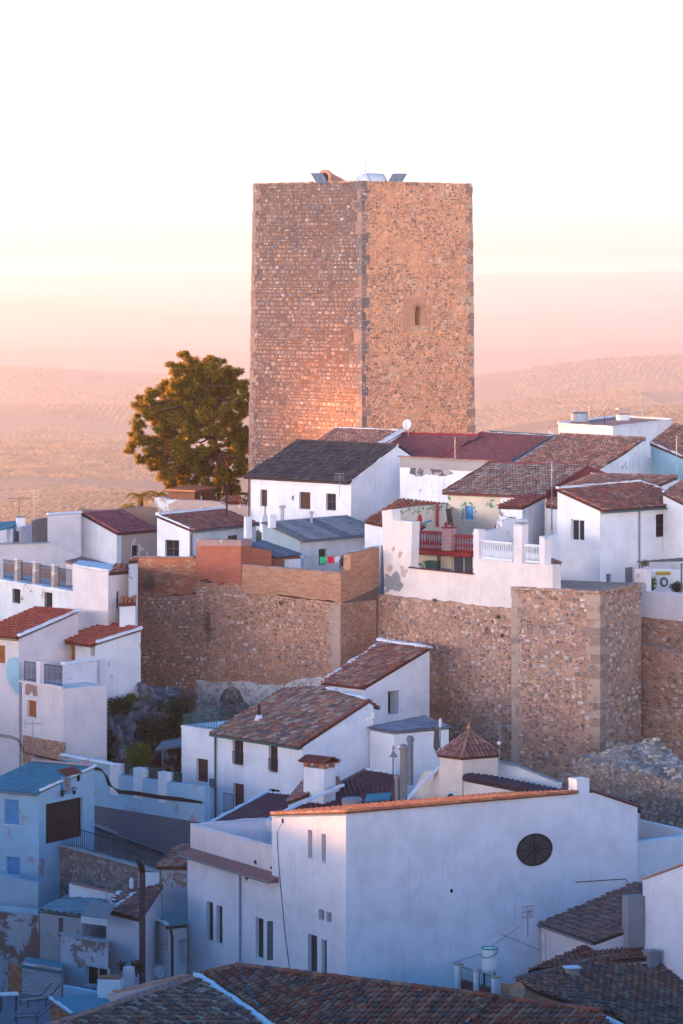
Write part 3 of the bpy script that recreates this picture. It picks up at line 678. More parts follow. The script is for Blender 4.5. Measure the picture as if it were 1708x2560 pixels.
def tower_face(b0, b1, t0, t1, mat, name, holes=()):
    """battered wall as a fine sheet pushed in and out by noise; holes as (s0,s1,z0,z1) in metres"""
    m = MB(); n = Vector(((b1-b0).y, -(b1-b0).x, 0)).normalized(); Ln = (b1-b0).length; H = t0.z-b0.z
    ss = [0, 1.]; zsx = [0, 1.]
    k = int(Ln/.16); ss = [i/k for i in range(k+1)]; k2 = int(H/.16); zs = [i/k2 for i in range(k2+1)]
    def pt(a, b):
        p = b0.lerp(b1, a).lerp(t0.lerp(t1, a), b)
        e = min(a, 1-a)*Ln; dsp = noise.fractal(Vector((p.x*1.1+p.y*.7, p.y*.3, p.z*1.6)), .8, 2, 3)*.05
        if b > .999: p = p+UP*(noise.noise(Vector((p.x*3, p.y*3, 1)))*.10-.02)
        return p+n*dsp*(min(1, e/.3))
    G = [[pt(a, b) for a in ss] for b in zs]
    for j in range(k2):
        for i in range(k):
            s = (ss[i]+ss[i+1])/2*Ln; z = (zs[j]+zs[j+1])/2*H+b0.z
            if any(h[0] < s < h[1] and h[2] < z < h[3] for h in holes): continue
            q = [G[j][i], G[j][i+1], G[j+1][i+1], G[j+1][i]]
            m.add(q, [(ss[i]*Ln, q[0].z), (ss[i+1]*Ln, q[1].z), (ss[i+1]*Ln, q[2].z), (ss[i]*Ln, q[3].z)])
    return m.build(name, mat, T)
def on_right(u, v): return onv(BB.lerp(TB, .6), BC.lerp(TC, .6), u, v)
wa, wb_ = on_right(1010, 745), on_right(1071, 822); fdir = (BC-BB).normalized(); fn = Vector((fdir.y, -fdir.x, 0))
def sR(p): return (Vector((p.x, p.y, 0))-Vector((BB.x, BB.y, 0))).dot(fdir)
hole = (sR(wa)+.12, sR(wb_)-.12, wb_.z+.12, wa.z-.12)
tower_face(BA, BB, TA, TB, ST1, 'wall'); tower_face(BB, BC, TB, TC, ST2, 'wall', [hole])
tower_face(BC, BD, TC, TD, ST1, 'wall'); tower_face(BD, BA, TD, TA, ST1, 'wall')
m = MB(); m.add([TA-UP*.35, TB-UP*.35, TC-UP*.35, TD-UP*.35]); m.build('roof_terrace', GREY, T)
m = MB()
for a, b in ((TA, TB), (TB, TC), (TC, TD), (TD, TA)):
    t, n, Ln = frame_of(a, b); k = int(Ln/.55); rr = random.Random(int(Ln*100+a.x*10))
    for i in range(k):
        h_ = rr.uniform(.0, .05)
        m.box(a+t*(Ln*i/k+.01)-UP*.30-n*.42, t*(Ln/k-.02), n*.40, UP*(.30+h_-.02), (.4, .3, .25))
m.build('parapet_stones', ST2, T)
def quoins(T, lo, hi, ta, tb, mats, seed, h0=.32, h1=.55, proud=.05, long_=.62, short=.34):
    rr = random.Random(seed); z = lo.z; i = 0
    while z < hi.z-.3:
        h = rr.uniform(h0, h1); h = min(h, hi.z-z); k = (z-lo.z)/(hi.z-lo.z); p = lo.lerp(hi, k); i += 1
        la, lb = (long_, short) if i % 2 else (short, long_); la *= rr.uniform(.8, 1.25); lb *= rr.uniform(.8, 1.25); pr = proud*rr.uniform(.2, 1.5)
        na = Vector((-ta.y, ta.x, 0)); nb = Vector((tb.y, -tb.x, 0))
        if na.dot(tb) > 0: na = -na
        if nb.dot(ta) > 0: nb = -nb
        o = p-ta*0+na*pr+nb*pr
        o.z = z+.012
        mb = MB(); mt = mats[0] if rr.random() < .6 else mats[1]
        q = [o, o+ta*la, o+tb*lb, o+ta*la+tb*lb]
        lw = h-.024
        pts = [o, o+ta*la, o+ta*la+tb*lb, o+tb*lb]
        if (pts[1]-pts[0]).cross(pts[2]-pts[0]).z < 0: pts = pts[::-1]
        bt = [Vector((x.x, x.y, o.z)) for x in pts]; tp = [x+UP*lw for x in bt]
        mb.add(tp); mb.add(bt[::-1])
        for k2 in range(4): mb.add([bt[k2], bt[(k2+1) % 4], tp[(k2+1) % 4], tp[k2]])
        z += h; mb.build('corner_stone', mt, T)
eA = (TB-TA).normalized(); eB = (TC-TB).normalized()
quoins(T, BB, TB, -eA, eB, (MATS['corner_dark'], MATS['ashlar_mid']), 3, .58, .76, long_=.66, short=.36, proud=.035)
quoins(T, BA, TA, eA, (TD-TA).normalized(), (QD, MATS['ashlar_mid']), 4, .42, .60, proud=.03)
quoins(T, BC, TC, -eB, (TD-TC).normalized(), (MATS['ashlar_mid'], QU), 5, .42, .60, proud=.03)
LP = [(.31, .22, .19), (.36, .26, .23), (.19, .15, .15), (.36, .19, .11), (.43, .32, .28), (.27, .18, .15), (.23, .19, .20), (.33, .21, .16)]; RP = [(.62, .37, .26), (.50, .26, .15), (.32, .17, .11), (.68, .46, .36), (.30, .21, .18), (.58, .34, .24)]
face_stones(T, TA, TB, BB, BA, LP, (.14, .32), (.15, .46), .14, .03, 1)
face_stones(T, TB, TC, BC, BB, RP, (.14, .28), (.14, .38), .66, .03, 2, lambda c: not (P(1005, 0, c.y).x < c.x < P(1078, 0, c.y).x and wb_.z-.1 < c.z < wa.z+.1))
# arched window in its brick frame
fr0 = hole
def RW(s, z, d=0.):
    k = (z-BB.z)/(TB.z-BB.z); b = BB.lerp(TB, k); return Vector((b.x, b.y, 0))+fdir*s-fn*d+UP*z
s0, s1, z0, z1 = hole; s0 -= .12; s1 += .12; z0 -= .12; z1 += .12
m = MB(); cs_, w2 = (sR(on_right(1042, 790))), .27; za = on_right(1042, 813).z; zs_ = on_right(1042, 775).z
loop = [(cs_-w2, za), (cs_-w2, zs_)]+[(cs_-w2*math.cos(math.pi*k/10), zs_+w2*math.sin(math.pi*k/10)) for k in range(1, 10)]+[(cs_+w2, zs_), (cs_+w2, za)]
lo_ = [Vector((s0, z0, 0)), Vector((s1, z0, 0)), Vector((s1, z1, 0)), Vector((s0, z1, 0))]; li = [Vector((a, b, 0)) for a, b in loop]
fl_ = lo_+li
for tri in geometry.tessellate_polygon([lo_, li]):
    tv = [fl_[k] for k in tri]
    if (tv[1]-tv[0]).cross(tv[2]-tv[0]).z < 0: tv = tv[::-1]
    m.add([RW(c.x, c.y, .02) for c in tv], [(c.x, c.y) for c in tv])
for a, b in zip(loop, loop[1:]+loop[:1]): m.add([RW(a[0], a[1], .02), RW(a[0], a[1], .6), RW(b[0], b[1], .6), RW(b[0], b[1], .02)], [(0, a[1]), (.6, a[1]), (.6, b[1]), (0, b[1])])
for (a, b, c_, d_) in ((s0, z0, s0, z1), (s1, z0, s1, z1)): m.add([RW(a, b, -.05), RW(a, b, .1), RW(c_, d_, .1), RW(c_, d_, -.05)])
wf = m.build('window', BRW, T)
m = MB()
for a, b in zip(loop[1:], loop[2:-1]):
    def o_(p, k): return (cs_+(p[0]-cs_)*k, zs_+(p[1]-zs_)*k)
    a2, b2 = o_(a, 1.7), o_(b, 1.7); a1, b1_ = o_(a, 1.02), o_(b, 1.02); e = .93
    m.add([RW(*a1, -.02), RW(a1[0]+(b1_[0]-a1[0])*e, a1[1]+(b1_[1]-a1[1])*e, -.02), RW(a2[0]+(b2[0]-a2[0])*e, a2[1]+(b2[1]-a2[1])*e, -.02), RW(*a2, -.02)][::-1])
m.build('arch_bricks', plain('arch_brick', (.46, .20, .12)), wf)
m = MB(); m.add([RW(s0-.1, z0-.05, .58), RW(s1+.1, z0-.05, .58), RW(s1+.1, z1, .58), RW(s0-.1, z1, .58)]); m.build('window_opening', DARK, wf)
m = MB(); m.box(RW(s0+.0, z0-.03, -.09), fdir*(s1-s0), -fn*.09, UP*.07); m.build('sill', QU, wf)
m = MB()
for (a, b, c_, d_) in ((s0-.1, z0, .13, z1-z0+.15), (s1-.03, z0, .13, z1-z0+.15), (s0+.032, z1, s1-s0-.064, .15)): m.box(RW(a, b, -.05), fdir*c_, -fn*.06, UP*d_)
m.build('brick_surround', plain('brick_pinkish', (.58, .28, .17)), wf)
# on the roof of the keep
tz = TB.z-.35
def top(u, Y): return Vector(((u-CX)*Y/F, Y, tz))
S = thing('stair_vault', 'brick barrel vault over the stair head on top of the stone tower', 'stair head', top(845, 230))
a = top(812, 229.5); b = top(893, 233); t = (b-a).normalized(); n = Vector((t.y, -t.x, 0)); m = MB(); hh, wv = 1.15, .45
def vp(p, h, k, r=1.): return p+n*wv*r*math.cos(math.pi*k/8)+UP*(h+wv*r*math.sin(math.pi*k/8))
for k in range(8): m.add([vp(a, hh-.45+.0, k), vp(b, -.3, k), vp(b, -.3, k+1), vp(a, hh-.45, k+1)])
for sgn in (1, -1): m.add([a+n*wv*sgn, b+n*wv*sgn, b+n*wv*sgn-UP*.3, a+n*wv*sgn+UP*(hh-.45)])
fr = [a+n*wv, ]+[vp(a, hh-.45, k) for k in range(9)]+[a-n*wv]; m.add(fr); m.build('vault', BRW, S)
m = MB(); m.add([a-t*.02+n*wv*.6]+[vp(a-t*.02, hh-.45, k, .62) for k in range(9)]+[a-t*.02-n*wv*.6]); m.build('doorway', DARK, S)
m = MB()
for k in range(8):
    m.add([vp(a-t*.04, hh-.45, k, .66), vp(a-t*.04, hh-.45, k, 1.08), vp(a-t*.04, hh-.45, k+1, 1.08), vp(a-t*.04, hh-.45, k+1, .66)]); m.add([vp(a-t*.04, hh-.45, k, 1.08), vp(a+t*.2, hh-.45, k, 1.08), vp(a+t*.2, hh-.45, k+1, 1.08), vp(a-t*.04, hh-.45, k+1, 1.08)])
m.build('arch_rim', BRW, S)
S = thing('water_tank', 'rounded whitish metal tank on top of the stone tower', 'tank', top(927, 229))
a, b = top(908, 228.5), top(950, 229.2); m = MB(); t = (b-a).normalized(); n = Vector((t.y, -t.x, 0)); r_ = .72
prof = [(0, .82), (.0, .0), (1, 0), (1, .82)]
ends = [a-t*.38, a-t*.2, a, b, b+t*.12]; rs_ = [.35, .62, .74, .74, .66]
R_ = [[p+n*r*math.cos(math.pi*k/10)+UP*(.30+r*math.sin(math.pi*k/10)*.85) for k in range(11)]+[p-n*r, p+n*r] for p, r in zip(ends, rs_)]
for A, B in zip(R_, R_[1:]):
    for k in range(12): m.add([A[k], B[k], B[(k+1) % 13], A[(k+1) % 13]])
m.add(R_[0]); m.add(R_[-1][::-1]); m.build('shell', plaster('tank_metal', (.55, .58, .60), (.4, .3, .25), .62, .4, 31), S)
m = MB()
for p in (a, b):
    m.tube([p+n*.76*math.cos(math.pi*k/10)+UP*(.30+.76*math.sin(math.pi*k/10)*.85) for k in range(11)], .025, 5)
m.build('band', GALV, S)
def panel(label, u0, u1, Y, lean):
    S = thing('solar_panel', label, 'solar panel', top((u0+u1)/2, Y), 'solar panels on the tower')
    a, b = top(u0, Y), top(u1, Y); m = MB(); d = Vector((lean*.34, .35, 1.0)); q = [a+UP*.25, b+UP*.25, b+UP*.05+d*.85+Vector((lean*.1, 0, 0)), a+UP*.05+d*.85+Vector((lean*.1, 0, 0))]
    nn = (q[1]-q[0]).cross(q[2]-q[0]).normalized()*.05
    m.add(q); m.add([p-nn for p in q][::-1])
    for i in range(4): m.add([q[i], q[i]-nn, q[(i+1) % 4]-nn, q[(i+1) % 4]])
    m.build('panel', LGREY, S)
    for k in (.25, .75):
        m = MB(); p = a.lerp(b, k); m.tube([p-Vector((0, .12, 0)), p+d*.55-Vector((0, .1, 0))+UP*.1], .03, 4); m.tube([p+Vector((0, .5, 0)), p+d*.5], .025, 4); m.build('strut', GALV, S)
panel('left solar panel leaning on struts beside the brick stair vault on the tower', 792, 822, 227.0, -1)
panel('solar panel leaning on struts to the right of the round tank on the tower', 967, 1003, 228.0, 1)
m = MB(); p = top(914, 231); m.tube([p, p+UP*1.6, p+UP*3.2], [.05, .035, .02], 6); single('mast', 'thin tall lightning mast on top of the stone tower', 'mast', m, GALV)
# floodlight at the foot of the keep (its orange pool shows on the stones)
FLp = Vector((TB.x-4.6, TB.y-2.8, -11.0))
S = thing('floodlight', 'small floodlight lighting the foot of the tower from behind the roofs', 'floodlight', FLp-UP*3)
m = MB(); m.tube([FLp-UP*3.4, FLp-UP*.15], .04, 6); m.build('post', IRON, S)
m = MB(); m.cbox(FLp-UP*.3, .3, .14, .2, 0); m.build('lamp_housing', IRON, S)
fl = bpy.data.lights.new('floodlight_lamp', 'SPOT'); fl.energy = 3400; fl.color = (1, .36, .10); fl.spot_size = R(125); fl.spot_blend = 1; fl.shadow_soft_size = .15
fo = bpy.data.objects.new('floodlight_lamp', fl); COL.objects.link(fo); fo.location = FLp; fo.rotation_euler = (Vector((TB.x-2.2, TB.y+2.0, -7.5))-FLp).to_track_quat('-Z', 'Y').to_euler()

# ================================================ foliage
def leafmat(name, a, b, c=None, tr=.25):
    g = NG(name); o = g.n('TexCoord').outputs['Object']; at = g.n('Attribute'); at.attribute_name = 'tint'; sp = g.n('SeparateColor'); g.l(at.outputs['Color'], sp.inputs[0])
    cc = g.mix(sp.outputs[0], a, b); g.col(cc); g.b.inputs['Roughness'].default_value = .7
    tl = g.n('BsdfTranslucent'); g.l(g.mix(sp.outputs[0], tuple(min(1, x*1.6) for x in (a[0]*1.5, a[1], a[2]*.5)), tuple(min(1, x*1.6) for x in (b[0]*1.5, b[1], b[2]*.5))), tl.inputs[0])
    ms = g.n('MixShader'); ms.inputs[0].default_value = tr; g.l(g.b.outputs[0], ms.inputs[1]); g.l(tl.outputs[0], ms.inputs[2])
    g.l(ms.outputs[0], g.t.nodes['Material Output'].inputs['Surface']); return g.m
PINE = leafmat('pine_needles', (.028, .055, .014), (.36, .27, .03), tr=.5)  # gold of the low sun is put into the lighter needle colour
HEDGE = leafmat('hedge_leaves', (.03, .05, .015), (.20, .20, .03)); BUSHM = leafmat('bush_leaves', (.02, .03, .016), (.05, .06, .03), tr=.15)
YBUSH = leafmat('round_bush_leaves', (.06, .09, .015), (.13, .17, .03), tr=.25); PALM = leafmat('palm_leaves', (.12, .13, .02), (.34, .28, .04), tr=.45); DRY = leafmat('dry_twigs', (.10, .07, .06), (.17, .12, .10), tr=.1)
def leaves(m, c, rad, n, size, rnd, flat=1., up=0., shell=.5):
    for _ in range(n):
        d = Vector((rnd.gauss(0, 1), rnd.gauss(0, 1), rnd.gauss(0, 1))).normalized(); rr = rnd.random()**shell
        p = c+Vector((d.x*rad[0], d.y*rad[1], d.z*rad[2]))*rr
        ax = (d+Vector((rnd.gauss(0, .5), rnd.gauss(0, .5), rnd.gauss(0, .5)+up))).normalized(); sd_ = ax.cross(Vector((rnd.gauss(0, 1), rnd.gauss(0, 1), rnd.gauss(0, 1)))).normalized()
        s = size*rnd.uniform(.6, 1.3); t = rnd.random(); cl = (t, t, t)
        m.add([p-sd_*s*.35*flat, p+ax*s-sd_*s*.1, p+ax*s*1.05+sd_*s*.1, p+sd_*s*.35*flat], [(0, 0)]*4, cl)
def branch(m, a, b, r0, r1, rnd, k=5, wob=.12):
    pts = []; Ln = (b-a).length
    for i in range(k+1):
        f = i/k; p = a.lerp(b, f)
        if 0 < i < k: p += Vector((rnd.uniform(-1, 1), rnd.uniform(-1, 1), rnd.uniform(-.6, 1)))*Ln*wob*.5
        pts.append(p)
    m.tube(pts, [r0+(r1-r0)*i/k for i in range(k+1)], 6)
def zr(x, y, Y): return P(280+x*.2551, 860+y*.2551, Y)
TY = 238; s_ = .2551*TY/F; rnd = random.Random(11)
T = thing('pine_tree', 'large leaning pine tree with gold-lit needles beside the tower', 'tree', Vector((zr(1180, 1420, TY).x, TY, -16)))
m = MB(); tr = [zr(1150, 1540, TY)-UP*2, zr(1130, 1400, TY), zr(1090, 1230, TY), zr(1040, 1080, TY), zr(990, 940, TY), zr(940, 800, TY), zr(890, 600, TY), zr(880, 400, TY), zr(860, 250, TY)]
m.tube(tr, [.36, .34, .31, .28, .24, .19, .14, .09, .04], 9); BARK = plain('pine_bark', (.15, .075, .055), .95, 0, .5, 3); m.build('trunk', BARK, T, True)
CL = [(760, 180, 105), (640, 240, 80), (900, 240, 130), (1070, 250, 95), (1170, 330, 95), (700, 380, 150), (950, 430, 200), (1200, 470, 125), (520, 450, 80), (400, 510, 75), (560, 560, 140), (290, 580, 60), (330, 670, 115), (800, 620, 200), (1080, 650, 200), (1290, 640, 75), (1310, 500, 50),
      (500, 720, 110), (640, 800, 120), (1260, 850, 95), (1150, 800, 110), (260, 940, 95), (170, 1010, 65), (420, 960, 80), (560, 930, 95), (720, 980, 110), (300, 1110, 55), (450, 1080, 105), (410, 1180, 45), (600, 1120, 120), (760, 1150, 100), (560, 1270, 75), (700, 1260, 95), (850, 1190, 90),
      (1260, 1050, 90), (1210, 1180, 110), (640, 1350, 80), (800, 1330, 70), (1080, 1370, 95), (1270, 1250, 70), (1000, 740, 140), (850, 790, 90), (1120, 950, 55), (1050, 1290, 75), (1180, 1400, 70), (900, 1040, 60), (980, 1390, 60), (560, 1380, 45), (1310, 1150, 50), (1320, 950, 50)]
lm = MB(); bm_ = MB(); r3 = random.Random(9); k0 = len(CL)
for _ in range(600):
    a_, b_ = r3.sample(CL[:k0], 2)
    if math.dist(a_[:2], b_[:2]) < 290 and len(CL) < k0+95: CL.append(((a_[0]+b_[0])/2+r3.uniform(-20, 20), (a_[1]+b_[1])/2+r3.uniform(-20, 20), min(a_[2], b_[2])*r3.uniform(.6, .85)))
for x, y, r in CL:
    yy = rnd.uniform(-1, 1)*min(420, 460-abs(x-850)*.35)*.8; c = zr(x, y, TY); c.y += yy*s_
    for q in range(13 if r > 70 else 7):
        o = Vector([max(-1.25, min(1.25, rnd.gauss(0, .9))) for _ in range(3)])*r*s_*.62; rr = r*s_*rnd.uniform(.18, .46)
        leaves(lm, c+o, (rr*1.15, rr*1.2, rr*.7), int(36+r*1.9), .17, rnd, .32, .25, .75)
    k = min(range(3, 9), key=lambda i: (tr[i]-c).length+(abs(tr[i].z-c.z+.3)*.6)); branch(bm_, tr[k], c, .085 if r > 90 else .06, .02, rnd, 6, .16)
    for q in range(3): branch(bm_, c, c+Vector((rnd.uniform(-1, 1), rnd.uniform(-1, 1), rnd.uniform(-.2, .8)))*r*s_*.9, .025, .008, rnd, 3, .2)
lm.build('crown', PINE, T); bm_.build('limbs', BARK, T, True)

def bush(label, u, v, Y, ru, rv, mat, n=900, size=.09, name='bush', cat='bush', group=None, depth=None, loc=None, squar=False):
    c = P(u, v, Y); rx, rz = ru*Y/F, rv*Y/F; T = thing(name, label, cat, c-UP*rz, group); m = MB(); rnd = random.Random(int(u*3+v))
    k = 7
    if squar:
        for _ in range(n):
            d = Vector((rnd.uniform(-1, 1), rnd.uniform(-1, 1), rnd.uniform(-1, 1))); ax = max(abs(d.x), abs(d.y), abs(d.z)); d = d/ax*rnd.uniform(.85, 1); leaves(m, c+Vector((d.x*rx, d.y*(depth or rx), d.z*rz)), (.01, .01, .01), 1, size, rnd)
    else:
        for i in range(k*3):
            d = Vector((rnd.gauss(0, 1), rnd.gauss(0, 1), rnd.gauss(0, 1))).normalized()*.52; q = rnd.uniform(.35, .62)
            leaves(m, c+Vector((d.x*rx, d.y*(depth or rx), d.z*rz)), (rx*q, (depth or rx)*q, rz*q), int(n/k/3*(1)), size, rnd, .9, .2, .4)
    m.build('foliage', mat, T); m = MB()
    for i in range(5): branch(m, c-UP*rz*1.05, c+Vector((rnd.uniform(-.6, .6)*rx, rnd.uniform(-.6, .6)*rx, rnd.uniform(0, .7)*rz)), .03, .01, rnd, 4)
    m.build('stems', BARK, T); return T
def palm(label, u, v, Y, size, n, seed):
    c = P(u, v, Y); T = thing('palm_tree', label, 'palm', c-UP*1.6); rnd = random.Random(seed); m = MB(); m.tube([c-UP*1.7, c-UP*.2, c], [.2, .17, .12], 8); m.build('trunk', BARK, T)
    for i in range(n):
        a = i*2.399; el = rnd.uniform(.1, 1.2); m = MB(); d = Vector((math.cos(a), math.sin(a), 0)); pts = []
        for k in range(8):
            f = k/7; pts.append(c+d*size*f*math.cos(el*.6)+UP*size*(math.sin(el)*f-.75*f*f))
        m.tube(pts, [.018]*7+[.005], 4, (.8, .8, .8))
        for k in range(1, 27):
            f = k/27*7; j = min(6, int(f)); p = pts[j].lerp(pts[j+1], f-j); t = (pts[j+1]-pts[j]).normalized(); s = t.cross(UP).normalized(); ll = size*.30*math.sin(math.pi*(k/27*.85+.12)); q = rnd.random()
            for sg in (-1, 1):
                e = p+(s*sg*.85+t*.55-UP*.25)*ll; m.add([p-t*.018, p+t*.018, e], [(0, 0)]*3, (q, q, q))
        m.build('frond', PALM, T)
palm('palm with arching fronds left of the wooden shed under the pine', 352, 1240, 236, 1.25, 16, 1)
palm('taller palm clump touching the left end of the wooden shed', 398, 1236, 239, 1.2, 14, 2)
palm('low palm tops showing above the ruined wall at far left', 322, 1268, 237, .9, 11, 3)
bush('tall dark clipped cypress hedge piece right of the wooden shed', 541, 1238, 236, 9, 22, HEDGE, 900, .1, 'hedge', 'hedge', None, .4, None, True)
bush('rounded clipped cypress top behind the yellow playhouse', 588, 1228, 238, 11, 15, HEDGE, 900, .1, 'clipped_shrub', 'shrub', None, .5)
bush('low clipped hedge between the shed and the rounded cypress', 559, 1250, 236.5, 15, 16, HEDGE, 900, .1, 'hedge', 'hedge', None, .4, None, True)
bush('wide clipped hedge against the foot of the tower', 612, 1250, 237, 30, 18, HEDGE, 1500, .1, 'hedge', 'hedge', None, .5, None, True)
# ================================================ walls of the old castle
def jag(pts, p, q, amp, step, seed):
    rr = random.Random(seed); out = []
    for i, a in enumerate(pts):
        b = pts[(i+1) % len(pts)]; out.append(a)
        k = int((b-a).length/step); t = (b-a)
        if abs(t.z) > .8*t.length: continue
        for j in range(1, k): out.append(a.lerp(b, j/k)+UP*rr.uniform(-amp, amp))
    return out
def extr(T, name, mat, p, q, outline, proud=0., th=.3, amp=0., step=.3, seed=0):
    """outline seen in the photo, standing on the upright plane p-q, given thickness th backwards"""
    t, n, Ln = frame_of(p, q); pts = [onv(p+n*proud, q+n*proud, u, v) for u, v in outline]
    if amp: pts = jag(pts, p, q, amp, step, seed)
    fl = [Vector(((a-p).dot(t), a.z, 0)) for a in pts]; mb = MB()
    for tri in geometry.tessellate_polygon([fl]):
        tv = list(tri)
        if (fl[tv[1]]-fl[tv[0]]).cross(fl[tv[2]]-fl[tv[0]]).z < 0: tv = tv[::-1]
        mb.add([pts[k] for k in tv]); mb.add([pts[k]-n*th for k in tv[::-1]])
    A = sum(fl[i].x*fl[(i+1) % len(fl)].y-fl[(i+1) % len(fl)].x*fl[i].y for i in range(len(fl)))
    for i in range(len(pts)):
        a, b = pts[i], pts[(i+1) % len(pts)]
        if A < 0: a, b = b, a
        mb.add([a, a-n*th, b-n*th, b][::-1] if False else [b, a, a-n*th, b-n*th][::-1] if False else [a, a-n*th, b-n*th, b])
    return mb.build(name, mat, T)
def blob(u, v, ru, rv, seed, n=30):
    out = []
    for k in range(n):
        a = 2*math.pi*k/n; q = 1+noise.fractal(Vector((math.cos(a)*1.4+seed, math.sin(a)*1.4, seed*.7)), .6, 2.2, 4)*.75
        out.append((u+ru*q*math.cos(a), v+rv*q*math.sin(a)))
    return out
def base_of(ps, zb): return Vector((sum(p.x for p in ps)/len(ps), sum(p.y for p in ps)/len(ps), zb))
p853 = P(853, 1435, 183); p605 = lvl(p853, 605, 1415); ZB = -31
p342 = col_on(p605, (p605-p853), 342)
T = thing('castle_wall', 'high old castle wall with patched red and buff brick courses on top', 'wall', base_of([p342, p853], ZB))
def zrow(v, Y=185): return v
extr(T, 'stone_base', ST4, p605, p853, [(342, 1486), (392, 1492), (440, 1489), (489, 1486), (489, 1958), (300, 1958), (320, 1700), (322, 1560), (342, 1510)], 0, 2.5, .04, .3, 1)
extr(T, 'stone_base', ST4, p605, p853, [(489, 1455), (602, 1458), (700, 1490), (853, 1508), (853, 1958), (489, 1958)], .12, 2.6, .05, .3, 2)
extr(T, 'brick_top', BR1, p605, p853, [(342, 1394), (490, 1395), (490, 1480), (470, 1489), (440, 1484), (400, 1494), (342, 1488)], .04, .5, .03, .25, 3)
extr(T, 'brick_top', BR2, p605, p853, [(491, 1362), (602, 1364), (602, 1462), (560, 1455), (545, 1462), (520, 1448), (491, 1452)], .30, .7, .03, .2, 4)
extr(T, 'brick_top', BR3, p605, p853, [(603, 1413), (852, 1434), (852, 1504), (780, 1498), (700, 1486), (603, 1482)], .22, .5, .03, .25, 5)
extr(T, 'cement_cap', WB, p605, p853, [(490, 1349), (520, 1348), (560, 1350), (603, 1351), (603, 1366), (490, 1364)], .34, .8, .03, .2, 6)
coping(T, [onv(p605, p853, 342, 1394), onv(p605, p853, 490, 1395)], .6, .06, WB)
coping(T, [onv(p605, p853, 603, 1413), onv(p605, p853, 853, 1434)], .5, .05, WB)
# small brick side wall seen over the top
s1_ = onv(p605, p853, 605, 1365); s2_ = s1_+Vector((2.2, 2.2, 0))
m = MB(); a = onv(p605, p853, 604, 1364)-UP*0; b = lvl(a+UP*0, 695, 1388) if False else a+Vector((1.55, .9, -.35))
m.add([a-UP*1.5, b-UP*1.2, b, a]); m.add([a-UP*1.5-Vector((.1, .2, 0)), a-Vector((.1, .2, 0)), b-Vector((-.0, -.25, 0)), b-UP*1.2+Vector((0, .25, 0))]); m.add([a, b, b+Vector((0, .25, 0)), a+Vector((-.1, .25, 0))]); m.build('brick_top', BR2, T)
C945 = perp(p605, p853, 948, 1370)
extr(T, 'stone_base', plaster('wall_shadow_tone', (.17, .12, .10), (.26, .19, .15), .55, .5, 41, (.09, .07, .06)), p853, C945, [(853, 1506), (900, 1485), (948, 1465), (948, 1958), (853, 1958)], .05, 1.5, .04, .3, 7)  # wall return in shadow, its shade put into a dark base colour
extr(T, 'brick_top', BR3, p853, C945, [(853, 1434), (876, 1424), (877, 1386), (900, 1380), (948, 1368), (948, 1467), (900, 1488), (853, 1508)], .08, .5, .03, .25, 8)
m = MB()
t, n, Ln = frame_of(p605, p853); rr = random.Random(4); z = -24.5; k = 0; CBM = plaster('corner_block', (.46, .32, .25), (.32, .22, .17), .6, .4, 42)
zt = onv(p605, p853, 853, 1520).z
while z < zt:
    h = rr.uniform(.3, .42); w_ = rr.uniform(.5, .9); o = Vector((p853.x, p853.y, z))+n*.16
    m = MB(); m.box(o-t*w_, t*(w_+.08), -n*.3, UP*(h-.02)); z += h; m.build('corner_stone', CBM, T)
WPAL = [(.46, .30, .22), (.60, .44, .36), (.28, .19, .15), (.52, .26, .13), (.66, .54, .48), (.36, .28, .27), (.42, .24, .16)]
def on3(u, v, pr=.14): return onv(p605+n*pr, p853+n*pr, u, v)
face_stones(T, on3(490, 1462), on3(835, 1512), on3(835, 1698), on3(490, 1698), WPAL, (.12, .24), (.12, .34), .48, .03, 3)
face_stones(T, on3(344, 1495, .02), on3(486, 1494, .02), on3(486, 1760, .02), on3(326, 1760, .02), WPAL, (.12, .24), (.12, .34), .48, .03, 4)
# dry grass tufts growing out of the wall
def tuft(label, u, v, Y, ru, rv, mat=DRY, n=260, name='wall_weed', cat='weed', group='tufts growing from the castle wall', size=.16):
    c = P(u, v, Y); m = MB(); rnd = random.Random(int(u+v)); rx, rz = ru*Y/F, rv*Y/F
    for _ in range(n):
        p = c+Vector((rnd.gauss(0, .45)*rx, rnd.uniform(-.12, .1), rnd.gauss(0, .45)*rz)); d = Vector((rnd.gauss(0, .5), -rnd.random()*.4, rnd.gauss(-.4, .6))).normalized()*size*rnd.uniform(.5, 1.4); s = Vector((.008, .004, .008)); q = rnd.random()
        m.add([p-s, p+s, p+d], [(0, 0)]*3, (q, q, q))
    o = single(name, label, cat, m, mat, group); return o
tuft('wide dry tuft hanging from the brick top at the castle wall end', 376, 1458, onv(p605, p853, 376, 1458).y-.25, 28, 22, n=700)
tuft('long dry tuft trailing down the crack left of the middle of the castle wall', 519, 1560, onv(p605, p853, 519, 1560).y-.35, 12, 55, n=500, size=.22)
tuft('small green tuft on the ledge below the buff brick courses', 704, 1507, onv(p605, p853, 704, 1507).y-.35, 7, 6, BUSHM, 90, size=.1)
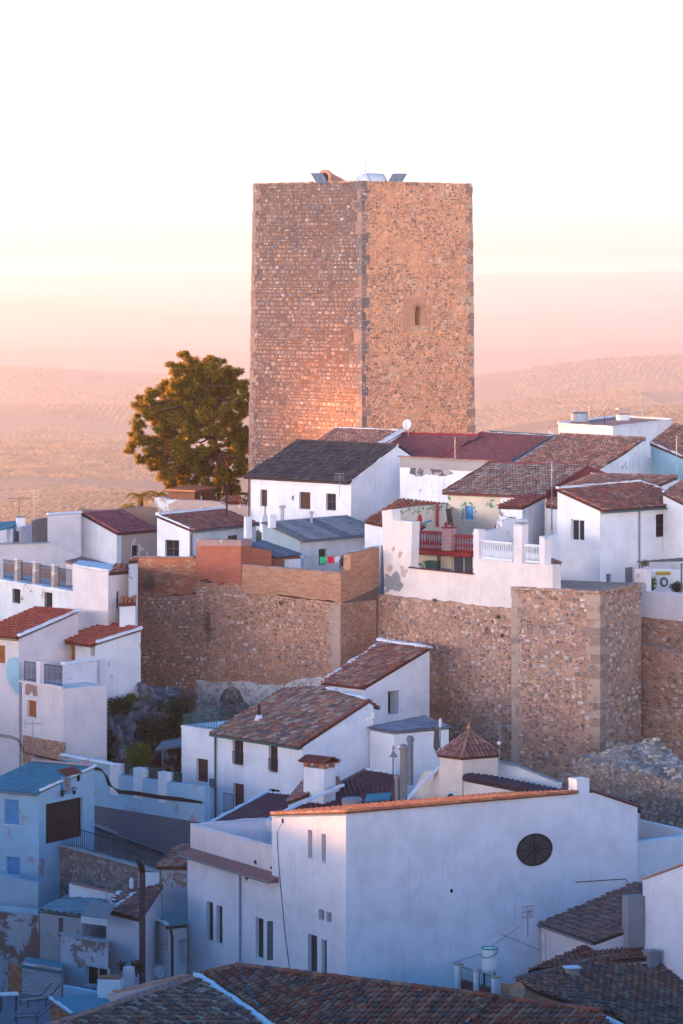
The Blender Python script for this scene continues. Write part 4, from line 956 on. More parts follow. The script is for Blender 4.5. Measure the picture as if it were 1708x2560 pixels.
# curtain wall to the right with the pale house wall standing on it
q962 = P(962, 1487, 184.4); q1278 = lvl(q962, 1278, 1522); q945 = col_on(q962, q962-q1278, 930); q1400 = col_on(q1278, q1278-q962, 1405)
T = thing('castle_wall', 'middle stretch of rough castle wall below the long pale plastered terrace wall', 'wall', base_of([q945, q1278], ZB))
extr(T, 'stonework', ST3, q962, q1278, [(934, 1484), (962, 1487), (1100, 1502), (1278, 1522), (1300, 1524), (1300, 1970), (934, 1970)], 0, 1.6, .05, .3, 11)
CPAL = [(.46, .32, .25), (.60, .46, .39), (.26, .18, .16), (.52, .33, .20), (.66, .54, .48), (.34, .28, .28), (.42, .28, .20)]
def on5(u, v): return onv(q962, q1278, u, v)
face_stones(T, on5(948, 1490), on5(1280, 1530), on5(1280, 1965), on5(948, 1965), CPAL, (.14, .28), (.14, .38), .45, .035, 5)
tuft('small dark plant sprouting from the curtain wall at right of its top', 1245, 1542, q1278.y+.4, 7, 6, BUSHM, 120, size=.1)
tuft('green sprig on the curtain wall beside the bastion, lower of the cluster', 1217, 1575, q1278.y+1.2, 7, 9, BUSHM, 120, size=.1)
tuft('sprig near the bastion edge on the curtain wall', 1256, 1588, q1278.y+.2, 5, 6, BUSHM, 90, size=.1)
tuft('green weed at the foot of the pale terrace wall', 1087, 1500, onv(q962, q1278, 1087, 1500).y-.2, 6, 5, BUSHM, 90, size=.1)
bA = P(1280, 1471, 175); bB = lvl(bA, 1500, 1480); bC = perp(bA, bB, 1603, 1467); zt = bA.z; bC.z = zt; bD = D4(bA, bB, bC)
T = thing('stone_bastion', 'square projecting stone bastion with dressed corner blocks in the castle wall', 'bastion', base_of([bA, bB, bC, bD], ZB))
body(T, [bA, bB, bC, bD], ZB, ST3, name='stonework')
face_stones(T, bA.lerp(bB, .07), bA.lerp(bB, .90), Vector((*bA.lerp(bB, .90).xy, -26)), Vector((*bA.lerp(bB, .07).xy, -26)), CPAL, (.16, .32), (.16, .42), .40, .035, 6)
face_stones(T, bB.lerp(bC, .12), bC, Vector((*bC.xy, -26)), Vector((*bB.lerp(bC, .12).xy, -26)), CPAL, (.16, .30), (.16, .42), .40, .035, 7)
for a, b, s in ((bA, bB, 1), (bB, bC, 2)): coping(T, [a, b], .5, .14, ST3, 'wall_top', -.02, .05, s)
quoins(T, Vector((bB.x, bB.y, ZB)), bB, (bA-bB).normalized(), (bC-bB).normalized(), (QU, QD), 8, .3, .45, .03, .75, .4)
quoins(T, Vector((bA.x, bA.y, ZB)), bA, (bB-bA).normalized(), (bD-bA).normalized(), (QU, QU), 9, .35, .55, .03, .6, .45)
# wall beyond the bastion, right
r0 = P(1590, 1480, 180); r1 = lvl(r0, 1712, 1487)
T = thing('castle_wall', 'shadowed stretch of castle wall right of the bastion, below a white garden wall', 'wall', base_of([r0, r1], ZB))
extr(T, 'stonework', ST4, r0, r1, [(1585, 1538), (1650, 1546), (1730, 1553), (1730, 1990), (1585, 1990)], 0, 1.5, .04, .3, 12)
extr(T, 'stonework', ST3, r0, r1, [(1585, 1608), (1650, 1622), (1730, 1640), (1730, 1990), (1585, 1990)], 1.1, 1.05, .06, .3, 13)
face_stones(T, onv(r0, r1, 1605, 1550), onv(r0, r1, 1728, 1560), onv(r0, r1, 1728, 1640), onv(r0, r1, 1605, 1615), CPAL, (.14, .28), (.14, .4), .45, .035, 8)
t_, n_, L_ = frame_of(r0, r1); face_stones(T, *[onv(r0+n_*1.1, r1+n_*1.1, u_, v_) for u_, v_ in ((1590, 1618), (1728, 1646), (1728, 1985), (1590, 1985))], CPAL, (.14, .28), (.14, .4), .45, .035, 9)
T = thing('garden_wall', 'white plastered garden wall standing on the castle wall at the right edge', 'wall', base_of([r0, r1], -18))
extr(T, 'wall', W3, r0, r1, [(1586, 1424), (1600, 1421), (1616, 1424), (1616, 1478), (1730, 1486), (1730, 1556), (1586, 1540)], .03, .5, .02, .3, 14)
# low ruined wall in front
w0 = P(1433, 1895, 167); w1 = lvl(w0, 1600, 1925); w2_ = lvl(w0, 1760, 1968); rr = random.Random(3)
T = thing('ruined_wall', 'low thick ruined rubble wall with a broken stepped top at lower right', 'wall', base_of([w0, w2_], -29))
m = MB(); t, n, Ln = frame_of(w0, w2_); k = 46; rowsN = 12; G = []
def rtop(s, d):
    x = w0+t*s-n*d; st = .45*max(0, min(1, (s-.2)*.4))*(1 if s < 3.0 else .55)+.25*math.sin(s*.9); return Vector((x.x, x.y, w0.z+st*min(1, d/1.2)+noise.fractal(Vector((s*1.7, d*1.7, 2)), .7, 2, 4)*.20+round(noise.noise(Vector((s*.7, d*.9, 7)))*3)*.12))
for j in range(rowsN+1): G.append([rtop(Ln*i/k, 3.4*j/rowsN) for i in range(k+1)])
for j in range(rowsN):
    for i in range(k): m.add([G[j][i], G[j][i+1], G[j+1][i+1], G[j+1][i]])
m.build('wall_top', ST7, T)
m = MB(); H_ = 20
for i in range(k):
    for j in range(H_):
        def fp(i, j):
            a = G[0][i]; z = -29+(a.z+29)*j/H_; b = Vector((a.x, a.y, z)); return b+n*noise.fractal(Vector((a.x*2, a.y, z*2)), .8, 2, 3)*.07*(1 if j < H_ else 0)
        m.add([fp(i, j), fp(i+1, j), fp(i+1, j+1), fp(i, j+1)])
a, b = G[0][0], G[-1][0]; m.add([Vector((b.x, b.y, -29)), Vector((a.x, a.y, -29)), a, b]); a, b = G[0][-1], G[-1][-1]; m.add([Vector((a.x, a.y, -29)), Vector((b.x, b.y, -29)), b, a])
a, b = G[-1][0], G[-1][-1]; m.add([Vector((b.x, b.y, -29)), Vector((a.x, a.y, -29)), a, b]); m.build('stonework', ST7, T)

rr = random.Random(12); m = MB(); RPAL = [(.56, .43, .33), (.40, .29, .22), (.64, .51, .41), (.30, .22, .19), (.52, .36, .24)]
for _ in range(420):
    s = rr.uniform(0, Ln); d = rr.uniform(0, 3.3); p = rtop(s, d); w_, l_, h_ = rr.uniform(.12, .34), rr.uniform(.15, .42), rr.uniform(.05, .14); an = rr.uniform(0, 3.14); ca, sa = math.cos(an), math.sin(an); col = rr.choice(RPAL)
    bs = [p+Vector((x*w_*ca-y*l_*sa, x*w_*sa+y*l_*ca, -.06))*1 for x, y in ((-.5, -.5), (.5, -.5), (.5, .5), (-.5, .5))]; tp = [q.lerp(p, .22)+UP*(h_+rr.uniform(-.03, .03)) for q in bs]
    m.add(tp, [(0, 0)]*4, col)
    for i in range(4): m.add([bs[i], bs[(i+1) % 4], tp[(i+1) % 4], tp[i]], [(0, 0)]*4, col)
o = m.build('loose_stones', STN, T); o['kind'] = 'stuff'
face_stones(T, w0-UP*.12+n*.03, w2_-UP*.12+n*.03, Vector((w2_.x, w2_.y, -28))+n*.03, Vector((w0.x, w0.y, -28))+n*.03, RPAL, (.14, .26), (.14, .38), .25, .05, 10)

# ================================================ houses
def grow(poly, o):
    n, d, c = axes(poly); cen = sum(poly, Vector())/len(poly); q = [((p-cen).dot(c), (p-cen).dot(d)) for p in poly]; A = sum(q[i][0]*q[(i+1) % len(q)][1]-q[(i+1) % len(q)][0]*q[i][1] for i in range(len(q))); out = []
    for i in range(len(q)):
        p0, p1, p2 = [Vector(q[(i+k) % len(q)]) for k in (-1, 0, 1)]
        def nor(a, b): e = (b-a).normalized(); return Vector((e.y, -e.x))*(1 if A > 0 else -1)
        n1, n2 = nor(p0, p1), nor(p1, p2); k = (n1+n2); f = k/(max(.35, 1+n1.dot(n2))); r = p1+f*o; out.append(cen+c*r.x+d*r.y+n*((poly[i]-cen).dot(n)))
    return out
def pts_(L_):
    out = []
    for e in L_:
        if isinstance(e, Vector): out.append(e)
        elif len(e) == 3: out.append(P(*e))
        else:
            q = onp(out[0], out[1], out[2], *e); w4 = D4(out[0], out[1], out[2])
            out.append(w4 if (q-w4).length > .6*(out[2]-out[0]).length+.3 else q)
    return out
def H4(label, L_, zb, wall=W_, roof=None, over=.12, wins=None, name='house', cat='house', group=None, low=.14, dep=.2):
    ps = pts_(L_); T = thing(name, label, cat, base_of(ps, zb), group)
    body(T, [p-UP*low for p in ps], zb, wall, wins, dep=dep)
    if roof:
        poly = grow(ps, over); k = roof[0]
        if k == 't': tiles(T, poly, roof[1], *roof[2:])
        elif k == 'm': tiles(T, poly, roof[1], *(list(roof[2:4]) or [.25, .38])[:2], 0, TM) if len(roof) > 3 else tiles(T, poly, roof[1], .25, .38, 0, TM)
        elif k == 's': sheet(T, poly, *roof[1:])
        elif k == 'f':
            m = MB(); n, d, c = axes(ps); slab(m, grow(ps, .02), n, .12, 0); m.build('roof', roof[1], T)
    T['_'] = 0; del T['_']
    return T, ps
# ---- dark-roofed house in front of the keep
B = P(878, 1200, 208); A = lvl(B, 626, 1186); M = perp(A, B, 994, 1112); C = perp(A, B, 1030, 1138); M2p = M+(A-B); Dp = C+(A-B)
T = thing('house', 'white house with a charcoal tiled roof directly below the stone tower', 'house', base_of([A, B, C], -18))
body(T, [p-UP*.1 for p in (A, B, M, C, Dp, M2p)], -18, plaster('lumpy_white', (.72, .70, .72), (.5, .45, .45), .74, .45, 51, (.30, .27, .30), .6),
     {0: [(651, 1224, 668, 1266, 'shutter'), (748, 1230, 776, 1273, 'shutter'), (815, 1234, 840, 1276, 'brown'), (729, 1239, 735, 1251, 'vent')]})
extr(T, 'facade_render', WS, A, B, [(627, 1194), (651, 1195), (651, 1280), (627, 1280)], .012, .02)
dn = (B-M); dn.z = 0; dn.normalize()
e = [A+dn*.3-UP*.14+(A-B).normalized()*.25, B+dn*.3-UP*.14-(A-B).normalized()*.06, M-(A-B).normalized()*.06]
pl = (e[0], e[1], e[2]); tiles(T, [e[0], e[1], e[2], M2p+UP*.0], DARKT, .24, .42, .7)
tiles(T, [M+UP*.0, C+Vector((.2, .2, -.1)), Dp, M2p], DARKT, .24, .42, .7)
ridge(T, e[2]-UP*.02, M2p-UP*.02, OLD, .09, lift=0); pipe(T, [A+dn*.34-UP*.2, B+dn*.34-UP*.2], .05, PIPEB, 'gutter')
a = A+dn*.12-UP*.3; pipe(T, [a+dn*.2+UP*.1, a, a-UP*2.3, a-UP*2.5+Vector((-.15, 0, 0))], .045, PIPEB)
coping(T, [B-UP*.12+(B-A).normalized()*.03, M-UP*.12+(B-A).normalized()*.03], .14, .10, W_, 'verge_mortar')
# ---- roofs behind it
T, ps = H4('house with a brown tiled roof and white ridge between dark roof and tower', [(788, 1108, 216.5), (948, 1112, 214), (1004, 1079, 218.5), (841, 1072)], -15, W_, ('t', OLD), .05)
coping(T, [ps[3], ps[2]], .3, .12); coping(T, [ps[2], ps[1]+(ps[1]-ps[2])*.15], .55, .10)
T, ps = H4('house with a maroon sheet-tile roof and bright red ridge beside the tower corner', [(930, 1150, 212), (1090, 1150, 211), (1196, 1092, 217), (1004, 1087)], -15, W_, ('m', MAR, .22, .3), .05)
ridge(T, ps[3], ps[2], [(.4, .02, .03)], .13, 1.2, mat=TM)
T, ps = H4('house with a large maroon roof edged with green glazed tiles', [(1100, 1148, 211), (1284, 1160, 208.5), (1392, 1093, 217), (1206, 1083)], -16, W_, ('m', MAR, .22, .3), .05)
ridge(T, ps[0], ps[3], [(.35, .03, .04)], .10, .5, mat=TM); TG = [(.01, .13, .13), (.015, .10, .11)]
coping(T, [ps[3]+Vector((.4, 0, 0)), ps[2]], .25, .08, WHITEP, 'ridge_mortar'); ridge(T, ps[3]+Vector((.4, 0, 0)), ps[2], TG, .08, .45, 'ridge_tiles', .08, TM)
coping(T, [ps[2], ps[1]], .55, .06, WHITEP, 'verge_mortar'); ridge(T, ps[2]-Vector((.12, 0, 0)), ps[1]-Vector((.12, 0, 0)), TG, .08, .45, 'ridge_tiles', .08, TM)
# grey parapet wall between
a = P(1000, 1143, 208); b = lvl(a, 1224, 1156)
T = thing('parapet_wall', 'long white wall with a grey cement band and black damp stains beside the dark roof', 'wall', base_of([a, b], -17))
extr(T, 'wall', W8_, a, b, [(1000, 1167), (1226, 1180), (1226, 1330), (1000, 1330)], 0, .4); extr(T, 'cement_band', GREY, a, b, [(1000, 1142), (1115, 1149), (1224, 1154), (1226, 1181), (1000, 1168)], .05, .45, .01)
extr(T, 'damp_stain', plaster('damp', (.36, .34, .37), (.10, .09, .10), .50, .8, 52, (.12, .11, .12)), a, b, [(1026, 1168), (1120, 1172), (1135, 1186), (1100, 1191), (1070, 1186), (1045, 1192), (1024, 1184)], .012, .02, .05, .15)
coping(T, [onv(a, b, 1000, 1143), onv(a, b, 1224, 1155)], .55, .05, plain('brick_edge', (.38, .18, .13)))
T, ps = H4('house with a weathered grey-brown tiled roof right of the green edged roof', [(1292, 1158, 207), (1498, 1173, 203.5), (1612, 1098, 211), (1402, 1087)], -19, W8_, ('t', OLD, .22, .36), .04)
ridge(T, ps[3], ps[2], OLD, .09)
a, b = ps[1], ps[2]
T = thing('gable_wall', 'white wall with brown drips and cables right of the weathered grey-brown roof', 'wall', base_of([a, b], -17))
extr(T, 'wall', W8_, a, b+Vector((0, 0, 0)), [(1497, 1176), (1560, 1138), (1611, 1101), (1616, 1140), (1660, 1160), (1740, 1200), (1740, 1260), (1497, 1260)], .06, .4)
for k, (v0, v1, v2) in enumerate(((1170, 1176, 1176), (1172, 1182, 1180), (1171, 1186, 1186))):
    pipe(T, [onv(a, b, 1515, v0), onv(a, b, 1560, v1-1), onv(a, b, 1620, v1+1), onv(a, b, 1708, v2)], .012, CABLE, 'cable', 4)
pipe(T, [onv(a, b, 1613, 1190), onv(a, b, 1613, 1160), onv(a, b, 1620, 1153), onv(a, b, 1680, 1158), onv(a, b, 1720, 1163)], .03, CABLE, 'cable', 5)
T, ps = H4('pale blue house with old tiles cut by the right edge', [(1627, 1108, 212), (1730, 1152, 208), (1790, 1100, 214), (1660, 1086)], -17, SKYB, ('t', OLD), .05)
coping(T, [ps[0]+(ps[0]-ps[1])*.0, P(1660, 1090, ps[3].y), ps[2]], .3, .1); coping(T, [ps[0], ps[1]], .2, .08)
# flat roofed block with tank
a = P(1396, 1060, 232); b = lvl(a, 1532, 1069); c = P(1678, 1054, 238); c.z = a.z; d = c+(a-b)
T = thing('house', 'white flat-roofed block with a pink roof terrace on the skyline right of the tower', 'house', base_of([a, b, c], -17))
body(T, [a, b, c, d], -17, W_); m = MB(); m.add([p+UP*.01 for p in (a, b, c, d)]); m.build('roof_terrace', WB, T)
coping(T, [a, b, c], .3, .06, WHITEP); coping(T, [a, d, c], .3, .12, WHITEP)
def flat_tank(label, u, v, Y, wpx, hpx):
    p = P(u, v, Y); w_ = wpx*Y/F; h = hpx*Y/F; T = thing('water_tank', label, 'tank', p); m = MB(); m.lathe(p+UP*h*.12, [(w_*.46, 0), (w_*.48, h*.1), (w_*.5, h*.75), (w_*.46, h*.8)], 14); m.build('tank_body', plain('fibre_cement', (.36, .40, .45)), T)
    m = MB(); m.lathe(p+UP*h*.92, [(w_*.51, 0), (w_*.51, h*.06), (w_*.3, h*.12)], 14); m.build('lid', LGREY, T); m = MB(); m.cbox(p, w_*1.15, w_*.8, h*.1); m.build('base', WB, T)
flat_tank('grey round water tank on the white flat-roofed block', 1450, 1057, 234.5, 44, 26)
yagi('rusty tv aerial with level bars behind the grey water tank', P(1473, 1057, 236), 1.35, 'bars', .2, .8)
box_chimney('small white chimney with a thin metal cover on the flat-roofed block', P(1557, 1050, 238), .7, .6, .35, .3, WHITEP, 'flat')
m = MB(); p = P(1557, 1038, 238)
for q in (-.3, .3): m.tube([p+Vector((q, 0, 0)), p+Vector((q, 0, .4))], .015, 4)
m.cbox(p+UP*.4, .8, .5, .04, .3); single('chimney_cover', 'thin metal rain cover raised above the small white chimney', 'chimney cover', m, GALV)
m = MB(); p = P(1608, 1052, 242); m.tube([p, p+UP*1.6], .06, 7); single('pole', 'tall plain pole standing behind the white flat-roofed block', 'pole', m, GALV)
m = MB(); p = P(1512, 1094, 228); m.tube([p, p+UP*1.6], .02, 6); single('pole', 'thin dark pole in front of the white flat-roofed block', 'pole', m, IRON)
p = P(1397, 1092, 214); T = thing('street_lamp', 'small white-headed street lamp at the corner of the green edged roof', 'street lamp', p-UP*1)
pipe(T, [p-UP*1, p, p+Vector((-.35, 0, .18))], .02, GALV, 'arm'); m = MB(); m.tube([p+Vector((-.3, 0, .16)), p+Vector((-.62, 0, .28))], [.05, .08], 8); m.build('lamp_head', DISH, T)
# ---- maroon edged house
B = P(1366, 1236, 194); A = lvl(B, 1121, 1226); M = perp(A, B, 1470, 1165); C = perp(A, B, 1522, 1188); t, n, Ln = frame_of(A, B); M2p = M+(A-B); D_ = C+(A-B)
T = thing('house', 'cream house with painted green ivy, old tiles and a maroon gable end', 'house', base_of([A, B, C], -17))
body(T, [p-UP*.1 for p in (A, B, M, C, D_, M2p)], -17, W4, {0: [(1162, 1264, 1184, 1299, 'blue')]}); extr(T, 'gable_cladding', MAROON, B, C, [(1367, 1229), (1470, 1164), (1522, 1187), (1450, 1216), (1396, 1226), (1392, 1252), (1368, 1249)], .03, .08)
dn = (B-M); dn.z = 0; dn.normalize(); e = [A+dn*.25-t*.2-UP*.1, B+dn*.25-UP*.1+t*.03, M+t*.03]; tiles(T, e+[onp(*e, 1224, 1159)], [(.36, .22, .17), (.44, .30, .25), (.30, .15, .12), (.40, .18, .13), (.26, .17, .14), (.42, .34, .28)], .21, .34)
tiles(T, [M, C, D_, M2p], OLD); 
for a, b in ((e[0], onp(*e, 1224, 1159)), (onp(*e, 1224, 1158), M)): coping(T, [a, b], .18, .10, MAROON, 'roof_edge')
coping(T, [e[0]-UP*.06+dn*.06, e[1]-UP*.06+dn*.06], .08, .10, MAROON, 'roof_edge', -.05)
rr = random.Random(6)
def ivy(T, fr, spots):
    m = MB(); a, b = fr; t, n, Ln = frame_of(a, b)
    for u, v in spots:
        c = onv(a, b, u, v)+n*.006; r = rr.uniform(.05, .10); k0 = rr.uniform(0, 3); pts = []
        for k in range(7):
            an = k0+k*2*math.pi/7; q = r*(1 if k % 2 else .6); pts.append(c+t*q*math.cos(an)+UP*q*math.sin(an))
        m.add(pts if (pts[1]-pts[0]).cross(pts[2]-pts[0]).dot(n) > 0 else pts[::-1])
    m.build('painted_leaves', plain('painted_leaf', (.16, .32, .22), .8), T)
sp = [(1124+rr.uniform(-2, 3), 1230+rr.random()*22) for _ in range(9)]+[(1170+rr.uniform(0, 80), 1233+rr.uniform(-1, 4)) for _ in range(34)]+[(1228+rr.gauss(0, 5), 1258+rr.gauss(0, 8)) for _ in range(14)]
for k in range(26):
    q = rr.random(); sp.append(rr.choice([(1157+rr.uniform(-2, 2), 1260+q*38), (1188+rr.uniform(-2, 2), 1260+q*38), (1157+q*30, 1259+rr.uniform(-2, 2))]))
ivy(T, (A, B), sp)
extr(T, 'white_render', W_, A, B, [(1253, 1237), (1352, 1240), (1352, 1350), (1300, 1350), (1296, 1320), (1250, 1318), (1250, 1270)], .012, .02, .04, .2, 4)
# ---- roofs to its right
T, ps = H4('house with an old reddish tiled roof behind the front right white house', [(1396, 1222, 189), (1560, 1250, 187), (1690, 1193, 196), (1478, 1188)], -18, W_, ('t', OLD), .05); ridge(T, ps[3], ps[2], OLD)
T, ps = H4('small house with old tiles cut by the right edge above the front right white house', [(1658, 1232, 188), (1790, 1300, 184), (1800, 1240, 189), (1700, 1203)], -18, W_, ('t', OLD), .02); coping(T, [ps[0], ps[3]], .14, .08)
B = P(1500, 1271, 184.5); C = lvl(B, 1716, 1256); A = perp(C, B, 1394, 1223); D_ = D4(A, B, C)
T = thing('house', 'bright white house with a red and brown tiled roof at the right, above the bastion', 'house', base_of([A, B, C], -17.5))
low = [p-UP*.12 for p in (A, B, C, D_)]
body(T, low, -17.5, WS, {0: [(1427, 1299, 1461, 1352, 'glass')], 1: [(1640, 1285, 1669, 1342, 'brown'), (1516, 1434, 1529, 1472, 'teal'), (1563, 1418, 1586, 1462, 'vent')]})
dB = (B-A); dB.z = 0; dB.normalize(); e = [A, B+dB*.3-UP*.1, C+dB*.3-UP*.1, D_]; rt = (C-B).normalized(); e[0] = e[0]-rt*.05; e[1] = e[1]-rt*.05
pr = onp(e[0], e[1], e[2], 1600, 1206); e3 = onp(e[0], e[1], e[2], 1708, 1244); e2 = e[2]
tiles(T, [e[0], e[1], e2, e3+rt*.2, pr], OLDRED, .20, .34); m = MB(); Dl = [Vector((p.x, p.y, 0)) for p in (pr, e3, D_)]
coping(T, [e[0], pr], .25, .12); coping(T, [pr, e3+rt*.2], .2, .12)
pipe(T, [e[1]+dB*.06-UP*.1, e2+dB*.06-UP*.1], .05, GRN, 'gutter'); a = onv(B, C, 1597, 1268)+dB*.06; pipe(T, [a, a-UP*3.2], .05, plain('pipe_grey', (.25, .24, .27)))
DADOT = brick('patterned_tiles', (.20, .24, .32), (.45, .48, .52), (.1, .13, .2), .15, .15, 0, (.6, .6, .62), .02, .8)
extr(T, 'tiled_dado', DADOT, A, B, [(1380, 1456), (1498, 1472), (1499, 1490), (1380, 1480)], .02, .05); extr(T, 'tiled_dado', DADOT, B, C, [(1499, 1472), (1515, 1471), (1515, 1490), (1499, 1492)], .02, .05)
extr(T, 'tiled_dado', DADOT, B, C, [(1531, 1468), (1590, 1458), (1590, 1480), (1531, 1486)], .02, .05)
p = onv(B, C, 1636, 1295); T2 = thing('wall_lamp', 'small black bracket lamp left of the brown window', 'lamp', p-UP*.1); pipe(T2, [p, p+dB*.2+UP*.03, p+dB*.35-UP*.1], .012, IRON, 'bracket'); m = MB(); m.lathe(p+dB*.35-UP*.28, [(.03, 0), (.06, .1), (.02, .16)], 8); m.build('lantern', IRON, T2)
# ---- annex with small maroon roof
T, ps = H4('small annex with a maroon tile roof and a rusty patch beside the cream house', [(1248, 1266, 189), (1306, 1268, 187.5), (1362, 1240, 190.5), (1320, 1238)], -17.5, W6_, ('t', REDM, .2, .3), .05, {0: [(1265, 1291, 1290, 1299, 'wglass')]})
T, ps = H4('narrow white house piece with a strip of dark tiles left of the bright white house', [(1366, 1264, 188.5), (1396, 1268, 187.5), (1398, 1248, 191), (1384, 1247)], -17.5, W_, ('t', OLD, .2, .3), .03)
pipe(T, [P(1380, 1270, 187.6), P(1380, 1325, 187.6)], .03, IRON, 'wire_conduit')
# ---- small red roof and ivy wall behind the left terrace wall
T, ps = H4('low outbuilding with a ragged red tile roof behind the painted ivy wall', [(912, 1303, 193), (1040, 1330, 190), (1140, 1262, 198.5), (1000, 1249)], -17, W_, ('t', OLDRED), .02)
a = P(978, 1276, 190.5); b = P(1127, 1262, 193); T = thing('garden_wall', 'cream wall with a row of painted ivy leaves above the red balustrade', 'wall', base_of([a, b], -17))
extr(T, 'wall', W4, a, b, [(978, 1275), (1050, 1266), (1127, 1260), (1127, 1345), (978, 1345)], 0, .3); ivy(T, (a, b), [(985+q*135, 1282-q*16+rr.gauss(0, 4.5)) for q in [rr.random() for _ in range(60)]])
m = MB(); p = onv(a, b, 1093, 1256)-Vector((0, .3, 0)); m.tube([p, p-UP*1.3], .09, 8); single('red_post', 'thick red post in front of the painted ivy wall', 'post', m, REDP)
m = MB(); p = P(1050, 1290, 189.5); m.cbox(p-UP*.6, .22, .2, .6); m.cbox(p, .12, .12, .08); single('red_chimney', 'small red box chimney behind the brick pillar of the balcony', 'chimney', m, REDP)
m = MB(); p = P(1122, 1312, 190); 
for k in range(3): m.tube([p+Vector((.1*k, 0, 0)), p+Vector((-.12+.08*k, .1, .85))], [.07, .05], 6)
single('folded_parasol', 'folded black parasols leaning on the cream wall behind the brick pillar', 'parasol', m, IRON)
m = MB(); m.tube([P(1048, 1313, 189), P(1080, 1301, 189.2)], .05, 7); single('blue_tube', 'blue tube lying across the top behind the red balustrade', 'tube', m, TEAL)
# ---- room and balcony with red balustrade
a = P(1026, 1368, 187.5); b = lvl(a, 1200, 1378)
T = thing('house', 'cream lower room with glazed doors under the red balcony', 'house', base_of([a, b], -17.5)); t, n, Ln = frame_of(a, b)
body(T, [a, b, b-n*5, a-n*5], -17.5, W4, {0: [(1129, 1384, 1183, 1440, 'wglass'), (1092, 1386, 1102, 1420, 'dark')]}); ivy(T, (a, b), [(1030+q*55, 1418-6*math.sin(q*3)+rr.gauss(0, 4)) for q in [rr.random() for _ in range(40)]])
extr(T, 'tiled_dado', DADOT, a, b, [(1100, 1420), (1128, 1422), (1128, 1450), (1100, 1450)], .03, .05)
m = MB(); m.add([a+n*.02-UP*.02, a+n*.9-UP*.02, b+n*.9-UP*.02, b+n*.02-UP*.02]); m.box(a+n*.02-UP*.26, t*Ln, n*.9, UP*.24); m.build('balcony_slab', REDP, T)
m = MB(); p = P(1082, 1402, 186.3); m.cbox(p-UP*.7, .65, .4, .7, -.4); single('garden_cabinet', 'dark green metal cabinet beside the glazed doors below the red balcony', 'cabinet', m, GRN)
def balustrade(label, p, q, h, mat, r=.055, sp=.15, group='balustrades on the terraces'):
    T = thing('balustrade', label, 'balustrade', p.lerp(q, .5), group); t = q-p; k = max(3, int(t.length/sp)); ang = math.atan2(t.y, t.x); c = p.lerp(q, .5)
    m = MB(); m.cbox(c+UP*(h-.09), t.length, .17, .09, ang); m.build('top_rail', mat, T); m = MB(); m.cbox(c, t.length, .17, .09, ang); m.build('bottom_rail', mat, T)
    m = MB(); hh = h-.18; m.lathe(T.location+Vector((0, 0, .09)), [(r*.9, 0), (r*.55, hh*.08), (r*1.15, hh*.28), (r*.9, hh*.42), (r*.42, hh*.62), (r*.5, hh*.82), (r*.95, hh*.93), (r*.9, hh)], 8)
    bl = m.build('baluster', mat, T, True)
    for i in range(k):
        o = bl if i == 0 else bl.copy()
        if i: COL.objects.link(o); o.parent = T
        o.location = t*((i+.5)/k-.5)
def brick_pillar(label, p, w_, h, ang, balls=1, mat=None):
    T = thing('brick_pillar', label, 'pillar', p, 'pillars of the red balcony'); m = MB(); m.cbox(p, w_, w_*.8, h, ang); m.build('shaft', mat or brick('pillar_brick', (.32, .05, .05), (.26, .04, .04), (.60, .42, .38), .25, .07, 2, (.5, .3, .28), .02, .3), T)
    m = MB(); m.cbox(p+UP*h, w_*1.1, w_*.9, .07, ang); m.build('capping', REDP, T)
    for i in range(balls):
        c = p+UP*(h+.07)+Vector(((i-(balls-1)/2)*w_*.55, 0, 0)); m = MB(); m.lathe(c, [(.05, 0), (.03, .05)]+[(.10*math.sin(k*math.pi/8), .15-.10*math.cos(k*math.pi/8)) for k in range(1, 9)], 10); m.build('ball_finial', REDP, T, True)
z0 = a.z+.02
def bp(u, off): p = onv(a+n*off, b+n*off, u, 1370); p.z = z0; return p
brick_pillar('slim striped brick pillar at the left end of the red balcony', bp(1043, .85), .28, 1.15, math.atan2(t.y, t.x))
brick_pillar('stout striped brick pillar with two red balls in the middle of the red balcony', bp(1123, .85), .58, 1.15, math.atan2(t.y, t.x), 2)
balustrade('red balustrade between the two striped brick pillars', bp(1050, .85), bp(1110, .85), .95, REDP)
balustrade('red balustrade right of the stout striped pillar', bp(1138, .85), bp(1190, .85), .85, REDP)
m = MB(); p = P(1243, 1318, 187); m.lathe(p-UP*.15, [(.06, 0), (.03, .08)]+[(.12*math.sin(k*math.pi/8), .19-.12*math.cos(k*math.pi/8)) for k in range(1, 9)], 10); single('ball_finial', 'lone red ball finial on the white wall behind the white balustrade', 'finial', m, REDP)
# ---- long pale terrace wall with white balustrades
T = thing('terrace_wall', 'long pale pink plastered terrace wall standing on the middle castle wall', 'wall', base_of([q962, q1400], -20)); t, n, Ln = frame_of(q962, q1278)
extr(T, 'wall', plaster('terrace_render', (.74, .62, .56), (.50, .38, .33), .70, .25, 61), q962, q1278, [(955, 1277), (981, 1274), (983, 1300), (1031, 1304), (1027, 1421), (1182, 1437), (1184, 1395), (1290, 1407), (1340, 1410), (1382, 1412), (1384, 1540), (1278, 1530), (962, 1492)], -.10, .5)
for u0, v0, u1, v1 in ((1184, 1322, 1197, 1397), (1284, 1312, 1305, 1408), (1349, 1343, 1362, 1412)):
    extr(T, 'pillar', W3, q962, q1278, [(u0, v0), (u1, v0+2), (u1, v1), (u0, v1)], -.06, .42)
coping(T, [onv(q962, q1278, 1027, 1421), onv(q962, q1278, 1182, 1437)], .5, .04, MAROON, 'sill')
extr(T, 'bare_render_patch', GREY, q962, q1278, blob(981, 1458, 19, 20, 2), -.085, .01)
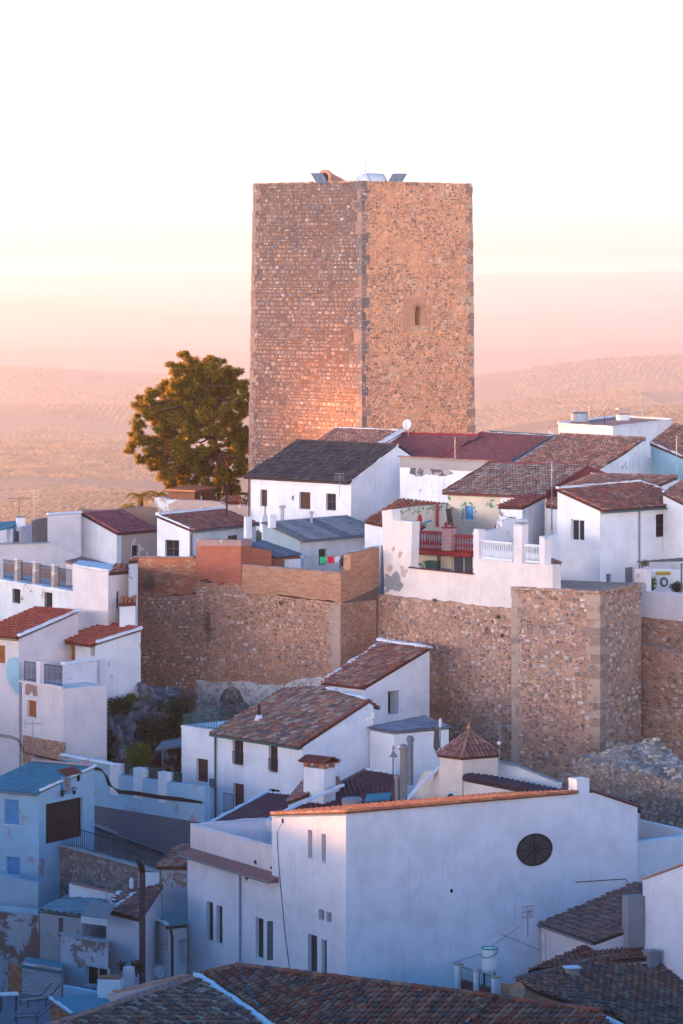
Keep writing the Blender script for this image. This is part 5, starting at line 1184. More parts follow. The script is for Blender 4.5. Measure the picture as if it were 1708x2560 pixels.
for k_, (u_, v_, a_, b_) in enumerate(((1008, 1428, 8, 13), (976, 1420, 6, 8), (1000, 1386, 5, 8), (984, 1372, 4, 6))): extr(T, 'bare_render_patch', plain('bare_patch_%d' % k_, (.60, .42, .33), .9), q962, q1278, blob(u_, v_, a_, b_, 5+k_), -.088, .01)
def wp(u, v): return onv(q962-n*.3, q1278-n*.3, u, v)
p, q = wp(1198, 1396), wp(1284, 1407); q.z = p.z = min(p.z, q.z)+.05; balustrade('long white balustrade on the pale terrace wall', p, q, .95, WHITEP, .06, .16)
p, q = wp(1306, 1405), wp(1350, 1411); q.z = p.z = min(p.z, q.z)+.05; balustrade('short white balustrade between two pillars on the pale terrace wall', p, q, .9, WHITEP, .06, .16)
a = P(1197, 1330, 184.5); b = P(1290, 1312, 186.5); T = thing('garden_wall', 'white stained wall rising behind the long white balustrade', 'wall', base_of([a, b], -18)); extr(T, 'wall', W2, a, b, [(1196, 1331), (1255, 1322), (1256, 1300), (1320, 1298), (1322, 1420), (1196, 1420)], 0, .4, .01)
box_chimney('white chimney pillar with a dark vent cap between the white balustrades', P(1306, 1345, 184), .42, .5, .72, .4, W_, 'flat')
a = P(1362, 1340, 182.5); b = P(1398, 1336, 184); T = thing('garden_wall', 'white wall stub right of the short white balustrade', 'wall', base_of([a, b], -18)); extr(T, 'wall', W_, a, b, [(1362, 1341), (1398, 1336), (1398, 1480), (1362, 1480)], 0, .3)
m = MB(); T, ps = H4('tiny lean-to with a few red tiles beside the right end of the pale terrace wall', [(1366, 1406, 181), (1392, 1416, 180), (1402, 1409, 181.5), (1376, 1404)], -17, W_, ('t', OLDRED, .18, .3), .02, name='lean_to', cat='shed')
# garden bits on the right
T = thing('pergola', 'wooden pergola with bare vines over the white garden wall at the right edge', 'pergola', P(1650, 1478, 182))
m = MB()
for k in range(7): m.tube([P(1592+k*3, 1404-k*.8, 181)+Vector((.35*k, .2*k, 0)), P(1592+k*3, 1404-k*.8, 181)+Vector((2.6+.35*k, .1*k, .05))], .035, 5)
m.build('beams', plain('old_wood', (.12, .10, .10)), T)
m = MB()
for u in (1606, 1704): m.tube([P(u, 1408, 181.4), P(u, 1480, 181.4)], .05, 6)
m.build('posts', plain('old_wood_post', (.14, .11, .10)), T)
a = P(1600, 1425, 184.5); b = P(1720, 1430, 184); T = thing('garden_wall', 'white wall behind the potted plants under the pergola', 'wall', base_of([a, b], -18)); extr(T, 'wall', W_, a, b, [(1600, 1424), (1660, 1422), (1690, 1424), (1730, 1426), (1730, 1500), (1600, 1500)], 0, .3)
m = MB(); p = P(1658, 1433, 183.6); m.tube([p-Vector((.38, 0, 0)), p+Vector((.38, 0, 0))], .09, 8); single('rolled_awning', 'rolled yellow awning on the white wall under the pergola', 'awning', m, YEL)
m = MB(); p = P(1660, 1455, 183.6)
for k in range(4): m.tube([p+Vector(((.2-.025*k)*math.cos(i*math.pi/6), -.05*k, (.24-.025*k)*math.sin(i*math.pi/6))) for i in range(13)], .02, 5)
single('garden_hose', 'coiled garden hose hanging on the white wall under the pergola', 'hose', m, GRN)
bush('green climbing plant on the post left of the coiled hose', 1630, 1460, 183, 13, 22, YBUSH, 260, .1, 'climbing_plant', 'plant')
bush('dark leafy shrub at the right edge under the pergola', 1692, 1468, 182.5, 18, 14, BUSHM, 500, .1)
bush('hanging climber at the top left corner of the pergola', 1612, 1408, 181.5, 12, 9, YBUSH, 160, .09, 'climbing_plant', 'plant')
# ---- dish and aerials on the upper roofs
dish('white satellite dish on the ridge against the foot of the tower', P(1018, 1061, 217.5), .30, Vector((-.55, -1, .2)), post=.35)
yagi('tall thin tv mast with a level boom standing by the grey cement band', P(1138, 1262, 206.5), 3.9, 'vhf', .3, .9, mat=GALV)
yagi('thin tv mast in front of the cream house with an aerial over the maroon gable', P(1380, 1320, 188), 3.5, 'yagi', .2, .6)
yagi('grid tv aerial standing at the right corner of the dark roof', P(849, 1230, 207.3), .95, 'panel', .1, .9)
yagi('tv mast cut by the right edge on the pale blue house', P(1692, 1180, 206), 2.1, 'bars', .1, .3)
# ================================================ upper left houses
B = P(474, 1323, 203); C = lvl(B, 640, 1306); A = perp(C, B, 393, 1289); D_ = D4(A, B, C)
T = thing('house', 'white house with a red tiled roof and white coping, left of the dark-roofed house', 'house', base_of([A, B, C], -27))
body(T, [p-UP*.1 for p in (A, B, C, D_)], -27, WS, {0: [(413, 1350, 448, 1393, 'brown')], 1: [(570, 1338, 598, 1350, 'brown')]})
dB = (B-A); dB.z = 0; dB.normalize(); rt = (C-B).normalized()
tiles(T, [A-rt*.02, B+dB*.25-UP*.08-rt*.02, C+dB*.25-UP*.08, D_], [(.36, .12, .09), (.42, .15, .11), (.30, .10, .08), (.38, .18, .14)], .22, .34, .6)
coping(T, [A, D_], .35, .16); coping(T, [A, B], .12, .10); pipe(T, [B+dB*.28-UP*.14, C+dB*.28-UP*.14], .05, LGREY, 'gutter'); a = B+dB*.08-UP*.3; pipe(T, [B+dB*.28-UP*.14, a+rt*.1, a+rt*.1-UP*1.6], .045, PIPEB)
m = MB(); p = P(567, 1272, 208); m.tube([p-UP*.6, p+UP*.75], .055, 8); m.lathe(p+UP*.72, [(.08, 0), (.08, .1)], 8); single('flue_pipe', 'short black flue pipe on the white coping of the red roofed house', 'flue', m, IRON)
for k, (u, v0, v1) in enumerate(((620, 1292, 1345), (660, 1290, 1330), (680, 1287, 1320))):
    m = MB(); m.cbox(P(u, v1, 200-k), .36, .3, (v1-v0)*200/F, .5); single('roof_post', ['tallest white roof post, right of the red roof', 'middle white roof post left of the corrugated roof', 'shortest white roof post at the corrugated roof'][k], 'post', m, W_, 'white posts beside the corrugated roof')
# brown-roofed old house
B = P(292, 1331, 208); C = lvl(B, 394, 1323); A = perp(C, B, 203, 1282); D_ = D4(A, B, C)
T = thing('house', 'old house with a plum-red roof, stained white gable and flaking brown front', 'house', base_of([A, B, C], -27))
body(T, [p-UP*.08 for p in (A, B, C, D_)], -27, W8_, {1: [(330, 1363, 347, 1396, 'grille')]}); extr(T, 'brown_render', W7_, B, C, [(304, 1332), (394, 1327), (394, 1420), (350, 1420), (350, 1362), (328, 1362), (328, 1420), (304, 1420)], .012, .02)
dB = (B-A); dB.z = 0; dB.normalize(); rt = (C-B).normalized(); tiles(T, [A-rt*.06, B+dB*.1-UP*.05-rt*.06, C+dB*.1-UP*.05, D_], [(.30, .09, .10), (.26, .08, .09), (.34, .11, .11)], .24, .36, 0, TM)
ridge(T, A, B, [(.42, .12, .09), (.36, .10, .08)], .08, .3)
p0 = P(204, 1272, 216); p1 = P(394, 1264, 219)
T = thing('ruined_wall', 'rough brown parapet running behind the plum-red roof', 'wall', base_of([p0, p1], -27)); extr(T, 'wall', plaster('earth_wall', (.34, .22, .16), (.55, .45, .4), .66, .4, 71), p0, p1, [(204, 1273), (250, 1276), (300, 1274), (345, 1268), (394, 1268), (394, 1330), (204, 1330)], 0, .5, .05)
p0 = P(386, 1250, 222); p1 = P(640, 1290, 219)
T = thing('ruined_wall', 'crumbling pink and white wall in front of the wooden shed', 'wall', base_of([p0, p1], -27)); extr(T, 'wall', plaster('crumbling', (.50, .36, .31), (.70, .66, .64), .54, .6, 75, (.22, .17, .16)), p0, p1, [(386, 1250), (392, 1243), (410, 1245), (425, 1250), (480, 1250), (545, 1254), (560, 1262), (625, 1266), (640, 1330), (386, 1330)], 0, .6, .05)
# two blank blocks and long low wall at far left
T, ps = H4('tall blank pinkish house block left of the stained gable', [(119, 1284, 207), (203, 1278, 208.5), (205, 1272, 212), (125, 1276, 211)], -27, W3, None, 0, name='house'); coping(T, [ps[0]-UP*.1, ps[1]-UP*.1], .35, .12, W2)
a = P(-40, 1364, 205); b = P(124, 1359, 207); T = thing('garden_wall', 'long white wall with a dark coping line at the left edge', 'wall', base_of([a, b], -27)); extr(T, 'wall', W3, a, b, [(-40, 1364), (124, 1358), (204, 1395), (204, 1480), (-40, 1480)], 0, .4); coping(T, [onv(a, b, -40, 1362), onv(a, b, 122, 1357)], .5, .05, GREY)
T, ps = H4('roofless house shell with a bare orange brick wall at far left', [(78, 1296, 214), (110, 1288, 216), (119, 1290, 219), (84, 1292, 218)], -27, W7_, None, 0, name='ruined_house'); 
T, ps = H4('broken white wall end beside the roofless orange shell', [(50, 1312, 212), (80, 1303, 214), (84, 1303, 217), (52, 1308, 216)], -27, W8_, None, 0, name='ruined_house')
T, ps = H4('white shed with a pale teal lean-to roof at the far left edge', [(-30, 1326, 211), (30, 1316, 212), (48, 1302, 216), (-30, 1306, 216)], -27, W_, ('f', TEAL), .02, {0: [(17, 1322, 27, 1362, 'dark')]}, name='shed', cat='shed')
box_chimney('square white chimney block at the far left against the olive fields', P(52, 1315, 213), .5, .4, .5, .2, W_)
# wooden shed, playhouse
a = P(420, 1229, 231); b = P(487, 1226, 228.5); c = P(538, 1223, 232); c.z = b.z = a.z = b.z; d = D4(a, b, c)
T = thing('wooden_shed', 'brown plank garden shed with a flat sloping roof under the pine', 'shed', base_of([a, b, c], -15)); WD = brick('planks', (.17, .075, .045), (.13, .06, .04), (.05, .025, .02), .14, 4, 1, (.2, .1, .06), .01, .2)
body(T, [a, b, c, d], -15, WD, {1: [(500, 1232, 508, 1262, 'vent')]}); m = MB(); e = grow([a, b, c, d], .15); e[0] = e[0]-UP*.1; slab(m, e, UP, .09, .02); m.build('roof', plain('shed_roof', (.24, .06, .05)), T)
m = MB(); p = onv(b, c, 500, 1240); t, n, Ln = frame_of(b, c); m.box(p+n*.03, t*.3, n*.01, -UP*.25); m.build('notice', DISH, T)
p = P(580, 1274, 224); T = thing('playhouse', 'small yellow and white playhouse with a red roof by the tower foot', 'playhouse', p-UP*.1)
m = MB(); m.cbox(p-UP*.1, .9, .7, .6, .3); m.build('wall', YEL, T); m = MB()
for q in (-.3, 0., .3): m.cbox(p+Vector((q-.03, -.42, .05)), .12, .05, .36)
m.build('window', WOODO, T); ee = [p+Vector((-.65, -.5, .5)), p+Vector((.5, -.5, .5)), p+Vector((.45, .05, .85)), p+Vector((-.5, .05, .85))]; tiles(T, ee, OLDRED, .12, .2)
# corrugated grey roof house
B = P(748, 1348, 197); C = lvl(B, 960, 1329); A = perp(C, B, 655, 1306); D_ = D4(A, B, C)
T = thing('house', 'white house with a patched grey corrugated roof behind the castle wall', 'house', base_of([A, B, C], -27)); body(T, [p-UP*.06 for p in (A, B, C, D_)], -27, W_, {1: [(797, 1372, 818, 1412, 'brown')]})
extr(T, 'blue_grey_render', SKYB if False else plaster('slate_render', (.30, .38, .42), (.24, .28, .3), .6, .3, 81), A, B, [(657, 1308), (747, 1350), (747, 1420), (657, 1420)], .012, .02)
dB = (B-A); dB.z = 0; dB.normalize(); rt = (C-B).normalized(); sheet(T, [A-rt*.1, B+dB*.2-UP*.08-rt*.1, C+dB*.2-UP*.08, D_], (.29, .255, .24), .20, .05, var=.35)
pipe(T, [B+dB*.25-UP*.14, C+dB*.25-UP*.14], .05, LGREY, 'gutter')
T, ps = H4('low brick shed with a bent grey sheet roof leaning on the corrugated house', [(612, 1360, 190.5), (692, 1392, 189.5), (752, 1384, 192), (660, 1352)], -27, BR2, ('s', (.16, .17, .19), .16, .03), .06, name='shed', cat='shed')
T, ps = H4('low white wall with a small dark window beside the brick shed', [(698, 1393, 190.2), (752, 1391, 190.6), (760, 1388, 194), (700, 1389, 194)], -27, W_, None, 0, {0: [(703, 1399, 717, 1409, 'dark')]}, name='shed', cat='shed')
T, ps = H4('brick corner shed with a white strip roof at the right end of the brick courses', [(876, 1388, 186.6), (945, 1372, 188.5), (948, 1362, 192), (880, 1376, 190)], -27, BR3, ('f', WHITEP), .02, name='shed', cat='shed')
for lab, u, v, h_, w_ in (('short pale vent pipe at the left of the grey corrugated roof', 706, 1300, .65, .10), ('pale vent pipe in the middle of the grey corrugated roof', 779, 1308, .5, .07)):
    m = MB(); p = P(u, v, 201); m.tube([p-UP*.2, p+UP*h_], w_, 7); m.cbox(p+UP*h_, w_*3, w_*3, .16, .3); single('vent_pipe', lab, 'vent pipe', m, plain('vent_grey', (.45, .43, .45)), 'vent pipes on the corrugated roof')
m = MB(); p = P(663, 1316, 199); m.tube([p, p+UP*1.3], .035, 6); single('pole', 'short rusty pole beside the vent pipes at the left of the corrugated roof', 'pole', m, PIPEB)
yagi('tall rusty tv aerial on the plum-red roof', P(292, 1318, 209.5), 2.1, 'yagi', .1, .8, mat=plain('rusty', (.30, .14, .08)), lean=.05)
yagi('bright white-striped tv aerial at far left in front of the olive fields', P(85, 1290, 214), 1.6, 'bars', .3, .9, mat=DISH)
yagi('long-boomed tv aerial at far left beside the white-striped one', P(48, 1310, 213), 1.5, 'vhf', .05, 1., mat=IRON)
# laundry
T = thing('clothes_line', 'clothes line strung between the corrugated house and the brick shed', 'clothes line', P(820, 1412, 188.5))
l0, l1 = P(762, 1392, 188.6), P(872, 1388, 188.6); m = MB(); m.tube([l0, l0.lerp(l1, .5)-UP*.06, l1], .008, 4); m.build('line', CABLE, T); m = MB(); m.tube([l0+UP*.1, l0-UP*.8], .02, 5); m.tube([l1+UP*.1, l1-UP*.8], .02, 5); m.build('poles', GALV, T)
def cloth(lab, u, wpx, hpx, col, nm):
    m = MB(); k = 6; f = (u-762)/110; a = l0.lerp(l1, f)-UP*.02; w_ = wpx*188.6/F; h = hpx*188.6/F; G = [[a+Vector((w_*i/k, math.sin(i*1.7+j)*.03*j/3, -h*j/4+.02*math.sin(i*2.)*j/4)) for i in range(k+1)] for j in range(5)]
    for j in range(4):
        for i in range(k): q = [G[j][i], G[j+1][i], G[j+1][i+1], G[j][i+1]]; m.add(q); m.add([x+Vector((0, .012, 0)) for x in q[::-1]])
    single(nm, lab, 'laundry', m, plain('cloth_'+nm, col, .9), 'laundry on the clothes line', True)
cloth('bright green cloth hanging on the clothes line', 800, 16, 17, (.03, .55, .22), 'towel'); cloth('bright red shirt hanging on the clothes line', 819, 16, 17, (.80, .02, .06), 'shirt'); cloth('white cloth hanging at the right of the red shirt', 838, 11, 16, (.75, .75, .78), 'cloth')
bush('bare twiggy shrub in front of the corrugated house, right of the laundry', 862, 1405, 189, 14, 20, DRY, 260, .12)

# ================================================ left terraces
FL0 = P(192, 1482, 187); FLA = lvl(FL0, -40, 1443)
T = thing('house', 'white house with a roof terrace of square pillars and two barred windows at left', 'house', base_of([FL0, FLA], -22)); t, n, Ln = frame_of(FLA, FL0)
bk_ = Vector((-.5, 6, 0))
body(T, [FLA, FL0, FL0+bk_, FLA+bk_], -30, W2, {0: [(31, 1472, 51, 1508, 'grille'), (111, 1481, 131, 1519, 'grille')]}); coping(T, [FLA+n*.05, FL0+n*.05], .4, .14, W2, 'ledge', -.02)
m = MB(); m.box(FLA+bk_*.97+UP*.005, t*Ln, Vector((0, .1, 0)), UP*.5); m.build('terrace_back', WB, T)
for k, u in enumerate((4, 47, 92, 139)):
    p = onv(FLA-n*.2, FL0-n*.2, u, 1460); p.z = FL0.z+.1; q = thing('terrace_pillar', ['first terrace pillar at the left edge of the photo', 'second flaking terrace pillar from the left edge', 'third flaking terrace pillar from the left edge', 'rightmost flaking terrace pillar'][k], 'pillar', p, 'pillars of the left roof terrace')
    m = MB(); m.cbox(p, .34, .34, 1.12, math.atan2(t.y, t.x)); m.build('shaft', W7_ if k else W3, q); m = MB(); m.cbox(p+UP*1.12, .38, .38, .07, math.atan2(t.y, t.x)); m.build('cap', W3, q)
for k, (u0, u1) in enumerate(((10, 39), (54, 84), (100, 131), (147, 178))):
    a, b = [onv(FLA-n*.2, FL0-n*.2, u, 1460) for u in (u0, u1)]; a.z = b.z = FL0.z+.12
    m = railing(None, '', a, b, .98, IRON, .11, .012, True); single('terrace_railing', ['wrought iron railing at the left edge of the roof terrace', 'second wrought iron railing panel of the left roof terrace', 'third wrought iron railing panel of the left roof terrace', 'wrought iron railing panel next to the white house block'][k], 'railing', m, IRON, 'railings of the left roof terrace')
T, ps = H4('flat reddish porch roof above the left roof terrace', [(165, 1402, 192), (245, 1424, 189.5), (285, 1412, 192.5), (205, 1391)], -27, W3, ('f', plain('red_soffit', (.30, .11, .08))), .1, name='porch', cat='porch')
T, ps = H4('tall blank lilac-white house block right of the roof terrace', [(183, 1410, 186.6), (271, 1424, 184.2), (300, 1412, 188), (200, 1400)], -30, W3, ('f', W2), .02, name='house')
T, ps = H4('narrow white house part with a tiny tile roof and a slit window', [(271, 1433, 184.4), (322, 1428, 186), (326, 1412, 188), (290, 1412)], -30, W3, ('t', OLDRED, .2, .3), .04, {0: [(291, 1478, 301, 1522, 'greyshut')]}, name='house')
T, ps = H4('white chimney-like block rising beside the castle wall end', [(322, 1404, 184.6), (343, 1402, 185.4), (345, 1396, 187), (325, 1397)], -30, W2, ('t', OLDRED, .2, .3), .02, name='house')
T, ps = H4('small white buttress house with a few red tiles against the castle wall', [(299, 1510, 183.4), (338, 1508, 183.6), (338, 1494, 185), (305, 1494)], -30, W2, ('t', OLDRED, .2, .3), .04, name='house')
# red roof house far left
B = P(48, 1589, 180); A = lvl(B, -60, 1580); C = perp(A, B, 196, 1527); D_ = D4(A, B, C)
T = thing('house', 'large white house with a plain red roof and an orange shutter at the left edge', 'house', base_of([A, B, C], -30)); body(T, [p-UP*.1 for p in (A, B, C, D_)], -30, W3, {0: [(-8, 1613, 13, 1658, 'orange')]})
dn = (B-C); dn.z = 0; dn.normalize(); t = (B-A).normalized(); tiles(T, [A+dn*.2-UP*.1, B+dn*.2-UP*.1, C, D_], RED, .25, .38, 0, TM); coping(T, [B+dn*.1-UP*.05+t*.06, C+t*.06], .3, .12); pipe(T, [A+dn*.24-UP*.2, B+dn*.24-UP*.2], .05, plain('ochre_gutter', (.34, .22, .12)), 'gutter')
extr(T, 'blue_paint_patch', SKYB, A, B, [(19, 1652), (30, 1643), (44, 1643), (48, 1650), (48, 1735), (40, 1735), (32, 1722), (22, 1708), (15, 1680)], .012, .02, .02, .15)
# second red roof with peeling side
B = P(240, 1605, 181); A = lvl(B, 152, 1592); C = perp(A, B, 352, 1573); D_ = D4(A, B, C)
T = thing('house', 'house with a red roof over a porch with an orange wooden door', 'house', base_of([A, B, C], -30)); body(T, [p-UP*.1 for p in (A, B, C, D_)], -30, W2, {0: [(161, 1605, 188, 1652, 'orange'), (226, 1609, 238, 1641, 'dark')]})
dn = (B-C); dn.z = 0; dn.normalize(); t = (B-A).normalized(); tiles(T, [A+dn*.35-UP*.14-t*.1, B+dn*.35-UP*.14, C, D_], RED, .25, .38, 0, TM); coping(T, [B-UP*.06+t*.08, C+t*.08], .3, .14, W2); ridge(T, D_, C, RED, .1, .4, mat=TM)
T, ps = H4('flaking white house block between the iron balcony and the rock', [(156, 1657, 177.6), (243, 1645, 179.3), (250, 1640, 181), (165, 1650, 180.6)], -30, W6_ if False else plaster('flaking_block', (.68, .64, .67), (.42, .24, .19), .60, .35, 91), None, 0, name='house'); coping(T, [ps[0]-UP*.12, ps[1]-UP*.12], .4, .14, W2)
a = P(55, 1706, 178.4); b = lvl(a, 159, 1722)
T = thing('house', 'white house front with an iron balcony, orange blind and a stone base', 'house', base_of([a, b], -30)); t, n, Ln = frame_of(a, b)
body(T, [a, b, b-n*2.6, a-n*2.6], -30, W3, {0: [(68, 1751, 91, 1793, 'orange')]}); coping(T, [a+n*.04, b+n*.04], .3, .10, W3, 'balcony_edge'); extr(T, 'stone_base', ST4, a, b, [(57, 1838), (100, 1846), (160, 1856), (160, 1960), (57, 1960)], .03, .1, .03); extr(T, 'bare_render_patch', WB, a, b, [(63, 1712), (70, 1709), (92, 1716), (94, 1740), (84, 1741), (80, 1728), (72, 1738), (63, 1736)], .012, .015)
for k, (u0, u1) in enumerate(((62, 93), (112, 155))):
    p, q = onv(a-n*.1, b-n*.1, u0, 1710), onv(a-n*.1, b-n*.1, u1, 1715); p.z = q.z = a.z+.1; railing(T, 'railing', p, q, .95, IRON, .1, .012, True)
p = onv(a-n*.1, b-n*.1, 102, 1710); p.z = a.z; m = MB(); m.cbox(p, .3, .3, 1.18, math.atan2(t.y, t.x)); m.build('balcony_pillar', W3, T)
yagi('old tv aerial with a horizontal comb in front of the stone base at left', P(82, 1893, 172), 1.75, 'yagi', .05, .8)
m = MB()
for k in range(3): m.tube([P(-20, 1832+3*k, 174), P(30, 1840+3*k, 174), P(48, 1848+3*k, 174), P(52+3*k, 1868, 174), P(58+2*k, 1882, 174), P(110, 1892+2*k, 173.5), P(162, 1904+k, 173)], .016, 5)
single('cables', 'bundle of black cables along the wall foot at the left edge', 'cables', m, CABLE)

# ================================================ rock, bushes and the street
T = thing('rock_outcrop', 'dark overgrown rock outcrop below the castle wall', 'rock', P(350, 1900, 180)-UP*1)
rnd = random.Random(21)
def rockmesh(c, r, seed, sub=4):
    bm = __import__('bmesh').new(); __import__('bmesh').ops.create_icosphere(bm, subdivisions=sub, radius=1)
    for v in bm.verts:
        p = v.co.copy(); k = 1+noise.fractal(p*1.3+Vector((seed, 0, 0)), .8, 2.2, 5)*.45+noise.cell(p*2.2+Vector((seed, 3, 0)))*.18; v.co = Vector((p.x*r[0]*k, p.y*r[1]*k, p.z*r[2]*k))+c
    m = MB()
    for f in bm.faces: m.add([v.co.copy() for v in f.verts])
    bm.free(); return m
g = NG('rock_grey'); o = g.n('TexCoord').outputs['Object']; c = g.mix(g.step(g.noise(o, 1.6, 9, .7), .38, .62), (.10, .10, .115), (.34, .34, .37)); g.col(g.mix(g.step(g.noise(o, .9, 5), .5, .65, 0, .8), c, (.06, .07, .035))); g.bump(g.noise(o, 4, 9, .75), 1, .25); ROCK = g.m
for k, (u, v, Y, rx, rz, ry) in enumerate(((385, 1800, 183.5, 62, 80, 2.2), (300, 1850, 181.5, 60, 75, 2.), (440, 1840, 182, 55, 90, 2.), (345, 1755, 184.5, 50, 30, 1.4), (250, 1880, 180, 30, 55, 1.), (410, 1745, 184.5, 55, 22, 1.3))):
    rockmesh(P(u, v, Y), (rx*Y/F, ry, rz*Y/F), k*5.1).build('rock', ROCK, T)
for lab, u, v, Y, ru, rv, n_, mt in (('dark creeping bush over the top left of the rock', 295, 1765, 181, 42, 28, 1300, BUSHM), ('broad dark bush hanging over the right half of the rock', 440, 1790, 180, 46, 62, 2600, BUSHM), ('grey-green bush in the middle below the rock face', 385, 1825, 179.3, 48, 38, 1800, BUSHM),
        ('dark undergrowth at the foot of the rock, left', 250, 1875, 178.6, 38, 40, 1300, BUSHM), ('small green shrub in the rock cleft', 330, 1745, 181.3, 22, 10, 300, YBUSH), ('dry brown brush at the right end of the rock', 470, 1745, 181, 28, 26, 700, DRY), ('low dark ground bush above the parapet by the green railing', 445, 1870, 178.5, 34, 22, 800, BUSHM)):
    bush(lab, u, v, Y, ru, rv, mt, n_, .11)
bush('dense round yellow-green bush behind the street parapet', 347, 1887, 176.5, 38, 30, YBUSH, 4200, .085, 'round_bush')
s0 = P(235, 2013, 172); s1 = lvl(s0, 506, 2058); s00 = col_on(s0, s0-s1, 150)
T = thing('street_wall', 'bluish white street wall with stepped parapet pillars and a grey painted base', 'wall', base_of([s0, s1], -28))
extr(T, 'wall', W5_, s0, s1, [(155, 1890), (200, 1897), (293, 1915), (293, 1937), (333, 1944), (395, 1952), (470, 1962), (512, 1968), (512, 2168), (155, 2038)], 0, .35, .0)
extr(T, 'painted_base', DADO, s0, s1, [(228, 2012), (506, 2057), (506, 2166), (228, 2062)], .015, .05)
coping(T, [onv(s0, s1, 158, 1889), onv(s0, s1, 293, 1914)], .5, .08, W2)
for u0, u1, v0 in ((275, 295, 1909), (333, 355, 1919), (395, 416, 1929)): extr(T, 'parapet_pillar', WHITEP, s0, s1, [(u0, v0), (u1, v0+2), (u1, v0+80), (u0, v0+76)], .04, .4)
t, n, Ln = frame_of(s0, s1)
for u0, u1, v in ((296, 332, 1937), (356, 394, 1946), (417, 455, 1955)): p, q = onv(s0-n*.2, s1-n*.2, u0, v), onv(s0-n*.2, s1-n*.2, u1, v+5); railing(T, 'railing', p, q, .5, GRN, .12, .012)
rr = random.Random(2)
m = MB(); t, n, Ln = frame_of(s0, s1)
for k in range(5): m.tube([onv(s0, s1, 235, 1916+k*2)+n*.06, onv(s0, s1, 256, 1922+k)+n*.06, onv(s0, s1, 266+k, 1940)+n*.06, onv(s0, s1, 272+k*2, 1962)+n*.06, onv(s0, s1, 300, 1975+k*2)+n*.06, onv(s0, s1, 345, 1979+k*2)+n*.06, onv(s0, s1, 400, 1988+k*2)+n*.06, onv(s0, s1, 455, 1994+k*2)+n*.06, onv(s0, s1, 508, 2004+k)+n*.06], .02, 5)
single('cables', 'thick sagging bundle of black cables along the street wall', 'cables', m, CABLE)
T = thing('awning', 'pale grey awning on a post above the street parapet', 'awning', P(407, 1925, 175)); a0 = P(388, 1876, 175.5); a1 = P(468, 1863, 176.5)
m = MB(); m.box(a0, a1-a0, Vector((.3, 1.2, .25)), UP*.05); m.box(a0-UP*.06, (a1-a0), Vector((0, .03, 0)), UP*.09); m.build('canopy', LGREY, T); m = MB(); m.tube([P(407, 1874, 175.7), P(407, 1945, 175.7)], .035, 6); m.build('post', LGREY, T)
m = MB()
for du in (0, 8, 16): m.tube([P(438+du, 1928, 174.5), P(444+du, 1952, 174.5)], .015, 4)
m.tube([P(434, 1926, 174.5), P(458, 1928, 174.5)], .015, 4); m.tube([P(436, 1938, 174.2), P(456, 1938, 174.8)], .015, 4); single('garden_chair', 'black wire garden chair on the terrace behind the street parapet', 'chair', m, IRON)
# road
m = MB(); rp = [P(60, 2082, 166), P(100, 2100, 163), P(395, 2181, 157.5), P(520, 2215, 155.5), P(540, 2200, 165), P(505, 2165, 169.5), P(235, 2064, 172), P(180, 2050, 173)]
m.add([rp[0], rp[1], rp[6], rp[7]]); m.add([rp[1], rp[2], rp[5], rp[6]]); m.add([rp[2], rp[3], rp[4], rp[5]]); g = NG('asphalt'); o = g.n('TexCoord').outputs['Object']; g.col(g.mix(g.step(g.noise(o, .8, 7, .7), .4, .65), (.075, .075, .08), (.14, .135, .135))); g.bump(g.noise(o, 12, 5), .5, .02)
struct('road', m, g.m)
m = MB(); e = P(235, 2060, 171.6); f = P(505, 2161, 169.1); m.box(e, f-e, Vector((-.08, -.3, 0)), UP*.10); struct('pavement', m, GREY)
a = P(100, 2101, 162.8); b = P(396, 2182, 157.3)
T = thing('retaining_wall', 'dark rubble retaining wall holding up the sloping street', 'wall', base_of([a, b], -33)); extr(T, 'stonework', ST5, a, b, [(98, 2100), (240, 2139), (402, 2184), (402, 2420), (98, 2330)], 0, .6, .02); t, n, Ln = frame_of(a, b)
aa, bb = onv(a, b, 98, 2099), onv(a, b, 402, 2183); coping(T, [aa, bb], .5, .07, GREY)
m = railing(None, '', onv(a-n*.2, b-n*.2, 155, 2113), onv(a-n*.2, b-n*.2, 400, 2181), .92, IRON, .14, .014); single('street_railing', 'long black iron railing along the sloping street', 'railing', m, IRON)
m = railing(None, '', P(104, 2100, 163.5), P(113, 2103, 163.2), .9, IRON, .14, .014); single('street_railing', 'short black railing stub left of the black garage door', 'railing', m, IRON)
# ---- blue-roofed garage house
B = P(97, 1979, 160.5); A = lvl(B, -60, 1964); C = perp(A, B, 236, 1917); D_ = D4(A, B, C)
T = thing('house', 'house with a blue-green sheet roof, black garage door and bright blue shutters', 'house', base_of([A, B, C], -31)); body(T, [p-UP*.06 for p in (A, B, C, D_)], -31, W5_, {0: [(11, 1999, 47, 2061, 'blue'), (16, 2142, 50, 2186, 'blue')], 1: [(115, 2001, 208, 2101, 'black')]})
dn = (B-C); dn.z = 0; dn.normalize(); t = (B-A).normalized(); sheet(T, [A+dn*.15-UP*.06, B+dn*.15-UP*.06+t*.05, C+t*.05, D_], (.03, .22, .28), .5, .012, var=.08, panel=3)
coping(T, [B+t*.08, C+t*.08], .16, .10, W2); coping(T, [D_, C+t*.08], .3, .08, plain('pink_ridge', (.45, .30, .30))); pipe(T, [A+dn*.2-UP*.14, B+dn*.2-UP*.14], .05, LGREY, 'gutter')
nn = Vector((t.x, t.y, 0)); p = onv(B, C, 196, 1945)+nn*.015; m = MB(); pts = [p+(C-B).normalized()*0+Vector((dn.x, dn.y, 0))*.13*math.cos(k*math.pi/8)+UP*.17*math.sin(k*math.pi/8) for k in range(16)]; m.add(pts); m.add(pts[::-1]); m.build('round_vent', DARK, T)
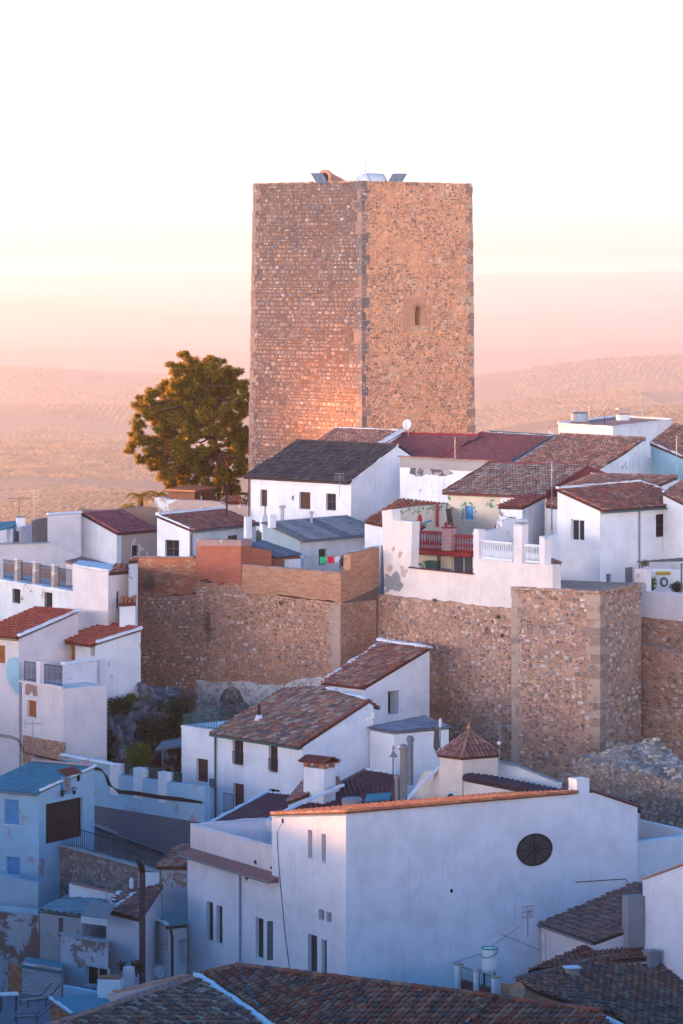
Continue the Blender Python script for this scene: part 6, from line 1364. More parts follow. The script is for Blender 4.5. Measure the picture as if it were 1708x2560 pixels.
p = onv(B, C, 162, 1985); S = thing('wall_shrine', 'small tiled-roof shrine above the black garage door', 'shrine', p-UP*.2); fd = -Vector((dn.x, dn.y, 0))
m = MB(); m.box(p-fd*.3+nn*.01, fd*.6, nn*.12, UP*.85); m.build('niche', BLUE, S); m = MB(); m.box(p-fd*.2+nn*.13+UP*.1, fd*.4, nn*.01, UP*.62); m.build('picture', plain('icon', (.35, .28, .25), .6, 0, .7, 9), S)
e = p+UP*.95; tiles(S, [e-fd*.6+nn*.5-UP*.02, e+fd*.6+nn*.5-UP*.02, e+fd*.55+nn*.02+UP*.2, e-fd*.55+nn*.02+UP*.2], REDM, .12, .2, 0, None, 'roof', .03)
for sg in (-1, 1): m = MB(); m.lathe(p+fd*.45*sg+nn*.2-UP*.06, [(.05, 0), (.09, .14)], 8); leaves(m, p+fd*.45*sg+nn*.2+UP*.15, (.12, .1, .1), 40, .07, rnd); m.build('flower_pot', BUSHM, S)
T, ps = H4('low bluish wall with rusty drips in front of the blue shuttered house', [(-60, 2168, 157), (96, 2200, 156), (98, 2197, 159.5), (-60, 2163, 160)], -32, plaster('rusty_drips', (.36, .50, .56), (.30, .20, .15), .60, .6, 95, (.30, .2, .15)), None, 0, name='garden_wall', cat='wall')
T, ps = H4('old wall with flaking lime over bare brick at the lower left edge', [(-60, 2268, 153), (98, 2282, 151.8), (102, 2276, 155), (-60, 2264, 156)], -33, plaster('lime_over_brick', (.42, .42, .46), (.22, .13, .11), .50, .5, 96), None, 0, {0: [(-12, 2290, 2, 2312, 'dark')]}, name='house'); extr(T, 'cement_band', SKYB, ps[0], ps[1], [(-60, 2258), (95, 2275), (95, 2287), (-60, 2272)], .05, .1)
# ================================================ middle white houses
B = P(757, 1860, 166); A = lvl(B, 538, 1826); M = perp(A, B, 922, 1751); t = (B-A).normalized(); A0 = col_on(A, -t, 454); A0.z = lvl(B, 454, 1812).z
T = thing('house', 'white two-storey house with an old mottled tile roof in the centre', 'house', base_of([A, B, M], -29)); Mb = M+(A-B); C = perp(A, B, 934, 1760); Cb = C+(A-B)
body(T, [p-UP*.1 for p in (A, B, M, C, Cb, Mb)], -29, plaster('ribbed_white', (.72, .72, .75), (.5, .45, .45), .78, .3, 97), {0: [(582, 1848, 608, 1913, 'brown'), (672, 1864, 694, 1931, 'brown'), (583, 1959, 610, 2030, 'door'), (673, 1973, 699, 2010, 'brown')]})
dn = (B-M); dn.z = 0; dn.normalize(); e = [A+dn*.3-UP*.12-t*.05, B+dn*.3-UP*.12+t*.06, M+t*.06]; pl = tuple(e)
tiles(T, e+[onp(*pl, 812, 1716), onp(*pl, 708, 1721)], [(.42, .14, .09), (.48, .20, .12), (.32, .16, .12), (.50, .30, .19), (.38, .23, .17), (.18, .12, .12), (.26, .19, .18), (.54, .38, .29), (.36, .25, .17)], .21, .33, 1.2)
tiles(T, [M, C+Vector((.3, .3, -.2)), Cb, Mb], OLD)
coping(T, [B+dn*.2-UP*.02+t*.05, M+t*.05], .12, .08, plain('edge_brick', (.34, .09, .07)), 'verge_tiles'); coping(T, [onp(*pl, 820, 1722)+UP*.06, onp(*pl, 905, 1745)+UP*.06, M+UP*.05], .5, .05, W2, 'ridge_mortar', 0, .05)
pipe(T, [A+dn*.34-UP*.2, B+dn*.34-UP*.2], .05, GRN, 'gutter'); a = A+dn*.07-UP*.3+t*.1; pipe(T, [A+dn*.34-UP*.2, a, a-UP*3.8], .05, GRN)
for u0, v0, u1, v1 in ((582, 1848, 608, 1913), (672, 1864, 694, 1931)): a, b = onv(A+dn*.1, B+dn*.1, u0, v1-6), onv(A+dn*.1, B+dn*.1, u1, v1-6); b.z = a.z; railing(T, 'window_grille', a, b, .55, IRON, .09, .01)
a, b = onv(A+dn*.5, B+dn*.5, 560, 2030), onv(A+dn*.5, B+dn*.5, 584, 2034); b.z = a.z; railing(T, 'balcony_railing', a, b, .9, LGREY, .12, .015)
p = onp(*pl, 648, 1800); m = MB(); m.tube([p-UP*.1, p+UP*.75], .07, 7); F_ = single('flue_pipe', 'black flue pipe on a white collar on the mottled tile roof', 'flue', m, IRON); m = MB(); m.lathe(p-UP*.1, [(.24, 0), (.16, .3), (.1, .34)], 8); m.v = [q for q in m.v]; cl = m.build('collar', W_, None); cl.parent = F_; cl.location = -F_.location
T, ps = H4('white flat-roofed wing with a green railing left of the mottled tile roof', [A0, Vector((A.x, A.y, A0.z))-t*.02, Vector((A.x, A.y, A0.z))-t*.02-dn*3, A0-dn*3], -29, W_, ('f', W_), .02, {0: [(491, 1897, 520, 1955, 'shutter')]}, low=.1)
a, b = ps[0]-dn*.1, ps[1]-dn*.1; m = railing(None, '', a, b, .5, GRN, .12, .012); single('terrace_railing', 'green iron railing on the flat-roofed wing', 'railing', m, GRN)
m = railing(None, '', a, ps[3]+dn*.1, .5, GRN, .12, .012); single('terrace_railing', 'side run of the green railing going back to the castle wall', 'railing', m, GRN)
m = MB(); p = onv(ps[0], ps[1], 534, 1968)+dn*.1; m.cbox(p, .24, .14, .42, math.atan2(t.y, t.x)); single('meter_box', 'grey meter box beside the drainpipe of the flat-roofed wing', 'meter box', m, LGREY)
# limewashed foot of the castle wall with a walled-up niche
T = thing('castle_wall', 'limewashed lower part of the castle wall behind the mottled tile roof', 'wall', base_of([p605, p853], -30)); extr(T, 'stonework', ST6, p605, p853, [(490, 1700), (540, 1706), (600, 1702), (660, 1712), (712, 1712), (730, 1702), (800, 1692), (815, 1700), (815, 1960), (490, 1960)], .16, .1, .04)
extr(T, 'walled_niche', ST5, p605, p853, [(548, 1790), (548, 1750), (560, 1725), (580, 1716), (598, 1725), (608, 1748), (622, 1765), (622, 1800), (548, 1830)], .18, .06, .04)
# upper small house against the wall
B = P(915, 1714, 175.5); A = lvl(B, 812, 1702); C = perp(A, B, 1074, 1619); D_ = D4(A, B, C)
T = thing('house', 'white house with flaking black patches built against the castle wall', 'house', base_of([A, B, C], -28)); body(T, [p-UP*.1 for p in (A, B, C, D_)], -28, plaster('black_patches', (.72, .72, .76), (.13, .11, .11), .645, .25, 98), {1: [(970, 1727, 997, 1786, 'dark')]})
dn = (B-C); dn.z = 0; dn.normalize(); t = (B-A).normalized(); e = [A+dn*.2-UP*.08-t*.05, B+dn*.2-UP*.08+t*.06, C+t*.06]; tiles(T, e+[onp(*e, 954, 1605)], OLDRED+OLD, .21, .33, 1.2); coping(T, [onp(*e, 950, 1600), C+t*.06], .6, .13, W2, 'ridge_mortar', 0, .04)
coping(T, [e[0]+UP*.02, onp(*e, 954, 1605)], .4, .08, W2, 'verge_mortar', 0, .06)
# annex with corrugated roofs
T, ps = H4('low white annex with bent corrugated roofs right of the centre house', [(925, 1818, 168.5), (986, 1829, 167), (1122, 1816, 168.5), (1060, 1791)], -28, W_, ('s', (.30, .27, .29), .2, .05), .1)
extr(T, 'flaking_patch', plaster('dark_flakes', (.5, .52, .56), (.12, .10, .10), .45, .2, 99), ps[1], ps[2], [(1086, 1825), (1098, 1822), (1100, 1868), (1090, 1880), (1084, 1868)], .012, .02, .03, .1)
m = MB(); p = P(923, 1808, 167); m.cbox(p, .34, .2, .34); m.tube([p+Vector((.0, 0, 0)), p-UP*1.9], .012, 4); m.lathe(p+Vector((.2, -.05, .2)), [(.05, 0), (.12, .05), (.12, .3), (.03, .34)], 8); single('lamp_bracket', 'grey box with a white lantern on the corner of the centre house', 'lamp', m, DISH)
# maroon roofs in front of it
T, ps = H4('building with a dark maroon roof and white ridge right of the tiled chimney', [(660, 2062, 156.5), (1010, 2075, 153.6), (1003, 1942, 163.5), (915, 1927)], -30, W3, ('m', MARD, .2, .3), .03)
coping(T, [ps[3], ps[2]], .25, .10, WHITEP, 'ridge_mortar'); coping(T, [ps[3], ps[0]], .35, .08, plain('edge_brick_b', (.28, .10, .10)), 'verge_tiles'); 
e = [P(900, 1980, 158), ]; coping(T, [P(858, 1966, 159.5), P(745, 2015, 157.6), P(660, 2058, 156)], .3, .10, WHITEP, 'valley_mortar')
T, ps = H4('small building with a dark maroon roof and white verge left of the tiled chimney', [(505, 2072, 157.5), (700, 2058, 156), (760, 1994, 162), (668, 1984)], -30, W3, ('m', MARD, .2, .3), .03)
coping(T, [ps[0], ps[3]], .35, .10, WHITEP, 'verge_mortar'); coping(T, [ps[3], ps[2]], .25, .10, WHITEP, 'ridge_mortar')
T, ps = H4('strip of older brown tiles squeezed between the two dark maroon roofs', [(720, 2005, 159.3), (772, 1985, 159.5), (782, 1940, 164), (768, 1945)], -30, W_, ('t', OLD), .02, name='shed', cat='shed')
T, ps = H4('small white shed with brown tiles right of the tiled chimney', [(812, 1968, 161), (850, 1965, 161.3), (845, 1945, 164), (815, 1940)], -30, W_, ('t', OLD), .02, name='shed', cat='shed')
box_chimney('white chimney with an arched brick vent and a little red tile roof', P(799, 1990, 159.8), 1.4*.85, .8, 1.28, -.7, W_, 'vented')
T = thing('water_tank', 'low grey round water tank behind the glowing tile rim', 'tank', P(880, 2012, 155.3)); m = MB(); m.lathe(P(880, 2012, 155.3), [(.42, 0), (.46, .25), (.40, .30)], 14); m.build('tank_body', GREY, T)
m = MB(); a = P(912, 2006, 155); b = P(975, 2000, 155.5); m.box(a, b-a, Vector((.1, .6, .22)), UP*.04); single('tarpaulin', 'blue tarpaulin lying behind the round water tank', 'tarpaulin', m, TEAL)
def flue(lab, u, v0, v1, Y, r, cap=True, mat=LGREY):
    p = P(u, v1, Y); h = (v1-v0)*Y/F; T = thing('flue_pipe', lab, 'flue', p); m = MB(); m.tube([p-UP*.3, p+UP*h], r, 12); m.build('pipe', mat, T, False)
    if cap: m = MB(); m.lathe(p+UP*h*.96, [(r*1.25, 0), (r*1.35, .12), (r*1.2, .2), (r*.5, .26)], 12); m.build('cowl', mat, T)
flue('tall thick grey flue pipe behind the glowing tile rim', 1009, 1870, 2005, 154.5, .165, True, LGREY); flue('second grey flue pipe with a wide cowl behind the thick one', 1026, 1850, 1945, 160, .13); flue('short narrow flue pipe left of the thick grey one', 992, 1948, 2005, 154, .08)
p = P(983, 2000, 154.2); T = thing('lightning_rod', 'ornamental rusty finial pole with a small cone beside the thick grey flue', 'pole', p); m = MB(); m.tube([p, p+UP*1.95], .03, 6); m.build('pole', PIPEB, T); m = MB(); m.lathe(p+UP*1.85, [(.20, 0), (.16, .06), (.05, .22), (.03, .3), (.06, .38), (.02, .5)], 10); m.build('finial', LGREY, T)
# ================================================ little turret and its lean-to
B = P(1156, 1893, 157.5); A = lvl(B, 1099, 1886); C = lvl(B, 1246, 1886); D_ = D4(A, B, C); TW = plaster('turret_white', (.74, .62, .52), (.5, .4, .35), .75, .2, 101)
T = thing('turret', 'little square turret with a pyramid tile roof and a clay finial', 'turret', base_of([A, B, C, D_], -28)); body(T, [p-UP*.02 for p in (A, B, C, D_)], -28, TW); ap = sum((A, B, C, D_), Vector())/4+UP*.98; cen = sum((A, B, C, D_), Vector())/4
g4 = [cen+(p-cen)*1.08 for p in (A, B, C, D_)]
for i in range(4): tiles(T, [g4[i], g4[(i+1) % 4], ap], [(.32, .13, .10), (.38, .18, .14), (.26, .12, .10)], .19, .3, .8, flow=((g4[i]+g4[(i+1) % 4])/2-ap), seed=i)
for i in range(4): ridge(T, ap, g4[i], [(.32, .15, .12), (.38, .2, .16)], .07, .3, 'hip_tiles')
m = MB(); m.lathe(ap-UP*.05, [(.12, 0), (.06, .1), (.05, .14), (.10, .22), (.10, .3), (.04, .38), (.015, .52)], 10); m.build('finial', plain('clay', (.48, .2, .08)), T, True)
extr(T, 'lower_wall', TW, A, B, [(1060, 1930), (1100, 1920), (1100, 2030), (1010, 2030), (1015, 2004)], -.3, .3); coping(T, [P(1018, 2003, 158.2), P(1050, 1965, 158.6), P(1098, 1922, 159)], .3, .08, WHITEP, 'gable_coping')
cx = P(1133, 1997, 156.3); S = thing('air_conditioner', 'white air conditioning unit on the turret wall', 'air conditioner', cx-UP*.05); m = MB(); m.cbox(cx-UP*.05, .52, .25, .34, -.1); m.build('casing', DISH, S); m = MB(); pc = cx+Vector((-.1, -.16, .12)); m.tube([pc, pc+Vector((0, -.015, 0))], .13, 14); m.build('fan', IRON, S)
T, ps = H4('long lean-to with a maroon roof edge running right from the turret', [(1160, 1945, 155.9), (1450, 2004, 152.9), (1462, 1990, 155.4), (1172, 1934, 158.6)], -28, TW, ('m', MARD, .2, .3), .05, name='lean_to', cat='shed')
T, ps = H4('plum tiled strip roof at the right end beyond the small white chimney', [(1480, 1996, 152.8), (1600, 2026, 151.6), (1585, 2008, 154.5), (1486, 1985)], -28, W_, ('m', MARD, .2, .3), .02, name='shed', cat='shed')
a = P(1250, 1908, 159.5); b = P(1398, 1968, 158); T = thing('garden_wall', 'white sloping wall behind the lean-to right of the turret', 'wall', base_of([a, b], -28)); extr(T, 'wall', W_, a, b, [(1246, 1906), (1290, 1916), (1398, 1958), (1395, 1975), (1398, 2060), (1246, 2060)], 0, .3); coping(T, [onv(a, b, 1246, 1905), onv(a, b, 1290, 1915), onv(a, b, 1396, 1957)], .35, .05, GREY)
yagi('tv aerial with a long comb beside the bastion on a dark mast', P(1249, 1940, 156.5), 2.3, 'yagi', .1, .9); m = MB(); p = P(1248, 1858, 156.4); m.lathe(p-UP*.09, [(.09*math.sin(k*math.pi/8), .09-.09*math.cos(k*math.pi/8)) for k in range(1, 8)], 10); single('mast_ball', 'small white ball on the dark mast right of the turret', 'ball', m, DISH)
p = P(1101, 1866, 160); T = thing('street_lamp', 'slim white lantern on a pole left of the turret roof', 'street lamp', p-UP*1); m = MB(); m.tube([p-UP*1, p+UP*.9], .02, 5); m.build('pole', LGREY, T); m = MB(); m.lathe(p+UP*.85, [(.05, 0), (.08, .12), (.08, .3), (.03, .4)], 8); m.build('lantern', DISH, T)
# ================================================ big white building
B = P(865, 2034, 142); dl = Vector((-.502, .865, 0)); dr = Vector((.865, .502, 0)); nL = Vector((-.865, -.502, 0)); nR = Vector((.502, -.865, 0))
A1 = col_on(B, dl, 469); A2 = col_on(B, dl, 680); C = col_on(B, dr, 1594); zl = lvl(B, 469, 2128).z if False else P(469, 2128, A1.y).z; z2 = onv(B, A2, 680, 2040).z
BW = plaster('big_building_white', (.75, .72, .74), (.58, .50, .52), .78, .34, 111)
T = thing('white_building', 'large plain white building with a round iron window, lowest storey cut by roofs', 'building', base_of([A1, B, C], -32))
def at(p, z): return Vector((p.x, p.y, z))
back = dl*3.2
body(T, [at(A1, zl), at(A2, zl), at(B, zl), at(C, zl), at(C, zl)+dl*8, at(A2, zl)+dr*4+dl*2, at(A1, zl)+dr*4], -32, BW,
     {0: [(516, 2254, 533, 2353, 'green'), (541, 2264, 556, 2360, 'green'), (639, 2295, 659, 2396, 'green')], 1: [(770, 2337, 793, 2445, 'green'), (804, 2349, 817, 2450, 'green'), (797, 2274, 811, 2300, 'vent'), (816, 2280, 829, 2306, 'vent')]}, dep=.22)
R1 = onv(B, C, 1442, 1984); R1.z = B.z; R2 = onv(B, C, 1485, 1988); R2.z = B.z-.02; Cz = at(C, onv(B, C, 1594, 2018).z); drop = A2-B; drop.z = z2-B.z
tp = [at(A2, z2), B, R1, R2, Cz]; bk = [Cz+drop, R1+drop, tp[0]+Vector((.01, .01, 0))]
body(T, tp+[Cz+drop, R2+drop, R1+drop], zl-.0, BW, {0: [(770, 2075, 781, 2146, 'slit'), (804, 2085, 815, 2156, 'slit')]}, name='upper_wall', dep=.3)
m = MB(); s = onv(A2, B, 669, 2352)
# parapet of the roof terrace
za = P(469, 2066, A1.y).z
pp = [at(A1, 0)-nL*.25, at(A2, 0)-nL*.25]
m = MB()
for a, b in ((pp[0], pp[1]), (pp[0], pp[0]+dr*3.6), (pp[0]+dr*3.6, pp[1]+dr*3.6)):
    t = (b-a); o = Vector((a.x, a.y, zl+.01)); tt = t.normalized(); m.box(o, t, Vector((-tt.y, tt.x, 0))*.22, UP*(za-zl))
m.build('parapet', W3, T)
for a, b in ((pp[0], pp[1]), (pp[0], pp[0]+dr*3.6)):
    tt = (b-a).normalized(); k = Vector((-tt.y, tt.x, 0))*.11; coping(T, [at(a, za)+k, at(b, za)+k], .3, .05, MATS['plaster_pink'] , 'parapet_coping')
m = MB(); a, b = at(A1, zl)-dl*-.1, at(A2, zl)-dl*.55; t = b-a
m.add([a+nL*.38-UP*.10, b+nL*.38-UP*.10, b-nL*.2+UP*.12, a-nL*.2+UP*.12]); m.add([a+nL*.38-UP*.18, a-nL*.01-UP*.18, b-nL*.01-UP*.18, b+nL*.38-UP*.18]); m.add([a+nL*.38-UP*.10, a+nL*.38-UP*.18, b+nL*.38-UP*.18, b+nL*.38-UP*.10]); m.add([a+nL*.38-UP*.1, a-nL*.2+UP*.12, a-nL*.01-UP*.18, a+nL*.38-UP*.18]); m.add([b+nL*.38-UP*.1, b+nL*.38-UP*.18, b-nL*.01-UP*.18, b-nL*.2+UP*.12]); m.build('ledge', plain('ledge_terracotta', (.30, .14, .12), .9), T)
pipe(T, [a+nL*.42-UP*.16, b+nL*.42-UP*.16], .045, LGREY, 'gutter')
p = onv(A1, B, 603, 2175)+nL*.06; pipe(T, [p, p-UP*5], .045, plain('zinc_pipe', (.32, .33, .38)))
pipe(T, [onv(A1, B, 705, 2058)+nL*.03, onv(A1, B, 694, 2085)+nL*.03, onv(A1, B, 700, 2180)+nL*.03, onv(A1, B, 714, 2330)+nL*.03, onv(A1, B, 728, 2440)+nL*.03], .014, CABLE, 'cable', 4)
for u, v, w_, h in ((705, 2057, .16, .18), (623, 2160, .2, .14), (664, 2174, .24, .12)):
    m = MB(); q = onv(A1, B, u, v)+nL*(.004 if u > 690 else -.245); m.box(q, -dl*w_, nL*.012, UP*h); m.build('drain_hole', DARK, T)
# second pair of windows straddling
m = MB(); q = onv(A1, B, 669, 2400); q2 = onv(A1, B, 683, 2400); zt = onv(A1, B, 676, 2305).z; m.box(Vector((q.x, q.y, q.z))+nL*.004, q2-q, nL*.02, UP*(zt-q.z)); m.build('window', GRN, T)
# rim tiles on top, sun glow put into their colour, roof falling away behind
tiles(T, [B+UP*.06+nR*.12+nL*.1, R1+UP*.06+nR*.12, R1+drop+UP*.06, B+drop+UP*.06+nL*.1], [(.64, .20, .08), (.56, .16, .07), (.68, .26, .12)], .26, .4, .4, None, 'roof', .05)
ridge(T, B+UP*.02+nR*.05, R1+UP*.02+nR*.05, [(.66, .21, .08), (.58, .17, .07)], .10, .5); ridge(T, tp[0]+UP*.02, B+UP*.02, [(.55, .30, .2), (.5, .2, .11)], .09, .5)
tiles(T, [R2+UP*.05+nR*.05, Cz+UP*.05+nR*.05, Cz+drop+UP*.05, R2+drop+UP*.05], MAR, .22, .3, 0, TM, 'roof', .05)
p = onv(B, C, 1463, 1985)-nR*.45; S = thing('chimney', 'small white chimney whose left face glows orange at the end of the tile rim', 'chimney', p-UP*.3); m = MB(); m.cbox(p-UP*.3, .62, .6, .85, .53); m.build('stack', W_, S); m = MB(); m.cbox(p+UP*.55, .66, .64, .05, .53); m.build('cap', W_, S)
# round window
c = onv(B, C, 1336, 2124); rx, rz = .84, .63; m = MB(); pts = [c+nR*.006+dr*rx*math.cos(k*math.pi/18)+UP*rz*math.sin(k*math.pi/18) for k in range(36)]; m.add(pts); W0 = m.build('round_window', plain('window_dark', (.05, .055, .06)), T)
m = MB(); m.tube([p+nR*.02 for p in pts]+[pts[0]+nR*.02], .035, 5); m.build('ring', IRON, W0); m = MB()
for k in range(8): an = k*math.pi/4+.02; m.tube([c+nR*.03, c+nR*.03+dr*rx*math.cos(an)+UP*rz*math.sin(an)], .022, 5)
m.build('spokes', IRON, W0); m = MB()
for k in range(8):
    an = (k+.5)*math.pi/4; q = c+nR*.025+dr*rx*.62*math.cos(an)+UP*rz*.62*math.sin(an)
    m.tube([q+(dr*math.cos(j*.7)+UP*math.sin(j*.7))*(.03+.011*j) for j in range(16)], .010, 4)
m.build('scrollwork', plain('scroll_iron', (.13, .13, .13)), W0)
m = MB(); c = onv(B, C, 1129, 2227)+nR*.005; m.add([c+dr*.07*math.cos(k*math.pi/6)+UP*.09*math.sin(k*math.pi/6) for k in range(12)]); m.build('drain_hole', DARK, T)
pipe(T, [onv(B, C, 1438, 2205)+nR*.03, onv(B, C, 1562, 2197)+nR*.03, onv(B, C, 1570, 2206)+nR*.03], .018, PIPEB, 'conduit', 5)
pipe(T, [onv(B, C, 1253, 2335)+nR*.03, onv(B, C, 1360, 2380)+nR*.03], .008, CABLE, 'cable', 4); pipe(T, [onv(B, C, 1300, 2315)+nR*.03, onv(B, C, 1200, 2385)+nR*.03, onv(B, C, 1138, 2405)+nR*.03], .008, CABLE, 'cable', 4)
yagi('small panel aerial fixed on the plain wall below the round window', onv(B, C, 1303, 2318)+nR*.5, .75, 'panel', .5, 1.0, mat=plain('rusty_aerial', (.36, .14, .12)))
tuft('small dry plant on the terracotta ledge above the drainpipe', 618, 2190, onv(A1, B, 618, 2190).y-.3, 6, 8, BUSHM, 120, 'ledge_plant', 'plant', None, .1)
# extension right
a = P(1592, 2106, 149.4); b = lvl(a, 1730, 2089); T = thing('garden_wall', 'bluish white wall running right from the big white building', 'wall', base_of([a, b], -32)); extr(T, 'wall', W_, a, b, [(1590, 2106), (1730, 2088), (1730, 2420), (1590, 2420)], 0, .4)
a = P(1588, 2050, 153); b = P(1730, 2080, 151.5); T = thing('garden_wall', 'lilac wall with a slanting top in front of the rubble wall', 'wall', base_of([a, b], -30)); extr(T, 'wall', W3, a, b, [(1588, 2049), (1730, 2080), (1730, 2200), (1588, 2200)], 0, .3)
# ================================================ roofs at the right
T = thing('house', 'house with a long dark moss-grey tile roof against the big white building', 'house', base_of([P(1480, 2355, 143)], -32)+Vector((0, 1.5, 0)))
e0, e1, e2 = onv(B+nR*.05, C+nR*.05, 1352, 2309), P(1487, 2356, 141.8), onv(B+nR*.05, C+nR*.05, 1592, 2207); pl = (e0, e1, e2); e3 = onp(*pl, 1640, 2215); e4 = onp(*pl, 1640, 2300)
body(T, [p-UP*.12 for p in (e0, e1, e4, e3, e2)], -32, W3); tiles(T, [e0+(e0-e2)*.01, e1, e4, e3, e2], OLDGREY, .22, .34, 1.); ridge(T, e0, e1, OLDGREY, .07, .3); d_ = Vector((-.2, -.1, -.1)); pipe(T, [e0+d_*.6, e1+d_*.6], .05, LGREY, 'gutter'); p = onv(e0, e1, 1361, 2330)-Vector((0, .15, 0)); pipe(T, [p, p-UP*1.8], .04, W_)
T = thing('chimney', 'plain grey cement chimney block in front of the moss-grey roof', 'chimney', P(1584, 2340, 142.2)); m = MB(); q = P(1584, 2340, 142.2); m.cbox(q-UP*.4, .72, .6, 2.0, .35); m.build('stack', GREY, T)
f0, f1, f2 = P(1320, 2426, 138.8), P(1560, 2400, 140.5), P(1560, 2324, 145.5)
T = thing('house', 'house with a rusty red-brown tile roof between the moss-grey roof and the front right roof', 'house', base_of([f0, f1, f2], -32)); pl = (f0, f1, f2); po = [f0, onp(*pl, 1500, 2405), f1, onp(*pl, 1625, 2395), onp(*pl, 1620, 2345), f2, onp(*pl, 1478, 2356)]
body(T, [p-UP*.14 for p in po], -32, W3); tiles(T, po, [(.28, .10, .07), (.34, .14, .10), (.22, .09, .08), (.30, .17, .13)], .21, .34, 1.1)
g0 = P(1290, 2449, 136.8); g1 = lvl(g0, 1600, 2386); g2 = g0.lerp(g1, .5)+Vector((.6, -.8, 0))*4-UP*1.15; pl = (g0, g1, g2)
po = [g0, onp(*pl, 1345, 2478), onp(*pl, 1478, 2525), onp(*pl, 1530, 2529), onp(*pl, 1580, 2570), onp(*pl, 1790, 2600), onp(*pl, 1790, 2420), onp(*pl, 1680, 2378), g1, onp(*pl, 1500, 2397), onp(*pl, 1390, 2426)]
T = thing('house', 'house with the wide dark tile roof filling the lower right corner', 'house', base_of(po[:6], -33)); body(T, [p-UP*.16 for p in po], -33, plaster('orange_render', (.52, .26, .15), (.4, .2, .14), .6, .3, 121))
tiles(T, po, [(.26, .11, .07), (.34, .13, .08), (.20, .10, .08), (.30, .17, .12), (.15, .09, .08)], .21, .34, 1.1); ridge(T, po[10], g0, OLDGREY, .09, .36); ridge(T, g1, po[9], OLDGREY, .09, .36); ridge(T, po[9], po[10], OLDGREY, .09, .36); ridge(T, po[7], g1, OLDGREY, .09, .36)
box_chimney('grey chimney with an open top near the right end of the front right ridge', onp(*pl, 1628, 2415), .45, .45, .55, .5, GREY); VT = box_chimney('small roof vent with a bright white lid on the front right roof', onp(*pl, 1430, 2438), .42, .42, .22, .5, MATS['plaster_brown']); m = MB(); m.cbox(onp(*pl, 1430, 2438)+UP*.295, .62, .5, .04, .2); m.build('lid', WHITEP, VT)
a = P(1607, 2201, 142.2); b = P(1740, 2153, 139.2); c = a+Vector((.5, 3.5, -1.0)); T = thing('white_building', 'tall blank white gable wall with a sunlit top at the right edge', 'building', base_of([a, b], -33)); body(T, [a, b, b+Vector((.6, 3.5, -1.0)), c], -33, BW); coping(T, [a, b], .25, .07, plain('rim_brick', (.5, .22, .15)), 'top_tiles')
p = P(1293, 2476, 135.2); dish('pink-lit satellite dish on the orange wall at lower right', p, .30, Vector((.15, -1, .25)), DISHSUN, post=.3)
T, ps = H4('terracotta lean-to wall under the pink-lit dish', [(1252, 2447, 138), (1290, 2452, 136.6), (1374, 2516, 133.8), (1330, 2500, 136.5)], -33, MATS['orange_render'], None, 0, name='lean_to', cat='shed')
# steps with pillars and tank below the big wall
for k, (u, v) in enumerate(((1147, 2412), (1194, 2428), (1239, 2445))):
    p = P(u, 2500, 139.8-.9*k); h = (2500-v)*139/F; q = thing('stair_pillar', ['left white pillar of the small outside stair', 'middle white pillar of the small outside stair', 'right white pillar of the small outside stair'][k], 'pillar', p-UP*.3, 'pillars of the small outside stair'); m = MB(); m.cbox(p-UP*.3, .24, .24, h+.3, .5); m.build('shaft', W_, q); m = MB(); m.cbox(p+UP*h, .3, .3, .07, .5); m.build('cap', MATS['plaster_brown'], q)
for k in range(2):
    a = P(1153+46*k, 2452+14*k, 139.6-.9*k); b = P(1187+46*k, 2462+14*k, 139.0-.9*k); m = railing(None, '', a, b, .55, GRN, .1, .012); single('stair_railing', ['dark railing between the left and middle stair pillars', 'dark railing between the middle and right stair pillars'][k], 'railing', m, GRN, 'railings of the small outside stair'); m = MB(); m.box(a-UP*1.2, b-a, Vector((.1, .2, 0)), UP*1.2); single('stair_wall', ['rust-brown low wall under the left stair railing', 'rust-brown low wall under the right stair railing'][k], 'wall', m, MAROON)
p = P(1224, 2430, 139.8); T = thing('water_barrel', 'white water barrel wrapped with a green hose on the stair', 'barrel', p-UP*.05); m = MB(); m.lathe(p, [(.27, 0), (.30, .1), (.30, .85), (.28, .92)], 16); m.build('barrel', WHITEP, T)
m = MB(); m.tube([p+Vector((.32*math.cos(k*math.pi/8), .32*math.sin(k*math.pi/8), .9-.25*(math.cos(k*math.pi/8+2.3)+1)*.6)) for k in range(17)], .022, 5); m.tube([p+Vector((.31*math.cos(k*math.pi/8), .31*math.sin(k*math.pi/8), .93)) for k in range(17)], .025, 5); m.build('hose', plain('green_hose', (.04, .28, .18)), T)
m = MB()
for q in ((-.2, -.2), (.2, -.2), (.2, .2), (-.2, .2)): m.tube([p+Vector((q[0], q[1], 0)), p+Vector((q[0], q[1], -1))], .03, 5)
m.build('legs', IRON, T)
# ================================================ front roofs along the bottom
h0 = P(592, 2416, 137); h1 = lvl(h0, 1236, 2494); tt = (h1-h0).normalized(); dd = Vector((tt.y, -tt.x, 0)); h2 = h0.lerp(h1, .5)+dd*4-UP*1.45; pl = (h0, h1, h2)
T = thing('house', 'house with the long brown tile roof along the bottom, ridge falling to the right', 'house', base_of([h0, h1, h2], -33)); po = [h0, onp(*pl, 492, 2441), onp(*pl, 600, 2518), onp(*pl, 670, 2566), onp(*pl, 760, 2640), onp(*pl, 1120, 2640), onp(*pl, 1165, 2562), h1]
MIXB = [(.27, .09, .055), (.35, .125, .075), (.19, .08, .06), (.28, .14, .10), (.40, .17, .10), (.13, .08, .07), (.31, .075, .045)]
bk0, bk1 = h0-dd*4-UP*1.45, h1-dd*4-UP*1.45
KB_ = [onp(*pl, 490, 2440), onp(*pl, 600, 2516), onp(*pl, 672, 2566), onp(*pl, 770, 2640)]; coping(T, KB_, .4, .16, WHITEP, 'valley_kerb', .06, .03); ridge(T, KB_[0], h0, OLDRED, .10, .4)
